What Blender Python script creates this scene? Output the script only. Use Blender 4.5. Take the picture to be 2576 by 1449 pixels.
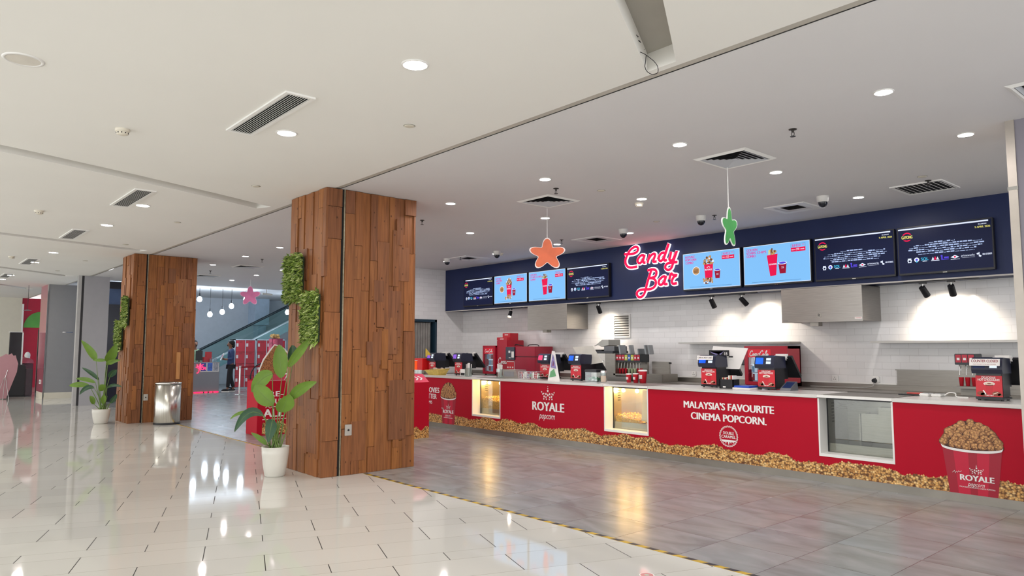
import bpy, bmesh, math, random
from mathutils import Vector, Matrix
PI = math.pi
R = random.Random(7)
for o in list(bpy.data.objects):
    bpy.data.objects.remove(o)
sc = bpy.context.scene
COL = sc.collection

# ------------------------------------------------------------------ camera
# world: X runs along the serving counter, Y towards the kitchen wall, Z up
cam_d = bpy.data.cameras.new('camera')
cam_d.sensor_width = 36.0
cam_d.lens = 36.0 * 1800 / 2576
cam_d.clip_start = 0.05
cam = bpy.data.objects.new('camera', cam_d)
COL.objects.link(cam)
yaw, pitch = math.radians(41.0), math.radians(4.82)
fwd = Vector((-math.cos(yaw) * math.cos(pitch), math.sin(yaw) * math.cos(pitch), math.sin(pitch)))
cam.location = (0, 0, 1.5)
cam.rotation_euler = fwd.to_track_quat('-Z', 'Y').to_euler()
sc.camera = cam

# ------------------------------------------------------------------ light and exposure
sc.view_settings.view_transform = 'Standard'
sc.view_settings.look = 'None'
sc.view_settings.gamma = 1.0
sc.view_settings.use_curve_mapping = False
sc.view_settings.exposure = 0.0
W = bpy.data.worlds.new('mall')
sc.world = W
W.use_nodes = True
W.node_tree.nodes['Background'].inputs[0].default_value = (0.98, 0.99, 1.0, 1)
W.node_tree.nodes['Background'].inputs[1].default_value = 2.3
E_HALL, E_CANDY = 330.0, 400.0      # strength of the downlight diffusers
E_PEND = 75.0
sc.cycles.max_bounces = 7
sc.cycles.glossy_bounces = 3
sc.cycles.transmission_bounces = 3
ZC = 3.43                          # ceiling height

# ------------------------------------------------------------------ helpers
def lin(c):
    c = c.lstrip('#')
    out = []
    for i in (0, 2, 4):
        v = int(c[i:i + 2], 16) / 255
        out.append(v / 12.92 if v <= 0.04045 else ((v + 0.055) / 1.055) ** 2.4)
    return tuple(out) + (1.0,)

MATS = {}
def nodes_of(name):
    m = bpy.data.materials.new(name)
    m.use_nodes = True
    nt = m.node_tree
    return m, nt, nt.nodes['Principled BSDF']

def tint(c, f):
    return tuple(min(1, x * f) for x in c[:3]) + (1,)

def mat(name, col, rough=0.5, metal=0.0, es=0.0, var=0.06, scale=6.0, bump=0.0, stretch=None, spec=None):
    """plain surface with a little procedural variation; es > 0 makes it give off light"""
    if name in MATS:
        return MATS[name]
    m, nt, p = nodes_of(name)
    c = lin(col) if isinstance(col, str) else col
    tc = nt.nodes.new('ShaderNodeTexCoord')
    no = nt.nodes.new('ShaderNodeTexNoise')
    no.inputs['Scale'].default_value = scale
    no.inputs['Detail'].default_value = 3
    if stretch:
        mp = nt.nodes.new('ShaderNodeMapping')
        mp.inputs['Scale'].default_value = stretch
        nt.links.new(tc.outputs['Object'], mp.inputs[0])
        nt.links.new(mp.outputs[0], no.inputs['Vector'])
    else:
        nt.links.new(tc.outputs['Object'], no.inputs['Vector'])
    rp = nt.nodes.new('ShaderNodeValToRGB')
    rp.color_ramp.elements[0].position = 0.3
    rp.color_ramp.elements[1].position = 0.7
    rp.color_ramp.elements[0].color = tint(c, 1 - var)
    rp.color_ramp.elements[1].color = tint(c, 1 + var)
    nt.links.new(no.outputs['Fac'], rp.inputs[0])
    nt.links.new(rp.outputs[0], p.inputs['Base Color'])
    p.inputs['Roughness'].default_value = rough
    p.inputs['Metallic'].default_value = metal
    if spec is not None:
        p.inputs['Specular IOR Level'].default_value = spec
    if es:
        p.inputs['Emission Color'].default_value = c
        p.inputs['Emission Strength'].default_value = es
    if bump:
        b = nt.nodes.new('ShaderNodeBump')
        b.inputs['Strength'].default_value = bump
        b.inputs['Distance'].default_value = 0.01
        nt.links.new(no.outputs['Fac'], b.inputs['Height'])
        nt.links.new(b.outputs[0], p.inputs['Normal'])
    MATS[name] = m
    return m

def glass(name, col, fac=0.1, rough=0.02):
    if name in MATS:
        return MATS[name]
    m = bpy.data.materials.new(name)
    m.use_nodes = True
    nt = m.node_tree
    nt.nodes.clear()
    out = nt.nodes.new('ShaderNodeOutputMaterial')
    mx = nt.nodes.new('ShaderNodeMixShader')
    tr = nt.nodes.new('ShaderNodeBsdfTransparent')
    gl = nt.nodes.new('ShaderNodeBsdfGlossy')
    tr.inputs[0].default_value = lin(col)
    gl.inputs['Roughness'].default_value = rough
    no = nt.nodes.new('ShaderNodeTexNoise')
    no.inputs['Scale'].default_value = 3
    ma = nt.nodes.new('ShaderNodeMath')
    ma.operation = 'MULTIPLY_ADD'
    ma.inputs[1].default_value = fac * 0.5
    ma.inputs[2].default_value = fac * 0.75
    nt.links.new(no.outputs['Fac'], ma.inputs[0])
    nt.links.new(ma.outputs[0], mx.inputs[0])
    nt.links.new(tr.outputs[0], mx.inputs[1])
    nt.links.new(gl.outputs[0], mx.inputs[2])
    nt.links.new(mx.outputs[0], out.inputs[0])
    MATS[name] = m
    return m

ORG = {}
TXT = {}
def text_mesh(s, bold, depth):
    key = (s, bold, depth)
    if key not in TXT:
        cu = bpy.data.curves.new('t', 'FONT')
        cu.body = s
        cu.size = 1.0
        cu.align_x = 'CENTER'
        cu.align_y = 'CENTER'
        cu.resolution_u = 3
        cu.offset = bold
        cu.extrude = depth
        ob = bpy.data.objects.new('t', cu)
        COL.objects.link(ob)
        dg = bpy.context.evaluated_depsgraph_get()
        dg.update()
        me = bpy.data.meshes.new_from_object(ob.evaluated_get(dg))
        TXT[key] = ([v.co.copy() for v in me.vertices], [tuple(p.vertices) for p in me.polygons])
        bpy.data.objects.remove(ob)
        bpy.data.curves.remove(cu)
        bpy.data.meshes.remove(me)
    return TXT[key]

class MB:
    """collects faces for ONE mesh object"""
    def __init__(s, T=None):
        s.v, s.f, s.m, s.sm = [], [], [], []
        s.T = T
    def add(s, vs, fs, mi=0, smooth=False):
        o = len(s.v)
        if s.T is not None:
            vs = [s.T @ Vector(v) for v in vs]
        s.v += [tuple(v) for v in vs]
        s.f += [tuple(i + o for i in f) for f in fs]
        s.m += [mi] * len(fs)
        s.sm += [smooth] * len(fs)
        return s
    def box(s, x0, y0, z0, x1, y1, z1, mi=0):
        x0, x1 = min(x0, x1), max(x0, x1)
        y0, y1 = min(y0, y1), max(y0, y1)
        z0, z1 = min(z0, z1), max(z0, z1)
        return s.add([(x0, y0, z0), (x1, y0, z0), (x1, y1, z0), (x0, y1, z0), (x0, y0, z1), (x1, y0, z1), (x1, y1, z1), (x0, y1, z1)],
                     [(3, 2, 1, 0), (4, 5, 6, 7), (0, 1, 5, 4), (1, 2, 6, 5), (2, 3, 7, 6), (3, 0, 4, 7)], mi)
    def rbox(s, x0, y0, z0, x1, y1, z1, b=0.006, mi=0):
        bm = bmesh.new()
        bmesh.ops.create_cube(bm, size=1)
        for v in bm.verts:
            v.co = Vector(((x0 + x1) / 2 + v.co.x * (x1 - x0), (y0 + y1) / 2 + v.co.y * (y1 - y0), (z0 + z1) / 2 + v.co.z * (z1 - z0)))
        bmesh.ops.bevel(bm, geom=bm.edges[:], offset=b, segments=2, affect='EDGES')
        bm.verts.index_update()
        s.add([v.co.copy() for v in bm.verts], [[v.index for v in f.verts] for f in bm.faces], mi)
        bm.free()
        return s
    def quad(s, a, b, c, d, mi=0):
        return s.add([a, b, c, d], [(0, 1, 2, 3)], mi)
    def poly(s, pts, mi=0):
        return s.add(pts, [tuple(range(len(pts)))], mi)
    def prism(s, pts, org, u, v, depth, mi=0, smi=None):
        """outline pts (2D) in the frame (u, v), pushed along n = u x v by depth"""
        u, v, org = Vector(u), Vector(v), Vector(org)
        n = u.cross(v)
        ar = sum(pts[i][0] * pts[(i + 1) % len(pts)][1] - pts[(i + 1) % len(pts)][0] * pts[i][1] for i in range(len(pts)))
        if ar < 0:
            pts = pts[::-1]
        k = len(pts)
        a = [org + u * x + v * y for x, y in pts]
        b = [q + n * depth for q in a]
        s.add(a + b, [tuple(range(k))[::-1], tuple(range(k, 2 * k))], mi)
        s.add(a + b, [(i, (i + 1) % k, (i + 1) % k + k, i + k) for i in range(k)], mi if smi is None else smi)
        return s
    def cyl(s, p0, p1, r0, r1=None, n=16, mi=0, cap=True, smooth=True):
        r1 = r0 if r1 is None else r1
        p0, p1 = Vector(p0), Vector(p1)
        d = (p1 - p0).normalized()
        a = Vector((1, 0, 0)) if abs(d.x) < 0.9 else Vector((0, 1, 0))
        e = d.cross(a).normalized()
        g = d.cross(e)
        ring = [(math.cos(2 * PI * i / n), math.sin(2 * PI * i / n)) for i in range(n)]
        vs = [p0 + (e * c + g * q) * r0 for c, q in ring] + [p1 + (e * c + g * q) * r1 for c, q in ring]
        s.add(vs, [(i, (i + 1) % n, n + (i + 1) % n, n + i) for i in range(n)], mi, smooth)
        if cap:
            s.add(vs, [tuple(range(n))[::-1], tuple(range(n, 2 * n))], mi)
        return s
    def lathe(s, prof, c=(0, 0, 0), n=28, mi=0, close=False, smooth=True):
        vs, fs = [], []
        for r, z in prof:
            for i in range(n):
                t = 2 * PI * i / n
                vs.append((c[0] + r * math.cos(t), c[1] + r * math.sin(t), c[2] + z))
        for j in range(len(prof) - 1):
            for i in range(n):
                k = (i + 1) % n
                fs.append((j * n + i, j * n + k, (j + 1) * n + k, (j + 1) * n + i))
        s.add(vs, fs, mi, smooth)
        if close:
            s.add(vs, [tuple(range(n))[::-1], tuple(range((len(prof) - 1) * n, len(prof) * n))], mi)
        return s
    def tube(s, pts, r, n=8, mi=0, flat=1.0, ax=None):
        """round tube along a polyline; flat < 1 squashes it along the axis ax"""
        P = [Vector(p) for p in pts]
        vs, fs = [], []
        e = None
        for i, p in enumerate(P):
            d = (P[min(i + 1, len(P) - 1)] - P[max(i - 1, 0)])
            d = d.normalized() if d.length > 1e-9 else Vector((0, 0, 1))
            if ax is not None:
                g = Vector(ax)
                e = d.cross(g).normalized()
            else:
                if e is None:
                    a = Vector((1, 0, 0)) if abs(d.x) < 0.9 else Vector((0, 1, 0))
                    e = d.cross(a).normalized()
                else:
                    e = (e - d * e.dot(d)).normalized()
                g = d.cross(e)
            rr = r[i] if isinstance(r, (list, tuple)) else r
            for k in range(n):
                t = 2 * PI * k / n
                vs.append(p + e * math.cos(t) * rr + g * math.sin(t) * rr * flat)
        for i in range(len(P) - 1):
            for k in range(n):
                q = (k + 1) % n
                fs.append((i * n + k, i * n + q, (i + 1) * n + q, (i + 1) * n + k))
        s.add(vs, fs, mi, True)
        s.add(vs, [tuple(range(n))[::-1], tuple(range((len(P) - 1) * n, len(P) * n))], mi)
        return s
    def ball(s, c, r, mi=0, seg=10, rings=6, sq=(1, 1, 1), jit=0.0):
        vs, fs = [], []
        for j in range(rings + 1):
            th = PI * j / rings
            for i in range(seg):
                ph = 2 * PI * i / seg
                k = 1 + (R.uniform(-jit, jit) if jit else 0)
                vs.append((c[0] + r * k * sq[0] * math.sin(th) * math.cos(ph), c[1] + r * k * sq[1] * math.sin(th) * math.sin(ph), c[2] + r * k * sq[2] * math.cos(th)))
        for j in range(rings):
            for i in range(seg):
                k = (i + 1) % seg
                fs.append((j * seg + i, (j + 1) * seg + i, (j + 1) * seg + k, j * seg + k))
        return s.add(vs, fs, mi, True)
    def text(s, string, org, size, u=(1, 0, 0), v=(0, 0, 1), mi=0, bold=0.02, depth=0.001, sx=1.0, shear=0.0, width=None):
        vs, fs = text_mesh(string, 0.0, 0.0)
        if not vs:
            return s
        xs = [q.x for q in vs]
        w = max(xs) - min(xs)
        cx = (max(xs) + min(xs)) / 2
        if width:
            sx = width / (w * size)
        u, v, org = Vector(u), Vector(v), Vector(org)
        n = u.cross(v)
        k = max(1, int(bold / 0.011) + 1)
        for j in range(k):                 # heavier strokes: copies set side by side, each a hair further out
            dx = (j - (k - 1) / 2) * (2 * bold / max(1, k - 1)) if k > 1 else 0
            out = [org + u * ((q.x - cx) * sx + q.y * shear + dx) * size + v * q.y * size + n * (depth + j * 0.00003) for q in vs]
            s.add(out, fs, mi)
        return s
    def build(s, name, mats, parent=None, org=None, bevel=0.0):
        if not isinstance(mats, (list, tuple)):
            mats = [mats]
        if parent is not None:
            o3 = ORG.get(parent.name, Vector((0, 0, 0)))
        elif org is not None:
            o3 = Vector(org)
        else:
            xs, ys, zs = zip(*s.v)
            o3 = Vector(((min(xs) + max(xs)) / 2, (min(ys) + max(ys)) / 2, min(zs)))
        me = bpy.data.meshes.new(name)
        me.from_pydata([tuple(Vector(v) - o3) for v in s.v], [], s.f)
        for m in mats:
            me.materials.append(m)
        me.polygons.foreach_set('material_index', s.m)
        me.polygons.foreach_set('use_smooth', s.sm)
        me.update()
        ob = bpy.data.objects.new(name, me)
        COL.objects.link(ob)
        if parent is not None:
            ob.parent = parent
        else:
            ob.location = o3
        ORG[ob.name] = o3
        if bevel:
            bv = ob.modifiers.new('bevel', 'BEVEL')
            bv.width = bevel
            bv.segments = 2
            bv.limit_method = 'ANGLE'
        return ob

def thing(name, label, cat, loc=(0, 0, 0), group=None, kind=None):
    o = bpy.data.objects.new(name, None)
    COL.objects.link(o)
    o.empty_display_size = 0.1
    o.location = loc
    ORG[o.name] = Vector(loc)
    return tag(o, label, cat, group, kind)

def tag(o, label, cat, group=None, kind=None):
    o['label'] = label
    o['category'] = cat
    if group:
        o['group'] = group
    if kind:
        o['kind'] = kind
    return o

def struct(o, label=None, cat=None):
    o['kind'] = 'structure'
    if label:
        o['label'] = label
        o['category'] = cat
    return o

def copy_tree(o, parent=None):
    c = o.copy()
    COL.objects.link(c)
    if parent is not None:
        c.parent = parent
    ORG[c.name] = ORG.get(o.name, Vector((0, 0, 0)))
    for ch in list(o.children):
        copy_tree(ch, c)
    return c

ORD = ['first', 'second', 'third', 'fourth', 'fifth', 'sixth', 'seventh', 'eighth', 'ninth', 'tenth', 'eleventh', 'twelfth']

# ------------------------------------------------------------------ materials
WHITE = mat('white_paint', '#e9e6df', 0.6, var=0.02)
CEIL_H = mat('hall_ceiling_paint', '#edebe5', 0.75, var=0.015, scale=0.7)
CEIL_C = mat('candy_ceiling_paint', '#dedcdc', 0.75, var=0.015, scale=0.7)
TRIM = mat('white_trim', '#f0efeb', 0.4, var=0.01)
BLACK = mat('black_plastic', '#17181d', 0.35, var=0.1)
DARK = mat('dark_void', '#0c0d10', 0.8, var=0.1)
NAVY = mat('navy_fascia', '#1a2750', 0.45, var=0.08, scale=1.2, spec=0.3)
RED = mat('red_panel', '#b50526', 0.5, var=0.02, scale=1.5, spec=0.2)
RED2 = mat('red_plastic', '#c41a2c', 0.35, var=0.05)
WINE = mat('wine_red_metal', '#a8203a', 0.4, var=0.05)
PINK = mat('pink_red_print', '#e8305a', 0.4, var=0.02)
STEEL = mat('brushed_steel', '#9c9893', 0.3, 1.0, var=0.08, scale=9, stretch=(0.6, 0.6, 14))
STEELD = mat('dull_steel', '#a39f98', 0.42, 1.0, var=0.08, scale=9, stretch=(0.5, 6, 14))
KICK = mat('kick_steel', '#9a958c', 0.4, 0.8, var=0.1, scale=3)
CHROME = mat('polished_steel', '#dcdcd8', 0.1, 1.0, var=0.03)
INK = mat('white_print', '#f4f2f0', 0.5, var=0.01)
CREAM = mat('cream_paint', '#d9d2c0', 0.7, var=0.02)
GREYP = mat('grey_paint', '#8c8b91', 0.55, var=0.03, scale=1.0)
GREYR = mat('grey_laminate', '#85858c', 0.35, var=0.03, scale=1.0)
PAPER = mat('paper', '#efece8', 0.8, var=0.02)
KRAFT = mat('beige_print', '#caa878', 0.6, var=0.1)

def wood(name, cols):
    m, nt, p = nodes_of(name)
    L = nt.links.new
    N = nt.nodes.new
    tc = N('ShaderNodeTexCoord')
    geo = N('ShaderNodeNewGeometry')
    off = N('ShaderNodeVectorMath'); off.operation = 'SCALE'
    comb = N('ShaderNodeCombineXYZ')
    for i in range(3):
        L(geo.outputs['Random Per Island'], comb.inputs[i])
    L(comb.outputs[0], off.inputs[0]); off.inputs['Scale'].default_value = 37
    add = N('ShaderNodeVectorMath'); add.operation = 'ADD'
    L(tc.outputs['Object'], add.inputs[0]); L(off.outputs[0], add.inputs[1])
    mp = N('ShaderNodeMapping'); mp.inputs['Scale'].default_value = (22, 22, 1.3)
    L(add.outputs[0], mp.inputs[0])
    gr = N('ShaderNodeTexNoise'); gr.inputs['Scale'].default_value = 1.6; gr.inputs['Detail'].default_value = 6; gr.inputs['Distortion'].default_value = 0.6
    L(mp.outputs[0], gr.inputs['Vector'])
    base = N('ShaderNodeValToRGB')
    e = base.color_ramp.elements
    e[0].position = 0.0; e[0].color = lin(cols[0])
    e[1].position = 1.0; e[1].color = lin(cols[-1])
    for i, c in enumerate(cols[1:-1]):
        q = base.color_ramp.elements.new((i + 1) / (len(cols) - 1)); q.color = lin(c)
    L(geo.outputs['Random Per Island'], base.inputs[0])
    gm = N('ShaderNodeValToRGB')
    gm.color_ramp.elements[0].position = 0.3; gm.color_ramp.elements[0].color = (0.66, 0.62, 0.58, 1)
    gm.color_ramp.elements[1].position = 0.62; gm.color_ramp.elements[1].color = (1.08, 1.05, 1.0, 1)
    L(gr.outputs['Fac'], gm.inputs[0])
    mul = N('ShaderNodeMix'); mul.data_type = 'RGBA'; mul.blend_type = 'MULTIPLY'; mul.inputs['Factor'].default_value = 1
    L(base.outputs[0], mul.inputs[6]); L(gm.outputs[0], mul.inputs[7])
    vo = N('ShaderNodeTexVoronoi'); vo.inputs['Scale'].default_value = 1
    mk = N('ShaderNodeMapping'); mk.inputs['Scale'].default_value = (12, 12, 7)
    L(add.outputs[0], mk.inputs[0]); L(mk.outputs[0], vo.inputs['Vector'])
    kr = N('ShaderNodeValToRGB')
    kr.color_ramp.elements[0].position = 0.05; kr.color_ramp.elements[0].color = (0.16, 0.11, 0.08, 1)
    kr.color_ramp.elements[1].position = 0.13; kr.color_ramp.elements[1].color = (1, 1, 1, 1)
    L(vo.outputs['Distance'], kr.inputs[0])
    mul2 = N('ShaderNodeMix'); mul2.data_type = 'RGBA'; mul2.blend_type = 'MULTIPLY'; mul2.inputs['Factor'].default_value = 0.9
    L(mul.outputs[2], mul2.inputs[6]); L(kr.outputs[0], mul2.inputs[7])
    L(mul2.outputs[2], p.inputs['Base Color'])
    p.inputs['Roughness'].default_value = 0.55
    p.inputs['Specular IOR Level'].default_value = 0.3
    b = N('ShaderNodeBump'); b.inputs['Strength'].default_value = 0.25; b.inputs['Distance'].default_value = 0.004
    L(gr.outputs['Fac'], b.inputs['Height']); L(b.outputs[0], p.inputs['Normal'])
    return m
WOOD = wood('reclaimed_wood', ('#7a4e33', '#8b5935', '#986137', '#845538', '#9d6637', '#7f5238', '#925e36'))
WOODB = wood('brown_board', ('#7a5036', '#86583c', '#946440'))
WOODCORE = mat('dark_wood_core', '#3a2416', 0.7)

def mnode(nt, op, a, b=None, c=None):
    n = nt.nodes.new('ShaderNodeMath')
    n.operation = op
    for i, x in enumerate((a, b, c)):
        if x is None:
            continue
        if isinstance(x, (int, float)):
            n.inputs[i].default_value = x
        else:
            nt.links.new(x, n.inputs[i])
    return n.outputs[0]

def hall_tiles():
    """polished cream tiles, laid turned 20.5 degrees in rows of 395, 395 and 200 mm, joints of neighbouring rows staggered"""
    m, nt, p = nodes_of('polished_cream_tile')
    L, N = nt.links.new, nt.nodes.new
    tc = N('ShaderNodeTexCoord')
    sp = N('ShaderNodeSeparateXYZ')
    L(tc.outputs['Object'], sp.inputs[0])
    t = math.radians(-20.5)
    M = lambda *a: mnode(nt, *a)
    u = M('ADD', M('MULTIPLY', sp.outputs[0], math.cos(t)), M('MULTIPLY', sp.outputs[1], math.sin(t)))
    v = M('ADD', M('MULTIPLY', sp.outputs[0], -math.sin(t)), M('MULTIPLY', sp.outputs[1], math.cos(t)))
    w = M('DIVIDE', M('ADD', u, 5.056), 0.99)
    k = M('FLOOR', w)
    f = M('MULTIPLY', M('SUBTRACT', w, k), 0.99)
    row = M('ADD', M('MULTIPLY', k, 3.0), M('ADD', M('GREATER_THAN', f, 0.395), M('GREATER_THAN', f, 0.79)))
    par = M('FLOORED_MODULO', row, 2.0)
    q = M('DIVIDE', M('SUBTRACT', M('SUBTRACT', v, 1.01), M('MULTIPLY', par, 0.4125)), 0.825)
    fq = M('MULTIPLY', M('ABSOLUTE', M('SUBTRACT', M('FRACT', M('ADD', q, 0.5)), 0.5)), 0.825)
    short = M('LESS_THAN', fq, 0.0034)
    d = M('MINIMUM', M('ABSOLUTE', M('SUBTRACT', f, 0.395)), M('ABSOLUTE', M('SUBTRACT', f, 0.79)))
    d = M('MINIMUM', d, M('MINIMUM', f, M('SUBTRACT', 0.99, f)))
    longj = M('LESS_THAN', d, 0.0019)
    rnd = N('ShaderNodeTexWhiteNoise'); rnd.noise_dimensions = '2D'
    cb = N('ShaderNodeCombineXYZ')
    L(row, cb.inputs[0]); L(M('FLOOR', q), cb.inputs[1]); L(cb.outputs[0], rnd.inputs['Vector'])
    base = N('ShaderNodeMix'); base.data_type = 'RGBA'
    L(rnd.outputs['Value'], base.inputs['Factor'])
    base.inputs[6].default_value = lin('#d2d0c9'); base.inputs[7].default_value = lin('#d9d7d0')
    j1 = N('ShaderNodeMix'); j1.data_type = 'RGBA'
    L(longj, j1.inputs['Factor']); L(base.outputs[2], j1.inputs[6]); j1.inputs[7].default_value = lin('#857e6c')
    j2 = N('ShaderNodeMix'); j2.data_type = 'RGBA'
    L(short, j2.inputs['Factor']); L(j1.outputs[2], j2.inputs[6]); j2.inputs[7].default_value = lin('#2a2822')
    L(j2.outputs[2], p.inputs['Base Color'])
    jn = M('MAXIMUM', short, longj)
    L(M('MULTIPLY_ADD', jn, 0.6, 0.045), p.inputs['Roughness'])
    wob = N('ShaderNodeTexNoise'); wob.inputs['Scale'].default_value = 1.2
    b = N('ShaderNodeBump'); b.inputs['Strength'].default_value = 0.03; b.inputs['Distance'].default_value = 0.01
    L(tc.outputs['Object'], wob.inputs['Vector'])
    L(wob.outputs['Fac'], b.inputs['Height']); L(b.outputs[0], p.inputs['Normal'])
    p.inputs['Specular IOR Level'].default_value = 0.5
    return m

def grey_tiles():
    """satin grey stone-look tiles in a 610 mm square grid"""
    m, nt, p = nodes_of('grey_stone_tile')
    L, N = nt.links.new, nt.nodes.new
    M = lambda *a: mnode(nt, *a)
    tc = N('ShaderNodeTexCoord')
    sp = N('ShaderNodeSeparateXYZ')
    L(tc.outputs['Object'], sp.inputs[0])
    a = M('DIVIDE', M('ADD', sp.outputs[0], 2.035), 0.61)
    c = M('DIVIDE', M('SUBTRACT', sp.outputs[1], 5.012), 0.61)
    def dist(x):
        return M('ABSOLUTE', M('SUBTRACT', M('FRACT', M('ADD', x, 0.5)), 0.5))
    jn = M('LESS_THAN', M('MINIMUM', dist(a), dist(c)), 0.0035)
    cb = N('ShaderNodeCombineXYZ')
    L(M('FLOOR', a), cb.inputs[0]); L(M('FLOOR', c), cb.inputs[1])
    rnd = N('ShaderNodeTexWhiteNoise'); rnd.noise_dimensions = '2D'
    L(cb.outputs[0], rnd.inputs['Vector'])
    sh = N('ShaderNodeVectorMath'); sh.operation = 'SCALE'
    L(rnd.outputs['Color'], sh.inputs[0]); sh.inputs['Scale'].default_value = 20
    ad = N('ShaderNodeVectorMath'); ad.operation = 'ADD'
    L(tc.outputs['Object'], ad.inputs[0]); L(sh.outputs[0], ad.inputs[1])
    mp = N('ShaderNodeMapping'); mp.inputs['Scale'].default_value = (1.5, 3.4, 1); mp.inputs['Rotation'].default_value = (0, 0, 0.35)
    L(ad.outputs[0], mp.inputs[0])
    n1 = N('ShaderNodeTexNoise'); n1.inputs['Scale'].default_value = 1.3; n1.inputs['Detail'].default_value = 5; n1.inputs['Distortion'].default_value = 0.7
    L(mp.outputs[0], n1.inputs['Vector'])
    rp = N('ShaderNodeValToRGB')
    rp.color_ramp.elements[0].position = 0.28; rp.color_ramp.elements[0].color = lin('#7f7e7c')
    rp.color_ramp.elements[1].position = 0.7; rp.color_ramp.elements[1].color = lin('#9ea1a0')
    q = rp.color_ramp.elements.new(0.47); q.color = lin('#8f9291')
    L(n1.outputs['Fac'], rp.inputs[0])
    n2 = N('ShaderNodeTexNoise'); n2.inputs['Scale'].default_value = 1.1
    L(ad.outputs[0], n2.inputs['Vector'])
    hue = N('ShaderNodeMix'); hue.data_type = 'RGBA'; hue.blend_type = 'MULTIPLY'; hue.inputs['Factor'].default_value = 1
    r2 = N('ShaderNodeValToRGB')
    r2.color_ramp.elements[0].position = 0.35; r2.color_ramp.elements[0].color = (1.0, 0.96, 0.94, 1)
    r2.color_ramp.elements[1].position = 0.65; r2.color_ramp.elements[1].color = (0.94, 0.97, 1.0, 1)
    L(n2.outputs['Fac'], r2.inputs[0])
    L(rp.outputs[0], hue.inputs[6]); L(r2.outputs[0], hue.inputs[7])
    j = N('ShaderNodeMix'); j.data_type = 'RGBA'
    L(jn, j.inputs['Factor']); L(hue.outputs[2], j.inputs[6]); j.inputs[7].default_value = lin('#4e4846')
    L(j.outputs[2], p.inputs['Base Color'])
    L(M('MULTIPLY_ADD', n2.outputs['Fac'], 0.05, 0.24), p.inputs['Roughness'])
    p.inputs['Specular IOR Level'].default_value = 0.35
    return m

def wall_tiles():
    """white glazed tiles in running bond on walls that face -Y or +X"""
    m, nt, p = nodes_of('white_wall_tile')
    L, N = nt.links.new, nt.nodes.new
    tc = N('ShaderNodeTexCoord')
    sp = N('ShaderNodeSeparateXYZ'); L(tc.outputs['Object'], sp.inputs[0])
    cb = N('ShaderNodeCombineXYZ')
    L(mnode(nt, 'ADD', sp.outputs[0], sp.outputs[1]), cb.inputs[0]); L(sp.outputs[2], cb.inputs[1])
    br = N('ShaderNodeTexBrick')
    L(cb.outputs[0], br.inputs['Vector'])
    br.inputs['Scale'].default_value = 1.0
    br.inputs['Brick Width'].default_value = 0.25
    br.inputs['Row Height'].default_value = 0.1
    br.inputs['Mortar Size'].default_value = 0.0022
    br.inputs['Mortar Smooth'].default_value = 0.3
    br.inputs['Color1'].default_value = lin('#eae9e8'); br.inputs['Color2'].default_value = lin('#f0efee')
    br.inputs['Mortar'].default_value = lin('#d8d6d4')
    L(br.outputs['Color'], p.inputs['Base Color'])
    p.inputs['Roughness'].default_value = 0.16
    b = N('ShaderNodeBump'); b.inputs['Strength'].default_value = 0.35; b.inputs['Distance'].default_value = 0.004; b.invert = True
    L(br.outputs['Fac'], b.inputs['Height']); L(b.outputs[0], p.inputs['Normal'])
    return m

def popcorn_print(name, scale, cols, aspect=(1, 1, 1)):
    """printed picture of popcorn: one voronoi cell per kernel"""
    m, nt, p = nodes_of(name)
    L, N = nt.links.new, nt.nodes.new
    tc = N('ShaderNodeTexCoord')
    mp = N('ShaderNodeMapping'); mp.inputs['Scale'].default_value = aspect
    L(tc.outputs['Object'], mp.inputs[0])
    vo = N('ShaderNodeTexVoronoi'); vo.inputs['Scale'].default_value = scale
    L(mp.outputs[0], vo.inputs['Vector'])
    sep = N('ShaderNodeSeparateColor'); L(vo.outputs['Color'], sep.inputs[0])
    a = N('ShaderNodeValToRGB')
    a.color_ramp.elements[0].color = lin(cols[0]); a.color_ramp.elements[1].color = lin(cols[2])
    q = a.color_ramp.elements.new(0.5); q.color = lin(cols[1])
    L(sep.outputs[0], a.inputs[0])
    d = N('ShaderNodeValToRGB')
    d.color_ramp.elements[0].position = 0.15; d.color_ramp.elements[0].color = (1.25, 1.2, 1.1, 1)
    d.color_ramp.elements[1].position = 0.75; d.color_ramp.elements[1].color = (0.2, 0.12, 0.08, 1)
    q = d.color_ramp.elements.new(0.5); q.color = (0.8, 0.72, 0.64, 1)
    nz = N('ShaderNodeTexNoise'); nz.inputs['Scale'].default_value = scale * 2.2
    L(mp.outputs[0], nz.inputs['Vector'])
    L(mnode(nt, 'ADD', vo.outputs['Distance'], mnode(nt, 'MULTIPLY_ADD', nz.outputs['Fac'], 0.4, -0.2)), d.inputs[0])
    mx = N('ShaderNodeMix'); mx.data_type = 'RGBA'; mx.blend_type = 'MULTIPLY'; mx.inputs['Factor'].default_value = 1
    L(a.outputs[0], mx.inputs[6]); L(d.outputs[0], mx.inputs[7])
    L(mx.outputs[2], p.inputs['Base Color'])
    p.inputs['Roughness'].default_value = 0.45
    return m

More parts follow.
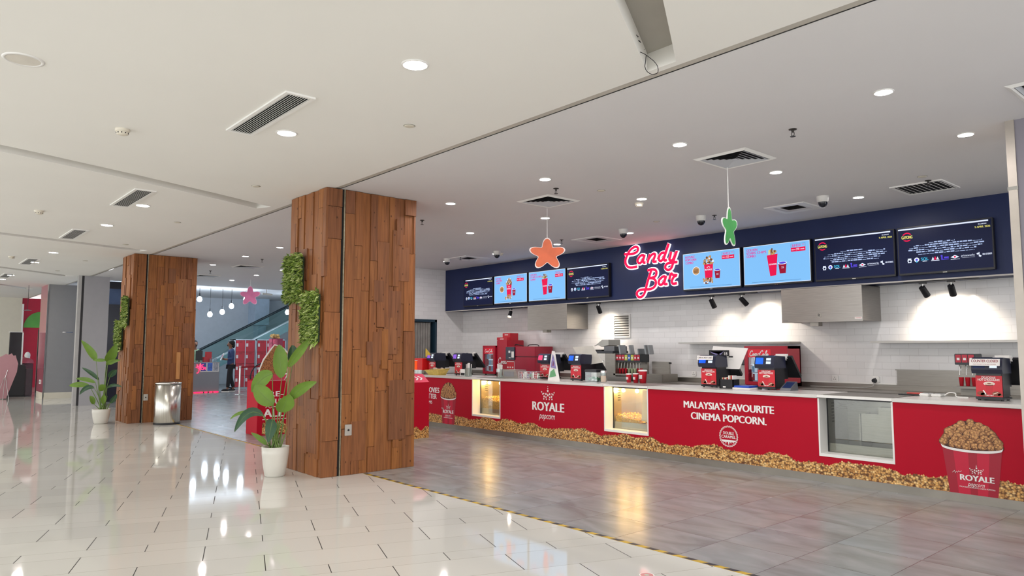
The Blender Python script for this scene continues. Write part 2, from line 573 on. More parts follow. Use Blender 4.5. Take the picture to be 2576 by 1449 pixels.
def kernel_mat(name, cols, rough=0.55):
    """popcorn or leaf pieces: colour picked per piece"""
    m, nt, p = nodes_of(name)
    L, N = nt.links.new, nt.nodes.new
    geo = N('ShaderNodeNewGeometry')
    rp = N('ShaderNodeValToRGB')
    rp.color_ramp.elements[0].color = lin(cols[0]); rp.color_ramp.elements[1].color = lin(cols[-1])
    for i, c in enumerate(cols[1:-1]):
        q = rp.color_ramp.elements.new((i + 1) / (len(cols) - 1)); q.color = lin(c)
    L(geo.outputs['Random Per Island'], rp.inputs[0])
    tc = N('ShaderNodeTexCoord')
    nz = N('ShaderNodeTexNoise'); nz.inputs['Scale'].default_value = 45
    L(tc.outputs['Object'], nz.inputs['Vector'])
    r2 = N('ShaderNodeValToRGB')
    r2.color_ramp.elements[0].position = 0.35; r2.color_ramp.elements[0].color = (0.6, 0.58, 0.55, 1)
    r2.color_ramp.elements[1].position = 0.6; r2.color_ramp.elements[1].color = (1.1, 1.1, 1.1, 1)
    L(nz.outputs['Fac'], r2.inputs[0])
    mx = N('ShaderNodeMix'); mx.data_type = 'RGBA'; mx.blend_type = 'MULTIPLY'; mx.inputs['Factor'].default_value = 0.8
    L(rp.outputs[0], mx.inputs[6]); L(r2.outputs[0], mx.inputs[7])
    L(mx.outputs[2], p.inputs['Base Color'])
    p.inputs['Roughness'].default_value = rough
    return m

TILE_H, TILE_G, TILE_W = hall_tiles(), grey_tiles(), wall_tiles()
POP_PRINT = popcorn_print('popcorn_photo_print', 42, ('#b98546', '#e0b26c', '#f0d49a'), (1, 1, 1.15))
POP_BALL = popcorn_print('caramel_popcorn_print', 75, ('#8a5530', '#b0743f', '#c9905a'), (1, 1, 2.2))
POP_DISC = kernel_mat('caramel_kernel_print', ('#8a5832', '#b07a48', '#c99462', '#a0693c'), 0.45)
KERNEL = kernel_mat('popcorn_kernel', ('#caa05a', '#e6cb8e', '#d8b46c', '#f0dfb0'))
KERNELY = kernel_mat('buttered_kernel', ('#e0a21c', '#f2c640', '#e8b838', '#f6dc80'))
HEDGE = kernel_mat('hedge_leaf', ('#2f4a18', '#67862f', '#9db550', '#cbd892', '#89a440', '#263a14'), 0.5)
LEAFL = mat('bright_leaf', '#66882a', 0.45, var=0.18, scale=5)
LEAFD = mat('dark_leaf', '#2c5034', 0.42, var=0.2, scale=6)
STEM = mat('leaf_stem', '#6f8a45', 0.5)
POT = mat('white_ceramic', '#dcd9d0', 0.32, var=0.02)
SOIL = mat('potting_soil', '#3a3026', 0.9, var=0.3, scale=40)

def glow(name, col, es):
    m = mat(name, col, 0.5, es=es, var=0.0, spec=0.1)
    for n in m.node_tree.nodes:
        if n.type == 'VALTORGB':            # the unlit surface of a lamp or screen is dark
            for e in n.color_ramp.elements:
                e.color = tint(e.color, 0.12)
    return m
LAMP_H = glow('warm_white_diffuser', '#fffaf4', E_HALL)
LAMP_C = glow('white_diffuser', '#fff8f6', E_CANDY)

# ================================================================== THE SETTING
YT = 4.41       # line of the hazard tape between the two floors
XR, XL = 4.0, -36.0
b = MB().box(XL, -5, -0.1, XR, YT, 0)
struct(b.build('floor', TILE_H, org=(0, 0, 0)), 'polished cream floor tiles of the hall in staggered slanting rows', 'floor')
b = MB().box(XL, YT, -0.1, XR, 16, 0)
struct(b.build('floor', TILE_G, org=(0, 0, 0)), 'satin grey stone-look floor tiles in front of the red counter', 'floor')

def slab(name, outer, holes, z, depth, mats):
    """ceiling surface with recesses: each hole gets rims going up and a lid"""
    bm = bmesh.new()
    edges = []
    for loop in [outer] + [h[0] for h in holes]:
        vs = [bm.verts.new((x, y, z)) for x, y in loop]
        for i in range(len(vs)):
            edges.append(bm.edges.new((vs[i], vs[(i + 1) % len(vs)])))
    bmesh.ops.triangle_fill(bm, use_beauty=True, edges=edges)
    for f in bm.faces:
        if f.normal.z > 0:
            f.normal_flip()
    mb = MB()
    bm.verts.index_update()
    mb.add([v.co.copy() for v in bm.verts], [[v.index for v in f.verts] for f in bm.faces], 0)
    bm.free()
    for loop, dp, mi in holes:
        k = len(loop)
        lo = [(x, y, z) for x, y in loop]
        hi = [(x, y, z + dp) for x, y in loop]
        mb.add(lo + hi, [(i, (i + 1) % k, (i + 1) % k + k, i + k) for i in range(k)], mi)
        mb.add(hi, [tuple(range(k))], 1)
    xs = [q[0] for q in outer]; ys = [q[1] for q in outer]
    mb.box(min(xs), min(ys), z + 0.35, max(xs), max(ys), z + 0.4, 0)
    return mb.build(name, mats, org=(0, 0, z))

def strip(path, w):
    """outline of a band of width w along a path"""
    P = [Vector((x, y, 0)) for x, y in path]
    l, r = [], []
    for i, q in enumerate(P):
        d = (P[min(i + 1, len(P) - 1)] - P[max(i - 1, 0)]).normalized()
        n = Vector((-d.y, d.x, 0)) * w / 2
        l.append(((q + n).x, (q + n).y)); r.append(((q - n).x, (q - n).y))
    return l + r[::-1]

YG = 3.97
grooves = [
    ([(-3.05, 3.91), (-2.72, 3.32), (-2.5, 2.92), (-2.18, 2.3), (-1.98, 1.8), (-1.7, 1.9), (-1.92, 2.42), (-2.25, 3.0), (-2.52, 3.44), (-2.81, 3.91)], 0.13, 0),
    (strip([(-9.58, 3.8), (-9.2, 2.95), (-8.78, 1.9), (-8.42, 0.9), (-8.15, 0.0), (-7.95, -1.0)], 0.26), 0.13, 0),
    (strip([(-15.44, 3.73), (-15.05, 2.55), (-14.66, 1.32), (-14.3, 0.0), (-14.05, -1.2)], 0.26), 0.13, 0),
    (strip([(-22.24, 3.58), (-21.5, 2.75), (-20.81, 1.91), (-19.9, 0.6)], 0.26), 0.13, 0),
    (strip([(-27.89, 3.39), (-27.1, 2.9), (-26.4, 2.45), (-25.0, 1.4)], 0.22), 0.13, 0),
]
struct(slab('ceiling', [(XL, -5), (XR, -5), (XR, YG), (XL, YG)], grooves, ZC, 0.13, [CEIL_H, mat('trough_shade_grey', '#aaa69d', 0.8, var=0.03)]),  # shade of the recesses is put into the grey lid colour
       'flat warm white hall ceiling with long shallow recessed grooves', 'ceiling')
YS = YG + 0.075
hatch = lambda x0, y0, x1, y1: ([(x0, y0), (x1, y0), (x1, y1), (x0, y1)], 0.3, 1)
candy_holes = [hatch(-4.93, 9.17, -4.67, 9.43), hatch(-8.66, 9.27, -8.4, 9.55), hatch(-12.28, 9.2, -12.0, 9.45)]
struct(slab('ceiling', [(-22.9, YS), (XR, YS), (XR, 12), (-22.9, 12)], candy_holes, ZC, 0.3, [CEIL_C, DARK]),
       'flat white ceiling over the grey floor and the red counter', 'ceiling')
b = MB().box(XL, YG + 0.008, ZC + 0.006, XR, YS - 0.003, ZC + 0.06, 0)
b.box(XL, YG, ZC + 0.03, XR, YG + 0.008, ZC + 0.06, 1)
struct(b.build('trim_1', [mat('partition_track', '#bdb8ad', 0.5), mat('track_gap', '#4a4842', 0.7)], org=(0, YG, ZC)), 'long partition track slot crossing the ceiling', 'track')
b = MB().box(XL, 4.0, 3.62, -22.9, 16, 3.72)
b.box(-22.95, 4.0, ZC + 0.0, -22.9, 16, 3.66, 1)
struct(b.build('ceiling', [CEIL_C, mat('dark_edge', '#2b2f3a', 0.5)], org=(-29, 8, 3.62)), 'pale blue lit ceiling of the far back room', 'ceiling')

# walls of the serving bay
XW = -14.487
YB = 10.95
b = MB().box(XW - 0.15, YB, 0, XR, YB + 0.15, ZC)
struct(b.build('wall_back', TILE_W, org=(0, YB, 0)), 'white glazed tile wall behind the counter under the navy fascia', 'wall')
b = MB().box(XW - 0.15, 10.13, 0, XW, YB, ZC).box(XW - 0.15, 9.2, 2.2, XW, 10.13, ZC).box(XW - 0.15, 8.3, 0, XW, 9.2, ZC)
struct(b.build('wall_left', TILE_W, org=(XW, 9.5, 0)), 'white tiled side wall at the far end of the serving bay', 'wall')
b = MB().box(XW, 10.40, 2.415, -1.0, YB, ZC)
fas = struct(b.build('wall_fascia', NAVY, org=(-8, 10.4, 2.415)), 'dark navy fascia band carrying the menu screens and neon sign', 'fascia')
b = MB().box(XW, 10.385, 2.40, -1.0, 10.42, 2.418)
struct(b.build('trim_2', mat('pale_edge', '#b9b5b0', 0.5), org=(-8, 10.4, 2.4)), 'pale metal edge along the bottom of the navy fascia', 'trim')
# doorway in the side wall with strip curtain
d = thing('door_1', 'doorway with dark teal frame and grey strip curtain in the tiled side wall', 'door', (XW, 9.65, 0), kind='structure')
TEAL = mat('dark_teal_frame', '#1f3a4a', 0.4)
b = MB().box(XW - 0.16, 10.07, 0, XW + 0.03, 10.13, 2.2).box(XW - 0.16, 9.2, 0, XW + 0.03, 9.26, 2.2).box(XW - 0.16, 9.2, 2.14, XW + 0.03, 10.13, 2.2)
b.build('door_frame', TEAL, d)
b = MB()
for i in range(10):
    y0 = 9.27 + i * 0.073
    b.cyl((XW - 0.08, y0 + 0.035, 0.02), (XW - 0.08, y0 + 0.035, 2.12), 0.045, n=8)
b.build('strip_curtain', mat('grey_curtain', '#8b8883', 0.45, var=0.15), d)
b = MB().box(XW - 0.6, 9.0, 0, XW - 0.5, 10.3, 2.4)
b.build('backing', DARK, d)

# right-hand pillar in front of the counter end
b = MB().box(-1.68, 7.1, 0, -0.6, 7.75, ZC)
struct(b.build('wall_right', mat('purple_grey_paint', '#86828b', 0.6, var=0.02), org=(-1.2, 7.1, 0)), 'purple grey pillar at the right edge of the picture', 'pillar')
b = MB().box(-1.745, 7.085, 0, -1.68, 7.76, ZC).box(-1.75, 7.08, 2.83, -1.675, 7.1, 2.86, 1)
struct(b.build('trim_3', [mat('aluminium_trim', '#b5ada3', 0.35, 0.5), CHROME], org=(-1.71, 7.09, 0)), 'aluminium corner trim on the purple grey pillar', 'trim')

# far partitions and the back room
GREYC = mat('partition_grey', '#a6a5a9', 0.5, var=0.02)
b = MB().box(-21.95, 3.86, 0, -21.8, 4.46, ZC)
struct(b.build('wall_partition', GREYC, org=(-21.87, 4.1, 0)), 'light grey partition wall beside the far potted plant', 'wall')
b = MB().box(-21.95, 3.72, 0, -21.79, 3.80, ZC).box(-21.95, 3.80, 0, -21.83, 3.86, ZC, 1)
struct(b.build('trim_4', [mat('satin_post', '#b4b3b2', 0.4, 0.2), mat('slot_dark', '#3c3c40', 0.5)], org=(-21.87, 3.76, 0)), 'bright metal post with dark slot at the end of the grey partition', 'post')
b = MB().box(-26.7, 3.57, 0.18, -25.4, 4.9, ZC, 0).box(-26.7, 3.56, 0, -25.38, 4.9, 0.18, 1)
struct(b.build('wall_block', [mat('far_grey', '#8f8e8f', 0.5, var=0.02), CREAM], org=(-27, 4.2, 0)), 'plain mid grey wall block with cream skirting left of the partition', 'wall')
b = MB().box(-26.7, 3.555, 0.18, -25.405, 3.57, ZC)
struct(b.build('trim_5', mat('reflected_red_panel', '#b05a68', 0.15, var=0.05), org=(-27, 3.56, 0.18)), 'glossy side panel of the grey wall block with reflected red in its colour', 'panel')  # a red reflection is painted in as the panel's base colour
b = MB().box(-25.42, 3.545, 0, -25.38, 3.575, ZC)
struct(b.build('trim_6', CHROME, org=(-25.4, 3.56, 0)), 'bright metal corner strip on the grey wall block', 'trim')
b = MB().box(-33.2, -5, 0, -33.0, 3.8, ZC)
struct(b.build('wall_cream', CREAM, org=(-33.1, 0, 0)), 'cream wall at the far left end of the hall', 'wall')
b = MB().box(-33.4, 3.8, 0, -33.2, 6, ZC)
struct(b.build('wall_red', mat('crimson_paint', '#c22040', 0.5, var=0.03), org=(-33.3, 4.5, 0)), 'crimson wall at the far left behind the black machine', 'wall')
b = MB().box(-33.19, 3.801, 0, -32.98, 3.86, 3.2)
struct(b.build('trim_7', TRIM, org=(-33.1, 3.8, 0)), 'white corner strip between the cream and crimson walls', 'trim')
b = MB().box(-31.2, 4.9, 0, -31.0, 16, 3.75)
BACKW = mat('back_room_paint', '#c6cbd2', 0.6, var=0.03)
struct(b.build('wall_far', BACKW, org=(-31.1, 9, 0)), 'grey back wall of the far room behind the lockers', 'wall')
b = MB().box(-31, 11.75, 2.5, -30.2, 12.35, 3.75).box(-31, 12.0, 0, -30.5, 12.35, 2.5)
struct(b.build('wall_beam', mat('pale_blue_paint', '#aebfd0', 0.6), org=(-30.6, 12, 2.5)), 'pale blue boxed-in shaft on the far back wall', 'wall')
b = MB().box(-31, 14.5, 0, XW, 14.7, 3.75)
struct(b.build('wall_side', BACKW, org=(-24, 14.6, 0)), 'blue grey side wall of the far room', 'wall')
b = MB().box(-22.95, 4.46, 0, -22.9, 5.6, 3.3)
w1 = struct(b.build('window_1', mat('blue_tinted_panel', '#5a6f94', 0.06, var=0.2, scale=2), org=(-22.9, 5, 0)), 'glossy blue panel behind the grey partition reflecting lamps', 'panel')
b = MB().box(-22.9, 4.62, 0, -22.87, 5.15, 2.75)
struct(b.build('door_2', mat('night_blue', '#101b30', 0.2), org=(-22.88, 4.9, 0)), 'dark blue doorway beside the far wooden column', 'door')
b = MB().box(-23.0, 4.46, 3.2, -22.86, 5.7, 3.4)
struct(b.build('trim_8', mat('dark_header', '#20242e', 0.4), org=(-22.9, 5, 3.2)), 'dark header above the glossy blue panel', 'trim')

# ------------------------------------------------------------------ hazard tape and wooden columns
def tape(x0, x1, label):
    b = MB()
    b.box(x0, YT - 0.022, 0, x1, YT + 0.022, 0.0015, 0)
    x = x0
    while x < x1 - 0.1:
        b.add([(x, YT - 0.022, 0.0022), (x + 0.085, YT - 0.022, 0.0022), (x + 0.115, YT + 0.022, 0.0022), (x + 0.03, YT + 0.022, 0.0022)], [(0, 1, 2, 3)], 1)
        x += 0.17
    tag(b.build('hazard_tape', [mat('tape_yellow', '#c9a52c', 0.5, var=0.15), mat('tape_black', '#26262c', 0.5)]), label, 'floor tape')
tape(-7.78, 2.0, 'yellow and black hazard tape on the floor right of the near wooden column')
tape(-15.6, -8.9, 'yellow and black hazard tape on the floor between the two wooden columns')

def column(x0, x1, y0, y1, yslit, label, seed):
    rr = random.Random(seed)
    t = thing('wooden_column', label, 'column', ((x0 + x1) / 2, (y0 + y1) / 2, 0), kind='structure')
    g = 0.03
    MB().box(x0 + g, y0 + g, 0, x1 - g, y1 - g, ZC).build('core', WOODCORE, t)
    faces = [('cladding', lambda a, d: (a, y0 + g - d), x0, x1, None), ('cladding', lambda a, d: (x1 - g + d, a), y0, y1, yslit),
             ('cladding', lambda a, d: (a, y1 - g + d), x0, x1, None), ('cladding', lambda a, d: (x0 + g - d, a), y0, y1, None)]
    for nm, P, a0, a1, slit in faces:
        b = MB()
        def plank(u0, u1, z0, z1, d, mi=0):
            p, q = P(u0, 0), P(u1, d)
            b.rbox(min(p[0], q[0]), min(p[1], q[1]), z0, max(p[0], q[0]), max(p[1], q[1]), z1, 0.0022, mi)
        spans = [(a0, a1)] if slit is None else [(a0, slit - 0.02), (slit + 0.02, a1)]
        for s0, s1 in spans:
            u = s0
            while u < s1 - 0.004:
                w = rr.choice((0.08, 0.1, 0.11, 0.13, 0.15, 0.17))
                if s1 - u - w < 0.05:
                    w = s1 - u
                z = 0.0
                while z < ZC - 0.004:
                    h = rr.uniform(0.3, 1.2)
                    if ZC - z - h < 0.2:
                        h = ZC - z - 0.003
                    d = g + rr.choice((-0.012, -0.006, -0.002, 0, 0, 0.005, 0.012))
                    plank(u + 0.0018, u + w - 0.0018, z + 0.001, z + h - 0.002, d)
                    z += h
                u += w
            for _ in range(int(13 * (s1 - s0) + 1)):
                w, h = rr.choice((0.09, 0.14, 0.2, 0.25)), rr.uniform(0.25, 0.75)
                if w > s1 - s0 - 0.1:
                    continue
                u = rr.uniform(s0 + 0.02, s1 - w - 0.02)
                z = rr.uniform(0.15, ZC - h - 0.05)
                plank(u, u + w, z, z + h, g + rr.uniform(0.008, 0.017), 1 if w > 0.12 and rr.random() < 0.75 else 0)
        b.build(nm, [WOOD, WOODB], t)
    b = MB().box(x1 - 0.03, yslit - 0.017, 0, x1 - 0.012, yslit + 0.006, ZC, 1).box(x1 - 0.03, yslit + 0.004, 0, x1 + 0.006, yslit + 0.016, ZC, 0)
    b.build('partition_slot', [mat('worn_metal', '#a39a83', 0.4, 0.6, var=0.25, scale=20), DARK], t)
    return t
column(-8.81, -7.82, 3.86, 5.13, 4.09, 'near column clad in reclaimed wooden planks with hanging greenery panels', 3)
column(-16.87, -15.95, 3.68, 4.92, 3.94, 'far column clad in reclaimed wooden planks behind the steel bin', 11)
b = MB().rbox(-15.95, 4.56, 0.86, -15.90, 4.63, 1.42, 0.003)
tag(b.build('wooden_board', mat('light_pine', '#c28a52', 0.5, var=0.15, stretch=(8, 8, 0.6))), 'pale pine board standing proud of the far wooden column above the bin', 'board')

def wall_plate(x, y0, y1, z0, z1, label):
    t = thing('socket_plate', label, 'socket', (x, (y0 + y1) / 2, z0))
    MB().rbox(x, y0, z0, x + 0.012, y1, z1, 0.003).build('plate', mat('silver_plate', '#b9b4ac', 0.35, 0.3), t)
    MB().cyl((x + 0.011, (y0 + y1) / 2, (z0 + z1) / 2), (x + 0.02, (y0 + y1) / 2, (z0 + z1) / 2), 0.012, n=12).build('outlet', BLACK, t)
wall_plate(-7.808, 4.15, 4.24, 0.465, 0.595, 'small silver wall plate low on the near wooden column')
wall_plate(-15.938, 3.96, 4.045, 0.445, 0.575, 'small silver wall plate low on the far wooden column')

def greenery(x0, x1, yf, z0, z1, label, seed, n):
    rr = random.Random(seed)
    t = thing('greenery_panel', label, 'artificial plant', ((x0 + x1) / 2, yf, z0), 'greenery panels on the wooden columns')
    MB().box(x0 + 0.03, yf - 0.03, z0 + 0.03, x1 - 0.03, yf, z1 - 0.03).build('backing', mat('dark_green_mat', '#24351a', 0.8), t)
    b = MB()
    for i in range(n):
        c = Vector((rr.uniform(x0 + 0.015, x1 - 0.015), yf - 0.02, rr.uniform(z0 + 0.02, z1 - 0.0)))
        d = Vector((rr.gauss(0, 0.5), -rr.uniform(0.55, 1.2), rr.gauss(-0.05, 0.6))).normalized()
        l = rr.uniform(0.055, 0.095)
        w = l * rr.uniform(0.15, 0.23)
        s = d.cross(Vector((rr.uniform(-1, 1), rr.uniform(-1, 1), rr.uniform(-1, 1)))).normalized()
        dn = Vector((0, 0, -1)) * l * 0.18
        a = c + d * l * 0.45
        b.add([c, a + s * w, a - d.cross(s) * w * 0.4, a - s * w, c + d * l + dn], [(0, 1, 2), (0, 2, 3), (1, 4, 2), (2, 4, 3)], 0)
    b.build('foliage', HEDGE, t)
greenery(-8.8, -8.29, 3.83, 2.08, 2.66, 'upper leafy green wall panel on the near wooden column', 1, 1500)
greenery(-8.27, -7.83, 3.83, 1.54, 2.17, 'lower leafy green wall panel on the near wooden column', 2, 1500)
greenery(-16.4, -15.99, 3.65, 1.93, 2.55, 'upper leafy green wall panel on the far wooden column', 3, 1100)
greenery(-16.93, -16.42, 3.65, 1.43, 2.06, 'lower leafy green wall panel on the far wooden column', 4, 1100)

# ------------------------------------------------------------------ potted plants
def bez(a, m, c, t):
    """curve through a, m (at the middle) and c"""
    k = m * 2 - (a + c) * 0.5
    return a * (1 - t) ** 2 + k * 2 * t * (1 - t) + c * t * t
def plant(loc, pr, ph, leaves, stem0, label, dark, extra):
    rz = math.radians(90 - 41.0)         # local x runs to the right as seen from the hall
    t = thing('potted_plant', label, 'plant', loc, 'potted plants beside the wooden columns')
    b = MB().lathe([(0.0, 0.0), (pr * 0.66, 0.0), (pr * 0.74, 0.012), (pr * 0.88, ph * 0.4), (pr * 0.97, ph * 0.75), (pr, ph), (pr * 0.95, ph), (pr * 0.93, ph * 0.9)], loc, 36)
    b.build('pot', POT, t)
    MB().cyl((loc[0], loc[1], ph * 0.86), (loc[0], loc[1], ph * 0.9), pr * 0.935, n=28).build('soil', SOIL, t)
    ex = Vector((math.cos(rz), math.sin(rz), 0))
    ey = Vector((-math.sin(rz), math.cos(rz), 0))
    O = Vector(loc)
    W3 = lambda r, d, z: O + ex * r - ey * d + Vector((0, 0, z))
    rr = random.Random(len(leaves))
    st = MB()
    for i, (a, m, c, w, d) in enumerate(leaves):
        A, M_, C = W3(a[0], d * 0.75, a[1]), W3(m[0], d, m[1]), W3(c[0], d * 1.15, c[1])
        b = MB()
        n = 9
        rows = []
        for k in range(n + 1):
            u = k / n
            p = bez(A, M_, C, u)
            tg = (bez(A, M_, C, min(1, u + 0.02)) - bez(A, M_, C, max(0, u - 0.02))).normalized()
            view = (Vector((0, 0, 1.5)) - p).normalized()
            sd = tg.cross(view)
            sd = (sd.normalized() + Vector((0, 0, 0.25)) + ey * 0.15).normalized()
            hw = w * 0.5 * (math.sin(PI * min(1, u * 0.96 + 0.03)) ** 0.62) * (1 - 0.25 * u)
            nn = tg.cross(sd).normalized()
            if nn.dot(view) < 0:
                nn = -nn
            rows.append([p - sd * hw + nn * hw * 0.25, p - sd * hw * 0.5 + nn * hw * 0.1, p, p + sd * hw * 0.5 + nn * hw * 0.1, p + sd * hw + nn * hw * 0.25])
        vs = [q for r_ in rows for q in r_]
        fs = [(k * 5 + j, k * 5 + j + 1, k * 5 + j + 6, k * 5 + j + 5) for k in range(n) for j in range(4)]
        b.add(vs, fs, 0, True)
        b.tube([bez(A, M_, C, k / 6) for k in range(7)], [0.004 * (1 - k / 8) for k in range(7)], 5, 1)
        b.build('leaf', [LEAFD if i in dark else LEAFL, STEM], t)
        s0 = W3(stem0[0] + rr.uniform(-0.05, 0.05), rr.uniform(-0.05, 0.05), ph * 0.88)
        mid = (s0 + A) * 0.5 + (A - s0).length * 0.12 * Vector((0, 0, 0.3))
        st.tube([bez(s0, mid, A, k / 6) for k in range(7)], [0.009 - 0.0008 * k for k in range(7)], 6)
    for i in range(extra):
        s0 = W3(stem0[0] + rr.uniform(-0.07, 0.07), rr.uniform(-0.06, 0.06), ph * 0.88)
        e = s0 + ex * rr.uniform(-0.09, 0.09) + Vector((0, 0, rr.uniform(0.12, 0.3)))
        st.tube([s0, (s0 + e) * 0.5, e], [0.009, 0.008, 0.003], 6)
    st.build('stems', STEM, t)
    return t
plant((-8.33, 3.53, 0), 0.158, 0.345, [((0.076, 1.156), (0.057, 1.362), (0.043, 1.543), 0.201, 0.1), ((0.148, 1.304), (0.139, 1.433), (0.124, 1.538), 0.143, -0.12), ((0.158, 1.28), (0.272, 1.448), (0.435, 1.634), 0.125, 0.1), ((-0.03, 1.2), (-0.15, 1.13), (-0.25, 0.99), 0.2, 0.12), ((0.01, 0.85), (-0.11, 0.96), (-0.19, 1.075), 0.23, 0.18), ((0.1, 0.755), (0.153, 0.86), (0.205, 0.965), 0.229, 0.16), ((0.205, 0.898), (0.32, 1.027), (0.511, 1.108), 0.153, 0.14), ((-0.124, 0.717), (-0.282, 0.741), (-0.425, 0.535), 0.125, 0.15), ((-0.148, 0.707), (-0.387, 0.741), (-0.549, 0.659), 0.05, 0.0), ((0.005, 0.669), (0.005, 0.583), (-0.014, 0.42), 0.153, 0.2), ((-0.081, 0.373), (-0.148, 0.444), (-0.253, 0.516), 0.07, 0.1)],
      (0.0, 0.3), 'tall broad-leaved plant in a white pot at the foot of the near wooden column', {1, 7, 9}, 14)
plant((-16.36, 3.3, 0), 0.165, 0.29, [((-0.153, 1.268), (-0.256, 1.422), (-0.468, 1.66), 0.161, 0.0), ((0.079, 1.255), (-0.05, 1.265), (-0.178, 1.257), 0.075, 0.05), ((0.131, 1.229), (0.208, 1.371), (0.298, 1.589), 0.225, 0.1), ((0.169, 1.165), (0.259, 1.229), (0.465, 1.268), 0.112, 0.2), ((-0.075, 0.868), (-0.23, 0.997), (-0.429, 1.113), 0.088, 0.0), ((-0.101, 0.817), (-0.281, 0.881), (-0.468, 0.894), 0.094, 0.1), ((-0.204, 0.765), (-0.397, 0.778), (-0.558, 0.759), 0.125, 0.15), ((-0.101, 0.714), (-0.23, 0.714), (-0.346, 0.585), 0.106, 0.15), ((0.182, 0.92), (0.247, 1.01), (0.337, 1.074), 0.145, 0.1), ((0.182, 0.714), (0.337, 0.772), (0.517, 0.74), 0.075, 0.2), ((0.118, 0.675), (0.105, 0.727), (0.079, 0.778), 0.161, 0.2), ((-0.088, 0.392), (-0.101, 0.482), (-0.14, 0.559), 0.112, 0.15), ((0.105, 0.405), (0.118, 0.508), (0.131, 0.585), 0.112, 0.15), ((0.182, 0.405), (0.234, 0.482), (0.298, 0.585), 0.112, 0.0)],
      (0.03, 0.25), 'broad-leaved plant in a white pot left of the far wooden column', {4, 7, 8, 9, 13}, 10)

# steel bin
t = thing('steel_bin', 'round polished steel bin standing before the far wooden column', 'bin', (-15.42, 4.28, 0))
cx, cy = -15.42, 4.28
MB().lathe([(0.235, 0.03), (0.24, 0.035), (0.24, 0.8), (0.225, 0.8), (0.225, 0.45)], (cx, cy, 0), 40).build('body', mat('bin_steel', '#cfccc4', 0.27, 1.0, var=0.12, scale=5, stretch=(9, 9, 0.1)), t)
MB().lathe([(0.2, 0.0), (0.248, 0.0), (0.248, 0.03), (0.2, 0.032)], (cx, cy, 0), 40).build('base_ring', BLACK, t)
MB().lathe([(0.243, 0.79), (0.25, 0.80), (0.25, 0.82), (0.235, 0.828), (0.22, 0.82)], (cx, cy, 0), 40).build('rim', CHROME, t)
MB().cyl((cx, cy, 0.45), (cx, cy, 0.46), 0.224, n=28).build('inner_bottom', DARK, t)

# ================================================================== CEILING FITTINGS
RING = mat('white_ring', '#e8e6e2', 0.35, var=0.01)
def downlight(r, lamp):
    t = thing('recessed_downlight', 'recessed downlight', 'ceiling light')
    MB().lathe([(r * 1.22, 0.0), (r * 1.2, -0.006), (r * 1.02, -0.008), (r * 0.98, 0.0)], (0, 0, 0), 28).build('ring', RING, t)
    MB().cyl((0, 0, -0.0045), (0, 0, -0.001), r, n=28).build('diffuser', lamp, t)
    return t
def place(proto, spots, labels, group):
    for i, (p, l) in enumerate(zip(spots, labels)):
        o = proto if i == 0 else copy_tree(proto)
        o.location = p
        o['label'] = l
        o['group'] = group
hall = [(-4.01, 2.61), (-6.08, 2.60), (-10.5, 2.5), (-12.56, 2.49), (-16.9, 2.42), (-19.1, 2.39), (-22.9, 2.35), (-24.4, 2.31)]
place(downlight(0.078, LAMP_H), [(x, y, ZC) for x, y in hall],
      ['bright round downlight in the hall ceiling, %s in its row from the front' % ORD[i] for i in range(8)], 'hall downlights')
o = downlight(0.1, mat('unlit_diffuser', '#d9d3c8', 0.4))
o.location = (-5.66, 0.58, ZC)
tag(o, 'switched-off round downlight near the top left corner of the hall ceiling', 'ceiling light')
rows = [('front', 5.57, [-2.13, -3.98, -5.83, -7.66, -13.19, -14.95, -16.95]), ('middle', 7.26, [-2.09, -3.93, -5.79, -7.6, -9.42, -17.0, -18.66, -20.46]), ('rear', 9.28, [-3.91, -7.67, -9.4, -11.19, -12.9])]
cd = downlight(0.06, LAMP_C)
spots, labels = [], []
for nm, y, xs in rows:
    for i, x in enumerate(xs):
        spots.append((x, y, ZC))
        labels.append('small bright downlight over the grey floor, %s from the right in the %s row' % (ORD[i], nm))
place(cd, spots, labels, 'downlights over the grey floor')

def louvre(x0, y0, x1, y1, n, along_x, label, group):
    """framed air grille with n slats"""
    t = thing('air_vent', label, 'air vent', ((x0 + x1) / 2, (y0 + y1) / 2, ZC), group)
    f = 0.03
    b = MB()
    z0, z1 = ZC - 0.014, ZC
    b.box(x0, y0, z0, x1, y0 + f, z1).box(x0, y1 - f, z0, x1, y1, z1).box(x0, y0 + f, z0, x0 + f, y1 - f, z1).box(x1 - f, y0 + f, z0, x1, y1 - f, z1)
    b.build('frame', TRIM, t)
    MB().box(x0 + f, y0 + f, ZC - 0.003, x1 - f, y1 - f, ZC - 0.001).build('backing', DARK, t)
    b = MB()
    for i in range(n):
        k = (i + 0.5) / n
        if along_x:
            y = y0 + f + (y1 - y0 - 2 * f) * k
            b.add([(x0 + f, y - 0.004, z0), (x1 - f, y - 0.004, z0), (x1 - f, y + 0.006, z1 - 0.003), (x0 + f, y + 0.006, z1 - 0.003)], [(0, 1, 2, 3)])
            b.box(x0 + f, y - 0.005, z0, x1 - f, y - 0.002, z0 + 0.002)
        else:
            x = x0 + f + (x1 - x0 - 2 * f) * k
            b.add([(x + 0.01, y0 + f, z0), (x + 0.01, y1 - f, z0), (x - 0.012, y1 - f, z1 - 0.003), (x - 0.012, y0 + f, z1 - 0.003)], [(0, 1, 2, 3)])
            b.box(x + 0.008, y0 + f, z0, x + 0.013, y1 - f, z0 + 0.002)
    b.build('slats', TRIM, t)
vx = [(-6.33, -5.06), (-10.73, -9.42), (-14.57, -13.3), (-19.65, -18.32), (-23.7, -22.4)]
for i, (a, c) in enumerate(vx):
    louvre(a, 2.15, c, 2.39, 9, True, 'long slatted white air vent in the hall ceiling, %s from the front' % ORD[i], 'long hall air vents')
louvre(-3.42, 8.98, -2.85, 9.6, 9, False, 'square grille with dark slats in the ceiling near the rightmost menu screen', None)

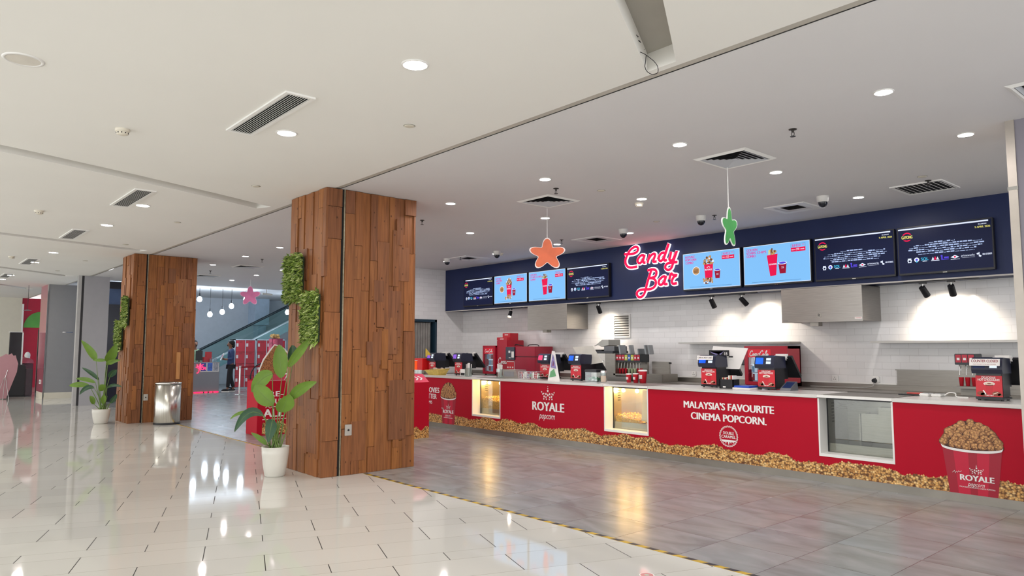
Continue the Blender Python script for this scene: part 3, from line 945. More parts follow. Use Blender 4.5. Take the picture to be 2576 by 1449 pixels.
def diffuser(x, y, s, label):
    t = thing('square_air_diffuser', label, 'air vent', (x, y, ZC), 'square ceiling diffusers')
    b = MB()
    h = s / 2
    def ring(a, c, za, zb, m):
        A = [(x + sx * a, y + sy * a, za) for sx, sy in ((-1, -1), (1, -1), (1, 1), (-1, 1))]
        B = [(x + sx * c, y + sy * c, zb) for sx, sy in ((-1, -1), (1, -1), (1, 1), (-1, 1))]
        b.add(A + B, [(i, (i + 1) % 4, (i + 1) % 4 + 4, i + 4) for i in range(4)], m)
    ring(h, h - 0.035, ZC - 0.001, ZC - 0.018, 0)
    ring(h - 0.035, h - 0.05, ZC - 0.018, ZC - 0.012, 0)
    b.build('frame', TRIM, t)
    b = MB()
    for k in range(5):
        a = h - 0.055 - k * 0.045
        ring(a, a - 0.034, ZC - 0.014, ZC - 0.003, 0)
    b.box(x - 0.03, y - 0.03, ZC - 0.012, x + 0.03, y + 0.03, ZC - 0.008, 0)
    b.build('cones', mat('diffuser_cone', '#c9cdd2', 0.4, var=0.02), t)
    MB().box(x - h + 0.05, y - h + 0.05, ZC - 0.0025, x + h - 0.05, y + h - 0.05, ZC - 0.001).build('backing', DARK, t)
diffuser(-3.92, 6.42, 0.6, 'square louvred ceiling diffuser above the hanging green star')
diffuser(-6.69, 6.45, 0.6, 'square louvred ceiling diffuser above the hanging orange star')
diffuser(-16.83, 6.33, 0.6, 'square louvred ceiling diffuser far behind the near wooden column')
diffuser(-1.2, 6.42, 0.6, 'square louvred ceiling diffuser cut off at the upper right edge')
diffuser(-19.7, 6.33, 0.6, 'square louvred ceiling diffuser right of the far wooden column, furthest away')

def hatchframe(x0, y0, x1, y1, hx0, hy0, hx1, hy1, label):
    t = thing('ceiling_cassette', label, 'air vent', ((x0 + x1) / 2, (y0 + y1) / 2, ZC), 'square ceiling cassettes with open centres')
    b = MB()
    def ring(A, za, B, zb, m=0):
        P = [(A[0], A[1], za), (A[2], A[1], za), (A[2], A[3], za), (A[0], A[3], za), (B[0], B[1], zb), (B[2], B[1], zb), (B[2], B[3], zb), (B[0], B[3], zb)]
        b.add(P, [(i, (i + 1) % 4, (i + 1) % 4 + 4, i + 4) for i in range(4)], m)
    o = (x0, y0, x1, y1); h = (hx0, hy0, hx1, hy1)
    i1 = tuple(a + d for a, d in zip(o, (0.012, 0.012, -0.012, -0.012)))
    i2 = tuple(a + d for a, d in zip(h, (-0.06, -0.06, 0.06, 0.06)))
    ring(o, ZC - 0.001, i1, ZC - 0.012)
    ring(i1, ZC - 0.012, i2, ZC - 0.012)
    b.build('frame', TRIM, t)
    b = MB()
    ring(i2, ZC - 0.012, h, ZC + 0.03)
    b.build('sloped_rim', mat('rim_grey', '#b5b4b8', 0.5), t)
hatchframe(-5.08, 9.0, -4.5, 9.62, -4.93, 9.17, -4.67, 9.43, 'square ceiling cassette with open centre beside the rightmost dome camera')
hatchframe(-8.85, 9.08, -8.22, 9.75, -8.66, 9.27, -8.4, 9.55, 'square ceiling cassette with open centre above the neon sign')
hatchframe(-12.48, 8.98, -11.8, 9.65, -12.28, 9.2, -12.0, 9.45, 'square ceiling cassette with open centre above the leftmost menu screens')

def camera_dome():
    t = thing('dome_camera', 'dome camera', 'security camera')
    MB().lathe([(0.075, 0.0), (0.075, -0.02), (0.07, -0.06), (0.058, -0.075)], (0, 0, 0), 24).build('housing', mat('camera_white', '#d8d6d2', 0.35), t)
    MB().lathe([(0.056, -0.072), (0.054, -0.1), (0.04, -0.125), (0.02, -0.138), (0.001, -0.142)], (0, 0, 0), 24).build('dome', mat('smoked_dome', '#1c1f28', 0.06), t)
    return t
cams = [(-4.19, 8.89), (-5.99, 8.87), (-7.51, 8.93), (-10.88, 9.06), (-12.5, 9.01)]
place(camera_dome(), [(x, y, ZC) for x, y in cams], ['white ceiling dome camera with dark globe, %s from the right above the counter' % ORD[i] for i in range(5)], 'dome cameras')

def sprinkler():
    t = thing('sprinkler_head', 'sprinkler', 'sprinkler')
    m = mat('sprinkler_metal', '#4a4744', 0.35, 0.7)
    MB().lathe([(0.035, 0.0), (0.033, -0.006), (0.012, -0.01)], (0, 0, 0), 16).build('escutcheon', m, t)
    b = MB().cyl((0, 0, -0.008), (0, 0, -0.03), 0.011, n=10).tube([(-0.012, 0, -0.03), (-0.014, 0, -0.05), (0, 0, -0.064)], 0.003, 6).tube([(0.012, 0, -0.03), (0.014, 0, -0.05), (0, 0, -0.064)], 0.003, 6)
    b.build('body', m, t)
    MB().cyl((0, 0, -0.064), (0, 0, -0.068), 0.024, n=14).build('deflector', m, t)
    return t
sp = [('front', (-3.04, 5.93)), ('front', (-6.09, 6.0)), ('front', (-8.96, 5.99)), ('front', (-15.21, 6.03)), ('front', (-18.34, 5.97)), ('rear', (-2.98, 8.95)), ('rear', (-5.83, 8.97)), ('rear', (-8.96, 8.96)), ('rear', (-12.06, 9.04))]
cnt = {}
lab = []
for r_, _ in sp:
    cnt[r_] = cnt.get(r_, 0) + 1
    lab.append('small dark sprinkler head in the ceiling, %s from the right in the %s row' % (ORD[cnt[r_] - 1], r_))
place(sprinkler(), [(p[0], p[1], ZC) for _, p in sp], lab, 'ceiling sprinklers')

def smoke():
    t = thing('smoke_detector', 'smoke detector', 'smoke detector')
    m = mat('detector_white', '#ddd6c6', 0.45)
    MB().lathe([(0.06, 0.0), (0.06, -0.018), (0.055, -0.022)], (0, 0, 0), 24, close=True).build('base', m, t)
    MB().lathe([(0.048, -0.02), (0.05, -0.03), (0.048, -0.045), (0.03, -0.052), (0.001, -0.053)], (0, 0, 0), 24).build('sensor', m, t)
    b = MB()
    for k in range(10):
        a = 2 * PI * k / 10
        b.box(-0.004, 0, 0, 0.004, 0.003, 0.01)
        b.v[-8:] = [tuple(Matrix.Rotation(a, 3, 'Z') @ Vector((x, y + 0.048, z - 0.042))) for x, y, z in b.v[-8:]]
    b.build('vents', DARK, t)
    return t
place(smoke(), [(-6.93, 1.46, ZC), (-11.87, 1.5, ZC), (-18.2, 1.86, ZC), (-5.99, 7.45, ZC), (-11.05, 9.3, ZC)],
      ['round cream smoke detector in the hall ceiling, nearest of the three in its row', 'round cream smoke detector in the hall ceiling, middle of the three in its row', 'round cream smoke detector in the hall ceiling, furthest of the three in its row',
       'round white smoke detector beside a downlight left of the hanging green star', 'round white smoke detector near the fourth dome camera'], 'smoke detectors')

def disc():
    t = thing('ceiling_disc', 'disc', 'sprinkler cover')
    MB().lathe([(0.045, -0.001), (0.045, -0.006), (0.038, -0.009)], (0, 0, 0), 20, close=True).build('cover', mat('disc_cream', '#d3cdbd', 0.5), t)
    MB().lathe([(0.052, -0.0005), (0.05, -0.003), (0.045, -0.0005)], (0, 0, 0), 20).build('rim', mat('disc_rim', '#8f8a7e', 0.5), t)
    return t
ds = [(-5.18, 3.32), (-8.35, 3.21), (-11.57, 3.25), (-14.71, 3.24), (-18.05, 3.19), (-20.84, 3.09)]
place(disc(), [(x, y, ZC) for x, y in ds], ['small flat round cover in the hall ceiling, %s from the front in its row' % ORD[i] for i in range(6)], 'flat ceiling covers in the hall')
ds = [(-2.95, 8.69), (-5.81, 6.5), (-6.7, 8.75)]
place(disc(), [(x, y, ZC) for x, y in ds], ['small flat round cover in the ceiling near the square slatted grille', 'small flat round cover between the two hanging stars', 'small flat round cover in the ceiling above the neon sign'], 'flat ceiling covers over the grey floor')

# loose wiring in the first trough
b = MB()
P = [(-2.98, 3.78, ZC + 0.1), (-2.96, 3.7, ZC + 0.05), (-2.9, 3.64, ZC + 0.02), (-2.85, 3.66, ZC - 0.02), (-2.84, 3.74, ZC - 0.06), (-2.88, 3.8, ZC - 0.085), (-2.95, 3.82, ZC - 0.07), (-2.985, 3.8, ZC - 0.02), (-2.975, 3.8, ZC + 0.06)]
b.tube([bez(Vector(P[max(0, i - 1)]), Vector(P[i]), Vector(P[min(len(P) - 1, i + 1)]), 0.25 + 0.5 * j / 3) for i in range(len(P)) for j in range(3)], 0.0025, 6)
b.tube([(-2.86, 3.5, ZC + 0.11), (-2.83, 3.5, ZC + 0.08), (-2.83, 3.54, ZC + 0.07), (-2.88, 3.56, ZC + 0.09), (-2.86, 3.6, ZC + 0.06), (-2.9, 3.63, ZC + 0.1)], 0.0025, 6)
tag(b.build('loose_cable', BLACK), 'loop of loose black wire hanging out of the ceiling trough', 'cable')

# ================================================================== SERVING COUNTER
YF = 8.02
XA, XB = -14.4, 1.0
OPEN = [(-10.325, -9.53), (-7.155, -6.34), (-3.925, -3.115)]
ZO = 0.31
cnt_t = thing('serving_counter', 'long red serving counter with popcorn graphics and three display windows', 'counter', (-6.5, YF, 0))
edges = [XA] + [q for o_ in OPEN for q in o_] + [XB]
pan = []
for i in range(4):
    b = MB().box(edges[2 * i], YF, 0.08, edges[2 * i + 1], YF + 0.03, 0.935)
    if i < 3:
        b.box(edges[2 * i + 1], YF, 0.08, edges[2 * i + 2], YF + 0.03, ZO)
    pan.append(b.build('front_panel', RED, cnt_t))
MB().box(XA, YF + 0.004, 0, XB, YF + 0.05, 0.08).box(XA, YF - 0.004, 0.078, XB, YF + 0.02, 0.084).build('kick_plate', KICK, cnt_t)
b = MB().box(XA, 8.74, 0, XB, 8.8, 0.935)
for i in range(4):
    b.box(edges[2 * i], YF + 0.03, 0.0, edges[2 * i + 1], 8.74, 0.93)
b.build('carcass', mat('carcass_grey', '#6e6b68', 0.6), cnt_t)
WARMSTEEL = mat('cabinet_steel', '#c9c3b4', 0.3, 0.9, var=0.05, scale=4)
for i, (a, c) in enumerate(OPEN):
    b = MB()
    y1 = 8.2
    b.box(a, YF - 0.004, ZO + 0.012, a + 0.018, y1, 0.935).box(c - 0.018, YF - 0.004, ZO + 0.012, c, y1, 0.935).box(a, YF - 0.004, ZO - 0.02, c, y1, ZO + 0.012)
    b.build('window_frame', TRIM, cnt_t)
    b = MB().box(a + 0.018, 8.72, ZO, c - 0.018, 8.74, 0.93).box(a + 0.018, y1, ZO, a + 0.024, 8.73, 0.93).box(c - 0.024, y1, ZO, c - 0.018, 8.73, 0.93)
    b.box(a + 0.018, y1 + 0.02, ZO, c - 0.018, 8.73, ZO + 0.02).box(a + 0.018, y1 + 0.012, ZO + 0.012, c - 0.018, y1 + 0.03, 0.42)
    b.box(a + 0.018, y1, 0.915, c - 0.018, 8.73, 0.93)
    if i == 1:
        b.box(c - 0.33, 8.5, 0.42, c - 0.315, 8.7, 0.91)
    if i == 2:
        b.box(a + 0.27, 8.45, ZO, a + 0.285, 8.72, 0.75).box(a + 0.3, 8.44, 0.45, c - 0.06, 8.46, 0.76).box(a + 0.55, 8.3, 0.6, c - 0.05, 8.44, 0.85)
        b.tube([(a + 0.08, 8.3, 0.9), (a + 0.1, 8.4, 0.84), (a + 0.2, 8.45, 0.86), (a + 0.28, 8.5, 0.9)], 0.01, 6)
    b.build('warmer_cabinet', STEELD if i == 2 else WARMSTEEL, cnt_t)
    b = MB()
    for k in range(5 if i < 2 else 7):
        b.box(a + 0.0242, 8.3, 0.86 - 0.035 * k, a + 0.027, 8.36, 0.875 - 0.035 * k)
    b.build('vent_slots', DARK, cnt_t)
    b = MB().box(a + 0.018, y1, ZO + 0.012, c - 0.018, y1 + 0.006, 0.935)
    b.build('glass_pane', glass('counter_glass', '#f4f6f2' if i < 2 else '#f4f6f2', 0.1), cnt_t)
    b = MB().box(a + 0.018, y1 - 0.004, ZO + 0.012, a + 0.028, y1 + 0.008, 0.935).box(a + 0.018, y1 - 0.004, 0.918, c - 0.018, y1 + 0.008, 0.935)
    b.build('glass_seal', BLACK, cnt_t)
    if i < 2:
        b = MB()
        for x in (a + 0.1, a + 0.42) if i == 0 else (a + 0.1, a + 0.36):
            b.ball((x, 8.34, 0.875), 0.028, 0, 12, 8)
        b.build('heat_lamp', glow('heat_lamp_glow', '#ffc878', 330), cnt_t)
# popcorn resting in the warmers
def popheap(x0, x1, zf, n, km, label):
    b = MB()
    rr = random.Random(n)
    b.poly([(x0, 8.24, 0.33), (x1, 8.24, 0.33), (x1, 8.24, zf(1) - 0.03), (x0, 8.24, zf(0) - 0.03)])
    b.quad((x0, 8.24, zf(0) - 0.03), (x1, 8.24, zf(1) - 0.03), (x1, 8.7, zf(1) - 0.02), (x0, 8.7, zf(0) - 0.02))
    for i in range(n):
        u = rr.random()
        x = x0 + 0.012 + (x1 - x0 - 0.024) * u
        if i % 2:
            y, z = 8.248 + rr.uniform(0, 0.006), rr.uniform(0.40, zf(u))
        else:
            y, z = rr.uniform(8.25, 8.66), zf(u) + rr.uniform(-0.02, 0.015)
        b.ball((x, y, z), rr.uniform(0.009, 0.014), 0, 6, 4, (1, rr.uniform(0.7, 1.1), rr.uniform(0.7, 1.1)), 0.25)
    tag(b.build('popcorn_heap', km), label, 'popcorn', kind='stuff')
popheap(-10.295, -9.56, lambda u: 0.60 + 0.02 * math.sin(u * 9) - 0.05 * u, 1300, KERNEL, 'pale popcorn heaped behind the left lit counter window')
popheap(-7.125, -6.675, lambda u: 0.52 - 0.07 * u, 900, KERNELY, 'yellow popcorn in the middle lit counter window, left of the divider')
popheap(-6.65, -6.37, lambda u: 0.40 - 0.02 * u, 400, KERNELY, 'thin yellow popcorn layer right of the divider in the middle counter window')
b = MB().add([(-6.64, 8.24, 0.46), (-6.37, 8.24, 0.43), (-6.37, 8.3, 0.9), (-6.66, 8.3, 0.9)], [(0, 1, 2, 3)])
b.add([(-6.64, 8.246, 0.46), (-6.37, 8.246, 0.43), (-6.37, 8.306, 0.9), (-6.66, 8.306, 0.9)], [(3, 2, 1, 0)])
tag(b.build('paper_sheet', mat('cream_paper', '#e8d9b0', 0.7)), 'cream paper sheet inside the middle lit counter window', 'paper')

# printed graphics on the panels
heap = [(-14.4, .23), (-12.6, .25), (-11.65, 0.24), (-11.48, 0.237), (-11.3, 0.226), (-10.8, 0.247), (-10.59, 0.24), (-10.35, 0.215), (-10.12, 0.246), (-9.98, 0.284), (-9.79, 0.277), (-9.62, 0.241), (-9.41, 0.298), (-9.26, 0.283), (-9.1, 0.255), (-8.95, 0.253), (-8.71, 0.285), (-8.52, 0.23), (-8.36, 0.219), (-8.2, 0.225), (-8.07, 0.255), (-7.81, 0.258), (-7.6, 0.288), (-7.4, 0.246), (-7.24, 0.208), (-7.12, 0.235), (-6.93, 0.241), (-6.78, 0.277), (-6.6, 0.249), (-6.46, 0.251), (-6.29, 0.273), (-6.12, 0.213), (-5.99, 0.2), (-5.83, 0.221), (-5.64, 0.209), (-5.45, 0.253), (-5.28, 0.271), (-5.11, 0.229), (-4.99, 0.222), (-4.83, 0.215), (-4.7, 0.211), (-4.49, 0.262), (-4.34, 0.25), (-4.17, 0.188), (-4.03, 0.209), (-3.91, 0.205), (-3.84, 0.195), (-3.64, 0.25), (-3.49, 0.246), (-3.33, 0.249), (-3.17, 0.236), (-3.03, 0.188), (-2.9, 0.214), (-2.75, 0.197), (-2.6, 0.236), (-2.13, 0.247), (-1.99, 0.234), (-1.6, .2), (-1.2, .26), (-0.7, .21), (0.2, .25), (1.0, .22)]
def hz(x):
    for (a, z0), (c, z1) in zip(heap, heap[1:]):
        if a <= x <= c:
            u = (x - a) / (c - a)
            u = u * u * (3 - 2 * u)
            return z0 + (z1 - z0) * u
    return 0.22
for i in range(4):
    x0 = edges[2 * i]
    x1 = edges[2 * i + 2] if i < 3 else XB
    b = MB()
    x = x0
    top = []
    while x < x1:
        w = R.uniform(0.016, 0.028)
        c = min(x1, x + w)
        z = hz((x + c) / 2) + R.uniform(-0.012, 0.006)
        for k in range(5):
            u = k / 4
            top.append((x + (c - x) * u, z + 0.55 * w * math.sin(PI * u)))
        x = c
    lo = [(q[0], YF - 0.0012, 0.085) for q in top]
    hi = [(q[0], YF - 0.0012, q[1]) for q in top]
    k = len(top)
    b.add(lo + hi, [(j, j + 1, k + j + 1, k + j) for j in range(k - 1)])
    b.build('popcorn_print', POP_PRINT, pan[i])

def star(cx, cz, r, rot=0):
    return [(cx + (r if k % 2 == 0 else r * 0.42) * math.sin(rot + k * PI / 5), cz + (r if k % 2 == 0 else r * 0.42) * math.cos(rot + k * PI / 5)) for k in range(10)]
def royale(b, cx, cz, w, org, u=(1, 0, 0), v=(0, 0, 1), mi=0, tag_line=False):
    """crown of stars, the word and the script word below; w = width of the word"""
    O, U, V = Vector(org), Vector(u), Vector(v)
    P = lambda x, z: O + U * (cx + x * w) + V * (cz + z * w)
    n = U.cross(V) * 0.001
    b.text('ROYALE', P(0, 0), w * 0.275, u, v, mi, 0.045, 0.001, width=w)
    b.text('popcorn', P(-0.02, -0.2), w * 0.2, u, v, mi, 0.004, 0.001, width=w * 0.48, shear=0.3)
    for x, z, s in ((0, .46, .012), (0, .415, .018), (0, .36, .034), (-.2, .33, .022), (.2, .33, .022), (-.13, .3, .02), (.13, .3, .02), (-.165, .285, .024), (.165, .285, .024), (-.06, .29, .03), (.06, .29, .03), (0, .265, .034), (-.12, .235, .03), (.12, .235, .03), (-.06, .22, .026), (.06, .22, .026), (-.13, .18, .024), (-.045, .175, .022), (.045, .175, .022), (.13, .18, .024)):
        b.poly([O + U * q[0] + V * q[1] + n for q in star(cx + x * w, cz + z * w, s * w * 1.15)], mi)
def bucket(parent, xc, rim_w, base_w, rz, bz, sag, top, seed, side=1):
    Y = YF - 0.002
    rr = random.Random(seed)
    b = MB()
    n = 14
    def ell(w, z, sg, t):
        return (xc + w / 2 * math.cos(t), z + sg * math.sin(t))
    stripes = [(PI, PI + 0.9), (PI + 0.9, PI + 1.45), (PI + 1.45, PI + 1.75), (PI + 1.75, PI + 2.2), (PI + 2.2, 2 * PI)]
    for k, (a, c) in enumerate(stripes):
        t = [a + (c - a) * j / 6 for j in range(7)]
        p = [ell(rim_w * 0.965, rz - 0.012, sag, q) for q in t] + [ell(base_w, bz + 0.0, 0.004, q) for q in t[::-1]]
        b.poly([(x, Y, z) for x, z in p[::-1]], k % 2)
    b.build('bucket_print', [mat('bucket_red', '#a60d2c', 0.4, var=0.02), mat('bucket_light_red', '#c9123a', 0.4, var=0.02)], parent)
    b = MB()
    # mound of caramel popcorn, back to front
    dz = top - rz
    b.poly([(xc + rim_w * 0.49 * math.cos(t), Y - 0.0006, rz - 0.01 + (dz * 0.84 if math.sin(t) > 0 else sag * 0.9) * math.sin(t)) for t in [2 * PI * q / 30 for q in range(30)]], 1)
    pts = []
    for lv in range(9):
        h = 1 - lv / 8
        half = (1 - h ** 1.5) ** 0.6 if h < 1 else 0.0
        m_ = max(1, int(round(half * 7.5)))
        for k in range(m_):
            u = 0 if m_ == 1 else -half + 2 * half * k / (m_ - 1)
            pts.append((u * 0.95 + rr.uniform(-.04, .04), h * 0.92 + rr.uniform(-.03, .03)))
    for k, (u, h) in enumerate(pts):
        r = rr.uniform(0.058, 0.075) * rim_w
        cx_, cz_ = xc + u * (rim_w / 2 - r * 0.6), rz - sag * math.sqrt(max(0, 1 - u * u)) * 0.8 + r * 0.7 + h * (dz - r * 1.2)
        y = Y - 0.001 - k * 0.00004
        an = rr.uniform(0, PI)
        def blob(f, dx, dz_, mi, lay, n_=12):
            b.poly([(cx_ + dx + r * f * 1.12 * math.cos(q) * (1 + rr.uniform(-.07, .07)), y - lay * 0.000006, cz_ + dz_ + r * f * math.sin(q) * (1 + rr.uniform(-.07, .07))) for q in [2 * PI * j / n_ for j in range(n_)]], mi)
        blob(1.08, 0.0, -0.05 * r, 1, 0)
        blob(0.98, 0, 0, 0, 1)
        lobes = [(an + j * 1.5 + rr.uniform(-.3, .3)) for j in range(4)]
        for j, q0 in enumerate(lobes):
            dx, dz_ = 0.48 * r * math.cos(q0), 0.45 * r * math.sin(q0)
            blob(0.52, dx, dz_ - 0.03 * r, 1, 2 + j, 10)
            blob(0.47, dx, dz_ + 0.02 * r, 0, 2.4 + j, 10)
            blob(0.26, dx - 0.05 * r, dz_ + 0.12 * r, 3, 2.7 + j, 8)
    b.build('popcorn_picture', [POP_DISC, mat('popcorn_gap', '#4a2816', 0.5), POP_BALL, mat('popcorn_light', '#d2a064', 0.45, var=0.2, scale=60)], parent)
    b = MB()
    t = [PI + PI * j / 20 for j in range(21)]
    o1 = [ell(rim_w, rz, sag, q) for q in t]
    o2 = [ell(rim_w * 0.975, rz - 0.022 * rim_w / 0.5, sag, q) for q in t]
    for j in range(20):
        b.poly([(x, Y - 0.004, z) for x, z in (o1[j], o1[j + 1], o2[j + 1], o2[j])][::-1])
    b.build('bucket_rim', INK, parent)
bucket(pan[0], -11.05, 0.5, 0.38, 0.605, 0.085, 0.055, 0.92, 4)
bucket(pan[3], -2.405, 0.535, 0.41, 0.555, 0.085, 0.045, 0.85, 5)
for p_, xc, zc, w in ((pan[0], -11.05, 0.31, 0.33), (pan[3], -2.37, 0.24, 0.285)):
    b = MB()
    royale(b, xc, zc, w, (0, YF - 0.0035, 0))
    if p_ is pan[0]:
        b.box(-11.19, YF - 0.005, 0.195, -10.91, YF - 0.0045, 0.203)
        b.tube([(-11.27, YF - 0.005, .36), (-11.25, YF - 0.005, .385), (-11.24, YF - 0.005, .35), (-11.22, YF - 0.005, .375), (-11.2, YF - 0.005, .36)], 0.003, 5)
    else:
        b.text("MALAYSIA'S FAVOURITE CINEMA POPCORN", (-2.372, YF - 0.0035, 0.152), 0.02, bold=0.01, width=0.3)
        b.tube([(x, YF - 0.005, z - .035) for x, z in ((-2.58, .315), (-2.56, .335), (-2.555, .31), (-2.545, .33), (-2.535, .318), (-2.525, .335), (-2.515, .325), (-2.5, .338))], 0.0025, 5)
    b.build('lettering', INK, p_)
b = MB()
for s, x1, z, h in (('MOVIES', -11.35, 0.69, 0.105), ('BETTER', -11.435, 0.57, 0.1), ('1995', -11.585, 0.455, 0.06)):
    w = 0.62 * h * len(s) * 1.12
    b.text(s, (x1 - w / 2, YF - 0.001, z), h * 1.38, bold=0.03, width=w)
b.build('lettering', INK, pan[0])
b = MB()
royale(b, -8.35, 0.56, 0.72, (0, YF - 0.001, 0))
b.build('lettering', INK, pan[1])
b = MB()
b.text("MALAYSIA'S FAVOURITE", (-5.105, YF - 0.001, 0.757), 0.128, bold=0.042, width=1.28)
b.build('lettering', INK, pan[2])
b = MB()
b.text('CINEMA POPCORN.', (-5.1, YF - 0.001, 0.617), 0.128, bold=0.042, width=1.07)
b.build('lettering', INK, pan[2])
b = MB()
bx, bz, br = -5.085, 0.40, 0.131
k = 26
o1 = [(bx + (br + 0.004 * math.cos(q * 26)) * math.cos(q), bz + (br + 0.004 * math.cos(q * 26)) * math.sin(q)) for q in [2 * PI * j / 104 for j in range(104)]]
for r0, r1 in ((1.0, 0.945), (0.895, 0.865)):
    for j in range(104):
        a, c = o1[j], o1[(j + 1) % 104]
        f = lambda q, s: (bx + (q[0] - bx) * s, YF - 0.0012, bz + (q[1] - bz) * s)
        if r0 < 1 and j % 104 > 104 * 0.5 and j % 104 < 104 * 0.98:
            pass
        b.poly([f(a, r0), f(a, r1), f(c, r1), f(c, r0)])
b.text('DOUBLE', (bx, YF - 0.001, bz + 0.038), 0.052, bold=0.015, width=0.15)
b.text('CARAMEL', (bx, YF - 0.001, bz - 0.008), 0.052, bold=0.015, width=0.2)
d_ = [(-0.1, -0.045), (0.1, -0.045), (0.1, -0.06), (0.088, -0.068), (0.075, -0.062), (0.068, -0.082), (0.055, -0.07), (0.04, -0.066), (0.034, -0.09), (0.022, -0.07), (0.012, -0.07), (0.0, -0.112), (-0.012, -0.07), (-0.03, -0.07), (-0.038, -0.095), (-0.05, -0.07), (-0.07, -0.078), (-0.082, -0.064), (-0.1, -0.06)]
b.poly([(bx + x, YF - 0.0012, bz + z) for x, z in d_[::-1]])
b.build('badge_print', INK, pan[2])

# worktop
t = thing('worktop', 'white counter top running above the red panels with steel sections', 'worktop', (-6.5, 8.4, 0.935))
WT = mat('worktop_white', '#d9d7d2', 0.18, var=0.02)
segs = [(XA, OPEN[0][0]), (OPEN[0][1], OPEN[1][0]), (OPEN[1][1], OPEN[2][0]), (OPEN[2][1], XB)]
for a, c in segs:
    MB().rbox(a, 8.0, 0.937, c, 8.8, 0.975, 0.004).build('top_slab', WT, t)
for a, c in OPEN:
    b = MB().box(a, 8.0, 0.945, c, 8.05, 0.972, 1).box(a, 8.05, 0.945, c, 8.8, 0.962, 0).box(a + 0.03, 8.1, 0.962, c - 0.03, 8.75, 0.975, 0)
    b.build('steel_insert', [STEELD, TRIM], t)

# back counter along the tiled wall
t = thing('back_counter', 'low steel back counter along the white tiled wall', 'counter', (-6.5, 10.6, 0))
MB().box(XA, 10.28, 0, XB, YB - 0.002, 0.86).build('carcass', mat('dark_steel_front', '#77736e', 0.4, 0.6), t)
MB().rbox(XA, 10.25, 0.86, XB, YB - 0.002, 0.9, 0.004).build('steel_top', STEELD, t)
tag(MB().box(XA, YB - 0.02, 0.901, XB, YB - 0.004, 0.975).build('steel_upstand', STEELD), 'narrow steel upstand strip between the back counter and the tiles', 'splashback')
tag(MB().box(-4.17, YB - 0.02, 0.976, -2.2, YB - 0.004, 1.195).box(-4.19, YB - 0.024, 1.185, -2.2, YB - 0.004, 1.2).build('splash_panel', STEELD), 'grey steel splash panel on the tiled wall behind the closed till', 'splashback')
tag(MB().box(-7.9, YB - 0.02, 0.977, -4.18, YB - 0.002, 1.0).build('tile_ledge', TRIM), 'white ledge strip along the foot of the tiled wall', 'trim')

# ================================================================== FASCIA: SCREENS AND NEON
SC_BLUE = glow('screen_blue', '#80bef4', 1.0)
SC_PINK = glow('screen_pink', '#e0309a', 0.9)
SC_RED = glow('screen_red', '#ee1450', 0.9)
SC_DRED = glow('screen_dark_red', '#b0163c', 0.7)
SC_WHITE = glow('screen_white', '#e2ebff', 1.0)
SC_DARK = mat('screen_black', '#10183a', 0.3, es=0.22, var=0.0, spec=0.15)
SC_YEL = glow('screen_yellow', '#e9e27a', 0.9)
SC_CYAN = glow('screen_cyan', '#48c4ee', 0.8)
SC_VIO = glow('screen_violet', '#5a4ae0', 0.9)
SC_CORN = glow('screen_corn', '#d9a870', 0.7)
SC_BROWN = glow('screen_brown', '#8a5638', 0.6)
SC_LINE = glow('screen_line_blue', '#5c8fd0', 0.6)
SMATS = [SC_BLUE, SC_PINK, SC_RED, SC_DRED, SC_WHITE, SC_DARK, SC_YEL, SC_CYAN, SC_VIO, SC_CORN, SC_BROWN, SC_LINE, glow('screen_pale_blue', '#b9cdf5', 0.85)]
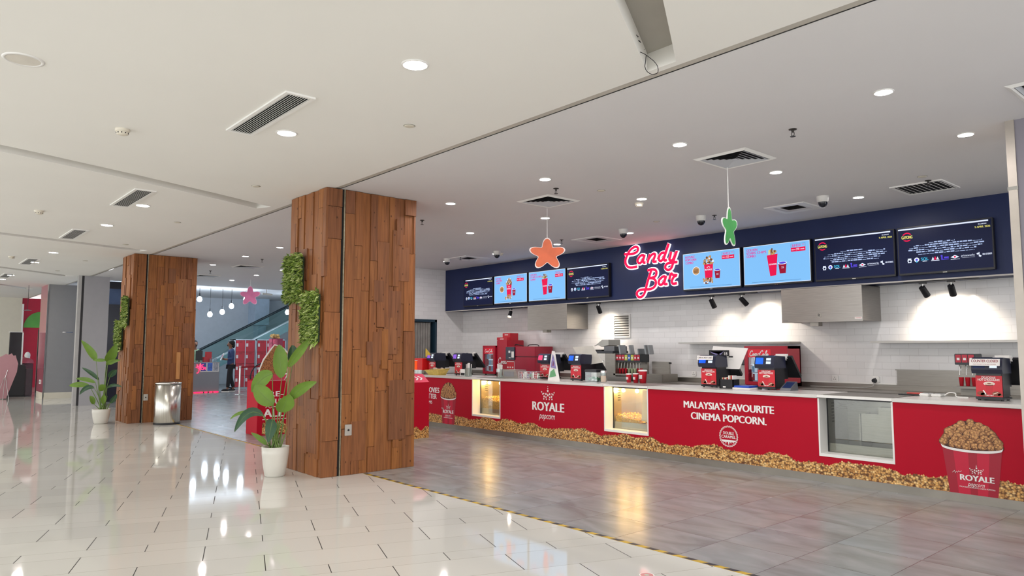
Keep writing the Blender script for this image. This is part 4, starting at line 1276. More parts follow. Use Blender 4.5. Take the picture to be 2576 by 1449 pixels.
def screen(x0, kind, label):
    w, z0, z1 = 1.125, 2.482, 3.135
    t = thing('menu_screen', label, 'screen', (x0 + w / 2, 10.36, z0), 'menu screens on the navy fascia')
    MB().rbox(x0, 10.325, z0, x0 + w, 10.398, z1, 0.006).build('bezel', BLACK, t)
    m = 0.014
    Y = 10.3235
    b = MB()
    rr = random.Random(int(x0 * 100))
    X = lambda u: x0 + m + u * (w - 2 * m)
    Z = lambda v: z0 + m + 0.012 + v * (z1 - z0 - 2 * m - 0.012)
    lay = [0]
    def poly(pts, mi):
        lay[0] += 1
        y = Y - 0.00004 * lay[0]
        b.poly([(X(u), y, Z(v)) for u, v in pts], mi)
    def rect(u0, v0, u1, v1, mi):
        poly([(u0, v0), (u1, v0), (u1, v1), (u0, v1)], mi)
    def disc_(u, v, r, mi, n=14, sq=1.0):
        poly([(u + r * math.cos(2 * PI * k / n) * (z1 - z0) / w, v + r * sq * math.sin(2 * PI * k / n)) for k in range(n)], mi)
    def tx(s, u, v, h, mi, wd=None, bold=0.02, shear=0.0):
        lay[0] += 1
        b.text(s, (X(u), Y, Z(v)), h, mi=mi, bold=bold, depth=0.0005 + 0.00004 * lay[0], width=wd, shear=shear)
    if kind in ('royale', 'golden'):
        rect(0, 0, 1, 1, 0)
        rect(0, 0, 0.006, 1, 4); rect(0.994, 0, 1, 1, 4); rect(0, 0.988, 1, 1, 4); rect(0, 0, 1, 0.012, 4)
        lines = ('ROYALE', 'POPCORN', 'COMBO') if kind == 'royale' else ('GOLDEN', 'STARS CHIPS', 'COMBO')
        for i, s in enumerate(lines):
            wd = 0.031 * len(s)
            tx(s, 0.05 + wd / 2 / w, 0.9 - 0.082 * i, 0.056, 1, wd, 0.03)
        ru = 0.8 if kind == 'royale' else 0.83
        for r_ in ((ru - 0.1, 0.94, ru + 0.11, 0.945), (ru - 0.1, 0.85, ru - 0.097, 0.945), (ru + 0.107, 0.85, ru + 0.11, 0.945)):
            rect(*r_, 11)
        tx('RM22' if kind == 'royale' else 'RM20', ru - 0.02, 0.893, 0.055, 1, 0.13, 0.015)
        tx('80', ru + 0.08, 0.91, 0.03, 1, 0.03, 0.01)
        rect(ru - 0.1, 0.75, ru + 0.11, 0.85, 2)
        tx('120' if kind == 'royale' else '190', ru - 0.0, 0.8, 0.05, 4, 0.05, 0.01)
        tx('Earn', ru - 0.06, 0.8, 0.028, 4, 0.055, 0.02)
        tx('rewards', ru + 0.065, 0.8, 0.026, 4, 0.06, 0.02)
        rect(0.12, 0.05, 0.86, 0.058, 11)
        if kind == 'royale':
            disc_(0.24, 0.5, 0.12, 4, 20); disc_(0.24, 0.5, 0.105, 9, 20)
            for i in range(3):
                rect(0.2, 0.52 - i * 0.035, 0.28, 0.538 - i * 0.035, 10)
            poly([(0.385, 0.66), (0.545, 0.66), (0.525, 0.22), (0.405, 0.22)], 2)
            for k in range(46):
                a = rr.uniform(0, PI)
                q = math.sqrt(rr.random())
                disc_(0.465 + 0.085 * q * math.cos(a), 0.66 + 0.22 * q * math.sin(a), rr.uniform(.022, .036), rr.choice((9, 9, 9, 10, 4)), 8)
            for k in range(30):
                disc_(rr.uniform(0.36, 0.53), rr.uniform(0.13, 0.27), rr.uniform(.02, .034), rr.choice((9, 9, 9, 10, 4)), 8)
            tx('ROYALE', 0.465, 0.5, 0.042, 4, 0.13, 0.03)
            for k in range(3):
                poly(star(0.445 + 0.02 * k, 0.57 + (0.02 if k == 1 else 0), 0.016), 4)
            cu, cv = 0.62, 0.4
        else:
            poly([(0.365, 0.72), (0.53, 0.74), (0.5, 0.2), (0.41, 0.18)], 2)
            for k in range(26):
                a = rr.uniform(0, PI)
                q = rr.random()
                u, v = 0.445 + 0.07 * q * math.cos(a), 0.75 + 0.13 * q * math.sin(a)
                poly([(u - 0.012, v - 0.02), (u + 0.01, v - 0.025), (u + 0.014, v + 0.03), (u - 0.006, v + 0.035)], rr.choice((9, 9, 6, 10)))
            tx('GOLDEN', 0.455, 0.48, 0.034, 4, 0.12, 0.03)
            cu, cv = 0.6, 0.42
        s = 0.9 if kind == 'royale' else 1.1
        poly([(cu - 0.055 * s, cv + 0.06), (cu + 0.055 * s, cv + 0.06), (cu + 0.04 * s, cv - 0.17 * s), (cu - 0.04 * s, cv - 0.17 * s)], 3)
        poly([(cu + 0.062 * s * math.cos(2 * PI * k / 16), cv + 0.075 + 0.035 * s * math.sin(2 * PI * k / 16)) for k in range(16)], 4)
        poly([(cu + 0.05 * s * math.cos(2 * PI * k / 16), cv + 0.08 + 0.025 * s * math.sin(2 * PI * k / 16)) for k in range(16)], 8)
        tx('25', cu, cv - 0.04, 0.04, 4, 0.04, 0.0)
    else:
        rect(0, 0, 1, 1, 5)
        rect(0.0 if x0 > -10.5 else 0.07, 0.955, 0.97, 0.985, 4)
        lu = 0.1
        disc_(lu, 0.8, 0.1, 2, 16); disc_(lu, 0.8, 0.075, 5, 16)
        rect(lu - 0.062, 0.735, lu + 0.062, 0.845, 5)
        tx('GAYONG', lu, 0.79, 0.06, 6, 0.135, 0.03)
        tx('IN CINEMAS', 0.91, 0.91, 0.022, 4, 0.09, 0.02)
        tx(('9' if x0 < -3.9 else '9') + ' APRIL 2026', 0.91, 0.85, 0.034, 6, 0.17, 0.03)
        for i in range(6):
            v = 0.635 - i * 0.047
            u = (0.34, 0.17, 0.12, 0.11, 0.2, 0.22)[i]
            ue = (0.62, 0.9, 0.92, 0.9, 0.84, 0.82)[i]
            while u < ue:
                du = rr.uniform(0.018, 0.055)
                rect(u, v - 0.012, min(ue, u + du), v + (0.014 if rr.random() < 0.6 else -0.002), 12)
                u += du + 0.007
        v = 0.27
        disc_(0.12, v, 0.05, 4, 4); rect(0.1, v - 0.05, 0.14, v + 0.05, 4); disc_(0.12, v - 0.01, 0.022, 5, 10)
        disc_(0.2, v + 0.01, 0.05, 4, 12); disc_(0.2, v + 0.01, 0.025, 8, 10); disc_(0.2, v - 0.035, 0.018, 7, 8)
        tx('SOL', 0.29, v + 0.012, 0.055, 7, 0.09, 0.03); rect(0.265, v - 0.04, 0.315, v - 0.025, 4)
        for k in range(3):
            poly([(0.365 + k * 0.025, v - 0.02), (0.395 + k * 0.025, v - 0.02), (0.38 + k * 0.025, v + (0.06 if k == 1 else 0.045))], 4 if k != 1 else 2)
        rect(0.36, v - 0.045, 0.45, v - 0.03, 4)
        rect(0.47, v - 0.035, 0.55, v - 0.02, 8); rect(0.47, v - 0.035, 0.485, v + 0.05, 8); disc_(0.475, v + 0.05, 0.02, 8, 10); rect(0.5, v - 0.005, 0.55, v + 0.025, 8)
        poly([(0.57, v + 0.0), (0.615, v + 0.045), (0.66, v + 0.0), (0.615, v - 0.03)], 4); disc_(0.615, v + 0.005, 0.02, 2, 8); rect(0.57, v - 0.05, 0.665, v - 0.042, 4)
        tx('primeworks', 0.75, v + 0.015, 0.04, 4, 0.15, 0.005); rect(0.69, v - 0.03, 0.82, v - 0.026, 4)
        disc_(0.85, v + 0.03, 0.02, 4, 8); rect(0.86, v - 0.03, 0.868, v + 0.06, 4); disc_(0.875, v - 0.02, 0.02, 4, 8)
        tx('KRU STUDIOS', 0.945, v + 0.01, 0.032, 4, 0.1, 0.02)
    b.build('display', SMATS, t)
    MB().box(x0 + 0.54, 10.32, z0 + 0.003, x0 + 0.59, 10.325, z0 + 0.012).build('badge', CHROME, t)
scr = [(-13.66, 'credits', 'dark film credits screen at the far left end of the navy fascia'), (-12.5, 'royale', 'blue menu screen picturing a popcorn bucket and cup, left of the neon sign'),
       (-11.335, 'golden', 'blue menu screen picturing a tall red chips box, left of the neon sign'), (-10.18, 'credits', 'dark film credits screen just left of the neon sign'),
       (-7.37, 'royale', 'blue menu screen picturing a popcorn bucket and cup, right of the neon sign'), (-6.2, 'golden', 'blue menu screen picturing a tall red chips box, right of the neon sign'),
       (-5.02, 'credits', 'dark film credits screen, second from the right end of the fascia'), (-3.855, 'credits', 'dark film credits screen at the right end of the navy fascia')]
for a in scr:
    screen(*a)

def smooth(P, n=5):
    out = []
    for i in range(len(P) - 1):
        p0, p1, p2, p3 = [Vector(P[max(0, min(len(P) - 1, i + k))]) for k in (-1, 0, 1, 2)]
        for j in range(n):
            t_ = j / n
            out.append(0.5 * ((2 * p1) + (p2 - p0) * t_ + (2 * p0 - 5 * p1 + 4 * p2 - p3) * t_ ** 2 + (3 * p1 - p0 - 3 * p2 + p3) * t_ ** 3))
    out.append(Vector(P[-1]))
    return out
neon = [[(-8.673, 3.26), (-8.615, 3.256), (-8.52, 3.249), (-8.426, 3.258), (-8.364, 3.292), (-8.358, 3.345), (-8.403, 3.372), (-8.455, 3.367), (-8.519, 3.338), (-8.572, 3.289), (-8.621, 3.219), (-8.654, 3.14), (-8.644, 3.065), (-8.598, 3.015), (-8.525, 2.996), (-8.452, 2.998), (-8.38, 3.003)],
        [(-8.213, 3.192), (-8.284, 3.199), (-8.341, 3.159), (-8.367, 3.113), (-8.348, 3.067), (-8.297, 3.066), (-8.245, 3.118), (-8.203, 3.195), (-8.235, 3.109), (-8.231, 3.064), (-8.185, 3.06)],
        [(-8.141, 3.048), (-8.109, 3.125), (-8.078, 3.202), (-8.109, 3.125), (-8.053, 3.18), (-7.999, 3.202), (-7.965, 3.183), (-7.985, 3.125), (-8.011, 3.072), (-7.997, 3.055), (-7.933, 3.057)],
        [(-7.761, 3.198), (-7.828, 3.193), (-7.873, 3.146), (-7.884, 3.092), (-7.86, 3.058), (-7.812, 3.069), (-7.767, 3.128), (-7.662, 3.353), (-7.722, 3.21), (-7.768, 3.105), (-7.759, 3.057), (-7.707, 3.063)],
        [(-7.614, 3.199), (-7.634, 3.123), (-7.654, 3.07), (-7.636, 3.045), (-7.589, 3.049), (-7.545, 3.114), (-7.492, 3.202), (-7.546, 3.083), (-7.596, 2.948), (-7.635, 2.897), (-7.692, 2.882), (-7.743, 2.914), (-7.742, 2.961), (-7.699, 2.996), (-7.632, 3.006), (-7.487, 3.004)],
        [(-8.133, 2.911), (-8.049, 2.92), (-7.97, 2.905), (-7.942, 2.859), (-7.963, 2.798), (-8.032, 2.771), (-8.101, 2.768), (-8.023, 2.755), (-7.965, 2.711), (-7.961, 2.647), (-8.006, 2.595), (-8.086, 2.568), (-8.205, 2.568), (-8.316, 2.566), (-8.378, 2.538), (-8.394, 2.49), (-8.359, 2.44), (-8.288, 2.44), (-8.227, 2.489), (-8.185, 2.582), (-8.142, 2.707), (-8.059, 2.901)],
        [(-7.751, 2.774), (-7.808, 2.77), (-7.872, 2.728), (-7.897, 2.674), (-7.874, 2.633), (-7.821, 2.638), (-7.772, 2.697), (-7.732, 2.78), (-7.767, 2.681), (-7.764, 2.634), (-7.706, 2.638)],
        [(-7.662, 2.712), (-7.627, 2.811), (-7.581, 2.784), (-7.507, 2.774), (-7.563, 2.752), (-7.606, 2.693), (-7.607, 2.647), (-7.575, 2.629), (-7.505, 2.636)]]
t = thing('neon_sign', 'glowing red two-line script neon sign with white edges on the navy fascia', 'neon sign', (-8.08, 10.36, 2.43))
NRED = glow('neon_red', '#f5103c', 2.2)
NWHITE = glow('neon_white_edge', '#fff0f2', 2.0)
for L_ in neon:
    P = [Vector((x, 10.36, z)) for x, z in smooth(L_, 4)]
    a = MB().tube(P, 0.043, 10, 0, 0.45, (0, 1, 0)).build('neon_letter', NWHITE, t)
    MB().tube([p + Vector((0, -0.018, 0)) for p in P], 0.025, 8, 0, 0.8, (0, 1, 0)).build('red_tube', NRED, a)
    MB().cyl(P[1], P[1] + Vector((0, 0.045, 0)), 0.008, n=8).cyl(P[-2], P[-2] + Vector((0, 0.045, 0)), 0.008, n=8).build('standoff', CHROME, a)

# ------------------------------------------------------------------ track spotlights
WARMSPOT = glow('spot_lens', '#ffe9cc', 25)
TRK = mat('track_black', '#14151a', 0.4)
for i, (a, c) in enumerate(((-12.6, -11.7), (-9.72, -8.8), (-7.12, -6.05), (-3.85, -2.95))):
    n = ['leftmost', 'second from the left', 'second from the right', 'rightmost'][i]
    tag(MB().box(a, 10.44, 2.385, c, 10.475, 2.415).build('lighting_track', TRK), 'black lighting track under the navy fascia, %s of the four' % n, 'lighting track', 'lighting tracks under the fascia')
def spot(x, aim, label, power):
    t = thing('track_spotlight', label, 'spotlight', (x, 10.457, 2.385), 'black track spotlights under the fascia')
    p = Vector((x, 10.457, 2.385))
    MB().rbox(x - 0.045, 10.435, 2.362, x + 0.045, 10.48, 2.386, 0.003).build('adapter', TRK, t)
    MB().cyl((x, 10.457, 2.365), (x, 10.457, 2.3), 0.008, n=8).build('arm', CHROME, t)
    j = Vector((x, 10.457, 2.295))
    d = (Vector(aim) - j).normalized()
    MB().cyl(j - d * 0.03, j + d * 0.125, 0.04, 0.043, n=20, cap=False).cyl(j - d * 0.032, j - d * 0.03, 0.03, 0.04, n=20).build('head', TRK, t)
    MB().cyl(j + d * 0.098, j + d * 0.1, 0.038, n=20).build('lens', WARMSPOT if power else TRK, t)
    if power:
        ld = bpy.data.lights.new('spot_bulb', 'SPOT')
        ld.energy = power
        ld.color = (1.0, 0.86, 0.7)
        ld.spot_size = math.radians(115)
        ld.spot_blend = 1.0
        ld.shadow_soft_size = 0.03
        lo = bpy.data.objects.new('bulb', ld)
        COL.objects.link(lo)
        lo.parent = t
        lo.location = j + d * 0.128 - p
        lo.rotation_euler = d.to_track_quat('-Z', 'Y').to_euler()
spot(-12.08, (-11.6, 9.6, 1.0), 'black track spotlight under the leftmost menu screens, lens turned outward', 6)
spot(-9.45, (-9.6, 10.95, 1.72), 'black track spotlight between the left steel hood and the neon sign', 34)
spot(-6.89, (-6.8, 10.95, 1.5), 'black track spotlight left of a pair near the right steel hood', 16)
spot(-6.32, (-6.12, 10.95, 1.8), 'black track spotlight right of a pair near the right steel hood', 40)
spot(-3.61, (-3.5, 10.95, 1.8), 'black track spotlight left of the rightmost pair', 42)
spot(-3.27, (-3.3, 10.95, 1.7), 'black track spotlight right of the rightmost pair', 36)

# ------------------------------------------------------------------ hoods, shelves and fittings on the tiled wall
def hood(x0, x1, label):
    t = thing('extractor_hood', label, 'extractor hood', ((x0 + x1) / 2, 10.64, 1.89), 'stainless extractor hoods')
    b = MB()
    b.box(x0, 10.33, 1.895, x1, 10.336, 2.40).box(x0, 10.336, 1.895, x0 + 0.004, YB - 0.002, 2.40).box(x1 - 0.004, 10.336, 1.895, x1, YB - 0.002, 2.40).box(x0, 10.33, 2.396, x1, YB - 0.002, 2.40)
    b.box(x0, 10.328, 1.885, x1, 10.345, 1.9)
    b.build('shell', STEEL, t)
    b = MB()
    for k in range(7):
        x = x0 + 0.03 + (x1 - x0 - 0.06) * k / 7
        b.box(x, 10.36, 2.0, x + (x1 - x0) / 8, 10.9, 2.01)
    b.build('filters', STEELD, t)
    MB().rbox(x0 + 0.42, 10.37, 1.83, x0 + 0.55, 10.5, 1.896, 0.004).build('grease_cup', STEELD, t)
    if x0 > -6:
        b = MB()
        cx_ = (x0 + x1) / 2 - 0.02
        b.cyl((cx_, 10.33, 1.985), (cx_, 10.327, 1.985), 0.038, n=20)
        b.text('R', (cx_, 10.3268, 1.985), 0.06, bold=0.02, mi=1)
        b.build('badge', [STEELD, BLACK], t)
        MB().box(x0 + 0.01, 10.328, 1.905, x0 + 0.1, 10.33, 1.925, 1).build('sticker', [PAPER, mat('grey_sticker', '#8d8a86', 0.5)], t)
        b = MB().box(x1 - 0.11, 10.328, 1.915, x1 - 0.01, 10.33, 1.945, 0)
        b.text('WARNING', (x1 - 0.06, 10.3275, 1.93), 0.022, bold=0.01, mi=2, width=0.085)
        b.build('sticker', [PAPER, mat('grey_sticker', '#8d8a86', 0.5), RED2], t)
hood(-11.37, -10.19, 'stainless extractor hood on the tiled wall below the left menu screens')
hood(-5.57, -4.36, 'stainless extractor hood with round badge below the right menu screens')
for x0, x1, l in ((-7.69, -5.6, 'long steel wall shelf above the right red cooler'), (-4.39, -1.9, 'long steel wall shelf at the right end of the tiled wall')):
    t = thing('wall_shelf', l, 'shelf', ((x0 + x1) / 2, 10.78, 1.58), 'steel wall shelves')
    MB().rbox(x0, 10.6, 1.575, x1, YB - 0.001, 1.605, 0.003).build('board', STEEL, t)
t = thing('wall_louvre', 'square white louvred vent on the tiled wall below the neon sign', 'air vent', (-9.27, 10.93, 1.71))
b = MB()
x0, x1, z0, z1 = -9.485, -9.05, 1.71, 2.17
b.box(x0, 10.92, z0, x1, YB - 0.001, z0 + 0.03).box(x0, 10.92, z1 - 0.03, x1, YB - 0.001, z1).box(x0, 10.92, z0 + 0.03, x0 + 0.03, YB - 0.001, z1 - 0.03).box(x1 - 0.03, 10.92, z0 + 0.03, x1, YB - 0.001, z1 - 0.03)
b.build('frame', TRIM, t)
b = MB()
for k in range(8):
    z = z0 + 0.045 + k * 0.048
    b.add([(x0 + 0.03, 10.915, z), (x1 - 0.03, 10.915, z), (x1 - 0.03, 10.945, z + 0.036), (x0 + 0.03, 10.945, z + 0.036)], [(0, 1, 2, 3), (3, 2, 1, 0)])
b.build('blades', TRIM, t)
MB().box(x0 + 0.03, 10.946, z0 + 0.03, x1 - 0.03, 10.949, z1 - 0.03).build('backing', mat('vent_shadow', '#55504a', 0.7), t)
def socket(x, z, label, plug=False):
    t = thing('wall_socket', label, 'socket', (x, 10.93, z - 0.045), 'white sockets on the tiled wall')
    MB().rbox(x - 0.045, 10.915, z - 0.045, x + 0.045, YB - 0.001, z + 0.045, 0.004).build('plate', TRIM, t)
    b = MB()
    for dx, dz in ((0, 0.018), (-0.014, -0.012), (0.014, -0.012)):
        b.box(x + dx - 0.004, 10.913, z + dz - 0.006, x + dx + 0.004, 10.916, z + dz + 0.006)
    b.build('holes', BLACK, t)
    if plug:
        p = thing('power_plug', 'black plug with grey flex in the rightmost wall socket', 'plug', (x - 0.015, 10.9, z - 0.01))
        MB().cyl((x - 0.015, 10.914, z - 0.015), (x - 0.015, 10.875, z - 0.015), 0.036, 0.028, 18).build('plug_body', BLACK, p)
        P = [(x - 0.015, 10.88, z - 0.04), (x - 0.02, 10.87, z - 0.09), (x - 0.1, 10.86, z - 0.115), (x - 0.35, 10.8, z - 0.122), (x - 0.9, 10.75, z - 0.122)]
        MB().tube(smooth(P, 5), 0.006, 6).build('flex', mat('grey_flex', '#a8a6a3', 0.5), p)
socket(-7.6, 1.045, 'white wall socket at the left, beside the till with the cash sign')
socket(-5.06, 1.045, 'empty white wall socket between the right cooler and the plugged socket')
socket(-4.46, 1.045, 'white wall socket holding a black plug', True)

# ------------------------------------------------------------------ hanging paper stars (plain)
def hang_star(c, w, h, yaw_, col, label, rim):
    x, y, z = c
    t = thing('hanging_star', label, 'hanging decoration', c, 'cut-out stars hanging from the ceiling')
    u = Vector((math.cos(yaw_), math.sin(yaw_), 0))
    def shape(s):
        out = []
        for k in range(60):
            a = 2 * PI * k / 60
            r = 0.76 + 0.24 * math.cos(5 * a)
            out.append((w * s * r * math.sin(a), h * s * r * math.cos(a)))
        return out
    o = Vector(c)
    MB().prism(shape(1.0), o, u, (0, 0, 1), 0.012).build('card', mat(rim, rim, 0.5, var=0.01), t)
    n = u.cross(Vector((0, 0, 1)))
    MB().prism(shape(0.93), o + n * 0.012, u, (0, 0, 1), 0.001).prism([(p, q) for p, q in shape(0.93)], o - n * 0.001, u, (0, 0, 1), 0.001).build('print', mat(col, col, 0.45, var=0.12, scale=5), t)
    MB().cyl((x, y, z + h * 0.96), (x, y, ZC - 0.002), 0.0045, n=6).build('string', TRIM, t)
ca = math.radians(49)
hang_star((-7.06, 6.78, 2.79), 0.26, 0.23, ca, '#dc6a40', 'orange paper star hanging in front of the left menu screens', '#f2e4e0')
hang_star((-4.15, 6.65, 2.77), 0.16, 0.225, ca + 0.75, '#3f9a4c', 'green paper star hanging in front of the navy fascia', '#f0f4ee')
hang_star((-19.9, 7.58, 2.96), 0.3, 0.28, ca, '#cf6f9d', 'pink paper star hanging far behind, between the two wooden columns', '#e3a9c6')

# ================================================================== ON THE FRONT COUNTER
ZT = 0.975
POSTER = mat('poster_red', '#cf2634', 0.4, var=0.05)
COCOA = mat('poster_cocoa', '#8a4a38', 0.5, var=0.3, scale=40)
FOAM = mat('poster_foam', '#e6cdb8', 0.5, var=0.05)
MACH = mat('till_black', '#191a22', 0.3, var=0.08)
MACH2 = mat('till_navy', '#20243a', 0.28, var=0.08)
def till(x, y, rz, disp, label, printer=True, poster=True):
    """black till seen from the customer side: tower with poster, customer display head, touchscreen leaning away"""
    t = thing('till', label, 'till', (0, 0, 0), 'tills on the red counter')
    w = 0.125
    b = MB().rbox(-w + 0.01, 0.005, 0.02, w - 0.01, 0.25, 0.28, 0.008)
    b.build('tower', MACH, t)
    MB().rbox(-w, -0.01, 0.0, w, 0.27, 0.022, 0.006).build('base', MACH, t)
    b = MB()
    P = [(-0.03, 0.26), (-0.045, 0.30), (-0.02, 0.405), (0.02, 0.42), (0.24, 0.41), (0.26, 0.26)]
    k = len(P)
    A = [(-w - 0.015, p, q) for p, q in P] + [(w + 0.005, p, q) for p, q in P]
    b.add(A, [tuple(range(k)), tuple(range(k, 2 * k))[::-1]] + [(i, i + k, (i + 1) % k + k, (i + 1) % k) for i in range(k)])
    hd = b.build('display_head', MACH2, t)
    n = Vector((0, -0.105, 0.025)).normalized()
    def on(u, v):   # point on the slanted front of the head
        return Vector((u, -0.045 + 0.025 * v, 0.30 + 0.105 * v)) + Vector((0, -0.0015, 0.0004))
    b = MB().quad(on(-0.125, 0.12), on(-0.02, 0.12), on(-0.02, 0.88), on(-0.125, 0.88))
    b.build('display', disp, t)
    b = MB()
    for v in (0.15, 0.56):
        b.quad(on(0.02, v), on(0.085, v), on(0.085, v + 0.3), on(0.02, v + 0.3))
    b.build('lamp_keys', glow('key_white', '#e6f2ff', 1.1), t)
    if poster:
        b = MB()
        y0 = 0.0
        b.box(-0.118, y0, 0.028, 0.112, 0.008, 0.238, 0)
        yy = y0 - 0.0006
        b.text('DELICIOUS', (-0.003, y0, 0.218), 0.03, bold=0.03, mi=1, width=0.12)
        b.text('HOT CHOCOLATE', (-0.003, y0, 0.196), 0.03, bold=0.03, mi=1, width=0.19)
        el = lambda cx, cz, a, c_, nn=18, d=0: [(cx + a * math.cos(2 * PI * q / nn), yy - d, cz + c_ * math.sin(2 * PI * q / nn)) for q in range(nn)]
        b.poly([(-0.035, yy, 0.155), (-0.025, yy, 0.055), (0.025, yy, 0.055), (0.035, yy, 0.155)][::-1], 4)
        b.poly(el(0, 0.158, 0.05, 0.02), 1)
        b.poly(el(0, 0.158, 0.042, 0.015, d=0.0003), 3)
        b.poly(el(0, 0.158, 0.018, 0.005, d=0.0006), 2)
        for cx_, cz_, a in ((-0.075, 0.06, 0.035), (-0.05, 0.05, 0.03), (0.06, 0.06, 0.04), (0.09, 0.05, 0.022)):
            b.poly(el(cx_, cz_, a, a * 0.6, 9, 0.0004), 2)
        b.poly([(-0.06, yy - 0.0008, 0.09), (-0.035, yy - 0.0008, 0.045), (-0.03, yy - 0.0008, 0.06), (-0.05, yy - 0.0008, 0.095)][::-1], 1)
        b.poly([(0.03, yy - 0.0008, 0.05), (0.075, yy - 0.0008, 0.07), (0.075, yy - 0.0008, 0.078), (0.03, yy - 0.0008, 0.06)], 3)
        b.text('ONLY RM 7', (0, y0, 0.04), 0.018, bold=0.02, mi=1, depth=0.0015, width=0.07)
        b.build('poster', [POSTER, INK, COCOA, FOAM, RED2], t)
    b = MB()
    Q = [(0.27, 0.40), (0.30, 0.42), (0.52, 0.16), (0.50, 0.13)]
    A = [(-0.14, p, q) for p, q in Q] + [(0.2, p, q) for p, q in Q]
    b.add(A, [(0, 1, 2, 3), (7, 6, 5, 4)] + [(i, i + 4, (i + 1) % 4 + 4, (i + 1) % 4) for i in range(4)])
    b.box(-0.05, 0.24, 0.12, 0.1, 0.36, 0.3)
    b.build('touchscreen', BLACK, t)
    if printer:
        MB().rbox(-0.03, 0.24, 0.36, 0.14, 0.36, 0.44, 0.02).build('receipt_printer', mat('printer_white', '#e4e2de', 0.4), t)
    for sx in (-0.1, 0.1):
        for sy in (0.03, 0.22):
            MB().cyl((sx, sy, -0.0125), (sx, sy, 0.002), 0.014, n=10).build('foot', BLACK, t)
    t.location = (x, y, ZT + 0.0125)
    t.rotation_euler = (0, 0, rz)
    return t
DP = mat('display_purple', '#7a4fc0', 0.2, es=0.8, var=0.35, scale=30)
DK = mat('display_pink', '#d0406a', 0.2, es=0.7, var=0.3, scale=30)
DB = mat('display_blue', '#1a55e8', 0.15, es=0.9, var=0.5, scale=9)
DO = mat('display_off', '#28355e', 0.12, es=0.0, var=0.2)
till(-12.22, 8.45, 0, DP, 'till with purple display behind the left end of the yellow basket')
till(-11.32, 8.45, 0, DP, 'till with purple display right of the yellow basket')
till(-8.87, 8.45, 0, DK, 'till with pink display left of the tall printed table card')
till(-8.14, 8.45, 0, DB, 'till with blue display before a tilted grey board')
till(-5.62, 8.42, 0, DB, 'till with blue display below the cash and credit card sign')
till(-4.79, 8.45, 0, DB, 'till with blue display in front of the red cooler at the right')
till(-2.325, 8.38, 0, DO, 'till with dark display below the counter closed sign')

def sign(x, y, z, w, h, s, label, ink, sub=None, tilt=0.22):
    t = thing('paper_sign', label, 'sign', (x, y, z))
    v = Vector((0, math.sin(tilt), math.cos(tilt)))
    o = Vector((x, y, z + h / 2))
    MB().prism([(-w / 2, -h / 2), (w / 2, -h / 2), (w / 2, h / 2), (-w / 2, h / 2)], o, (1, 0, 0), v, 0.002).build('card', PAPER, t)
    b = MB().text(s, o + v * (0.012 if sub else 0), h * 0.55, (1, 0, 0), v, 0, 0.02, 0.003, width=w * 0.88)
    if sub:
        b.text(sub, o - v * h * 0.3, h * 0.2, (1, 0, 0), v, 0, 0.005, 0.003, width=w * 0.75)
    b.build('lettering', ink, t)
sign(-5.635, 8.362, ZT + 0.37, 0.25, 0.055, 'CASH & CREDIT CARD', 'small white paper sign reading cash and credit card on a till', mat('dark_ink', '#4a3040', 0.6))
sign(-2.34, 8.322, ZT + 0.35, 0.265, 0.07, 'COUNTER CLOSED', 'white paper sign reading counter closed on the rightmost till', mat('maroon_ink', '#8c1a30', 0.6), 'PLEASE PROCEED TO THE NEXT COUNTER')

def board(pts, y, dy, label, m):
    """tilted rigid board leaning on the till's screen"""
    b = MB()
    b.prism([(x, z) for x, z in pts], (0, y, 0), (1, 0, 0), Vector((0, dy, 1)), 0.006)
    return tag(b.build('display_board', m), label, 'board')
board([(-8.47, 1.52), (-8.02, 1.54), (-7.77, 1.27), (-8.2, 1.22)], 8.5, 0.15, 'tilted grey board leaning behind the till with blue display', mat('board_grey', '#cfccc2', 0.5))
board([(-5.74, 1.53), (-5.2, 1.5), (-5.31, 1.22), (-5.8, 1.22)], 8.5, 0.15, 'tilted white board leaning behind the till with the cash sign', PAPER)
b = MB().box(-5.735, 8.61, 1.395, -5.42, 8.615, 1.475, 0)
b.text('18', (-5.47, 8.61, 1.425), 0.06, bold=0.01, mi=1)
b.poly([(-5.72, 8.608, 1.455), (-5.62, 8.608, 1.45), (-5.55, 8.608, 1.41), (-5.5, 8.608, 1.46), (-5.55, 8.608, 1.43), (-5.62, 8.608, 1.41), (-5.68, 8.608, 1.43)][::-1], 2)
tag(b.build('screen_panel', [BLACK, INK, mat('lilac_print', '#8a84b8', 0.5)]), 'black screen with white digits in front of the tilted white board', 'screen')
# yellow basket with wrapped snacks
t = thing('yellow_basket', 'shallow yellow basket holding wrapped snacks on the counter', 'basket', (-11.83, 8.3, ZT))
YB_ = mat('basket_yellow', '#dcc067', 0.5, var=0.12, scale=25)
b = MB()
for (a, c), (z0, z1) in (((0.0, 1), (0.0, 0.11)),):
    x0, x1, y0, y1 = -12.06, -11.6, 8.16, 8.44
    b.add([(x0 + .06, y0 + .05, ZT), (x1 - .06, y0 + .05, ZT), (x1 - .06, y1 - .05, ZT), (x0 + .06, y1 - .05, ZT), (x0, y0, ZT + .085), (x1, y0, ZT + .11), (x1, y1, ZT + .12), (x0, y1, ZT + .095)],
          [(3, 2, 1, 0), (0, 1, 5, 4), (1, 2, 6, 5), (2, 3, 7, 6), (3, 0, 4, 7)])
    b.tube([(x0, y0, ZT + .085), (x1, y0, ZT + .11), (x1, y1, ZT + .12), (x0, y1, ZT + .095), (x0, y0, ZT + .085)], 0.009, 6)
b.build('tray', YB_, t)
rr = random.Random(5)
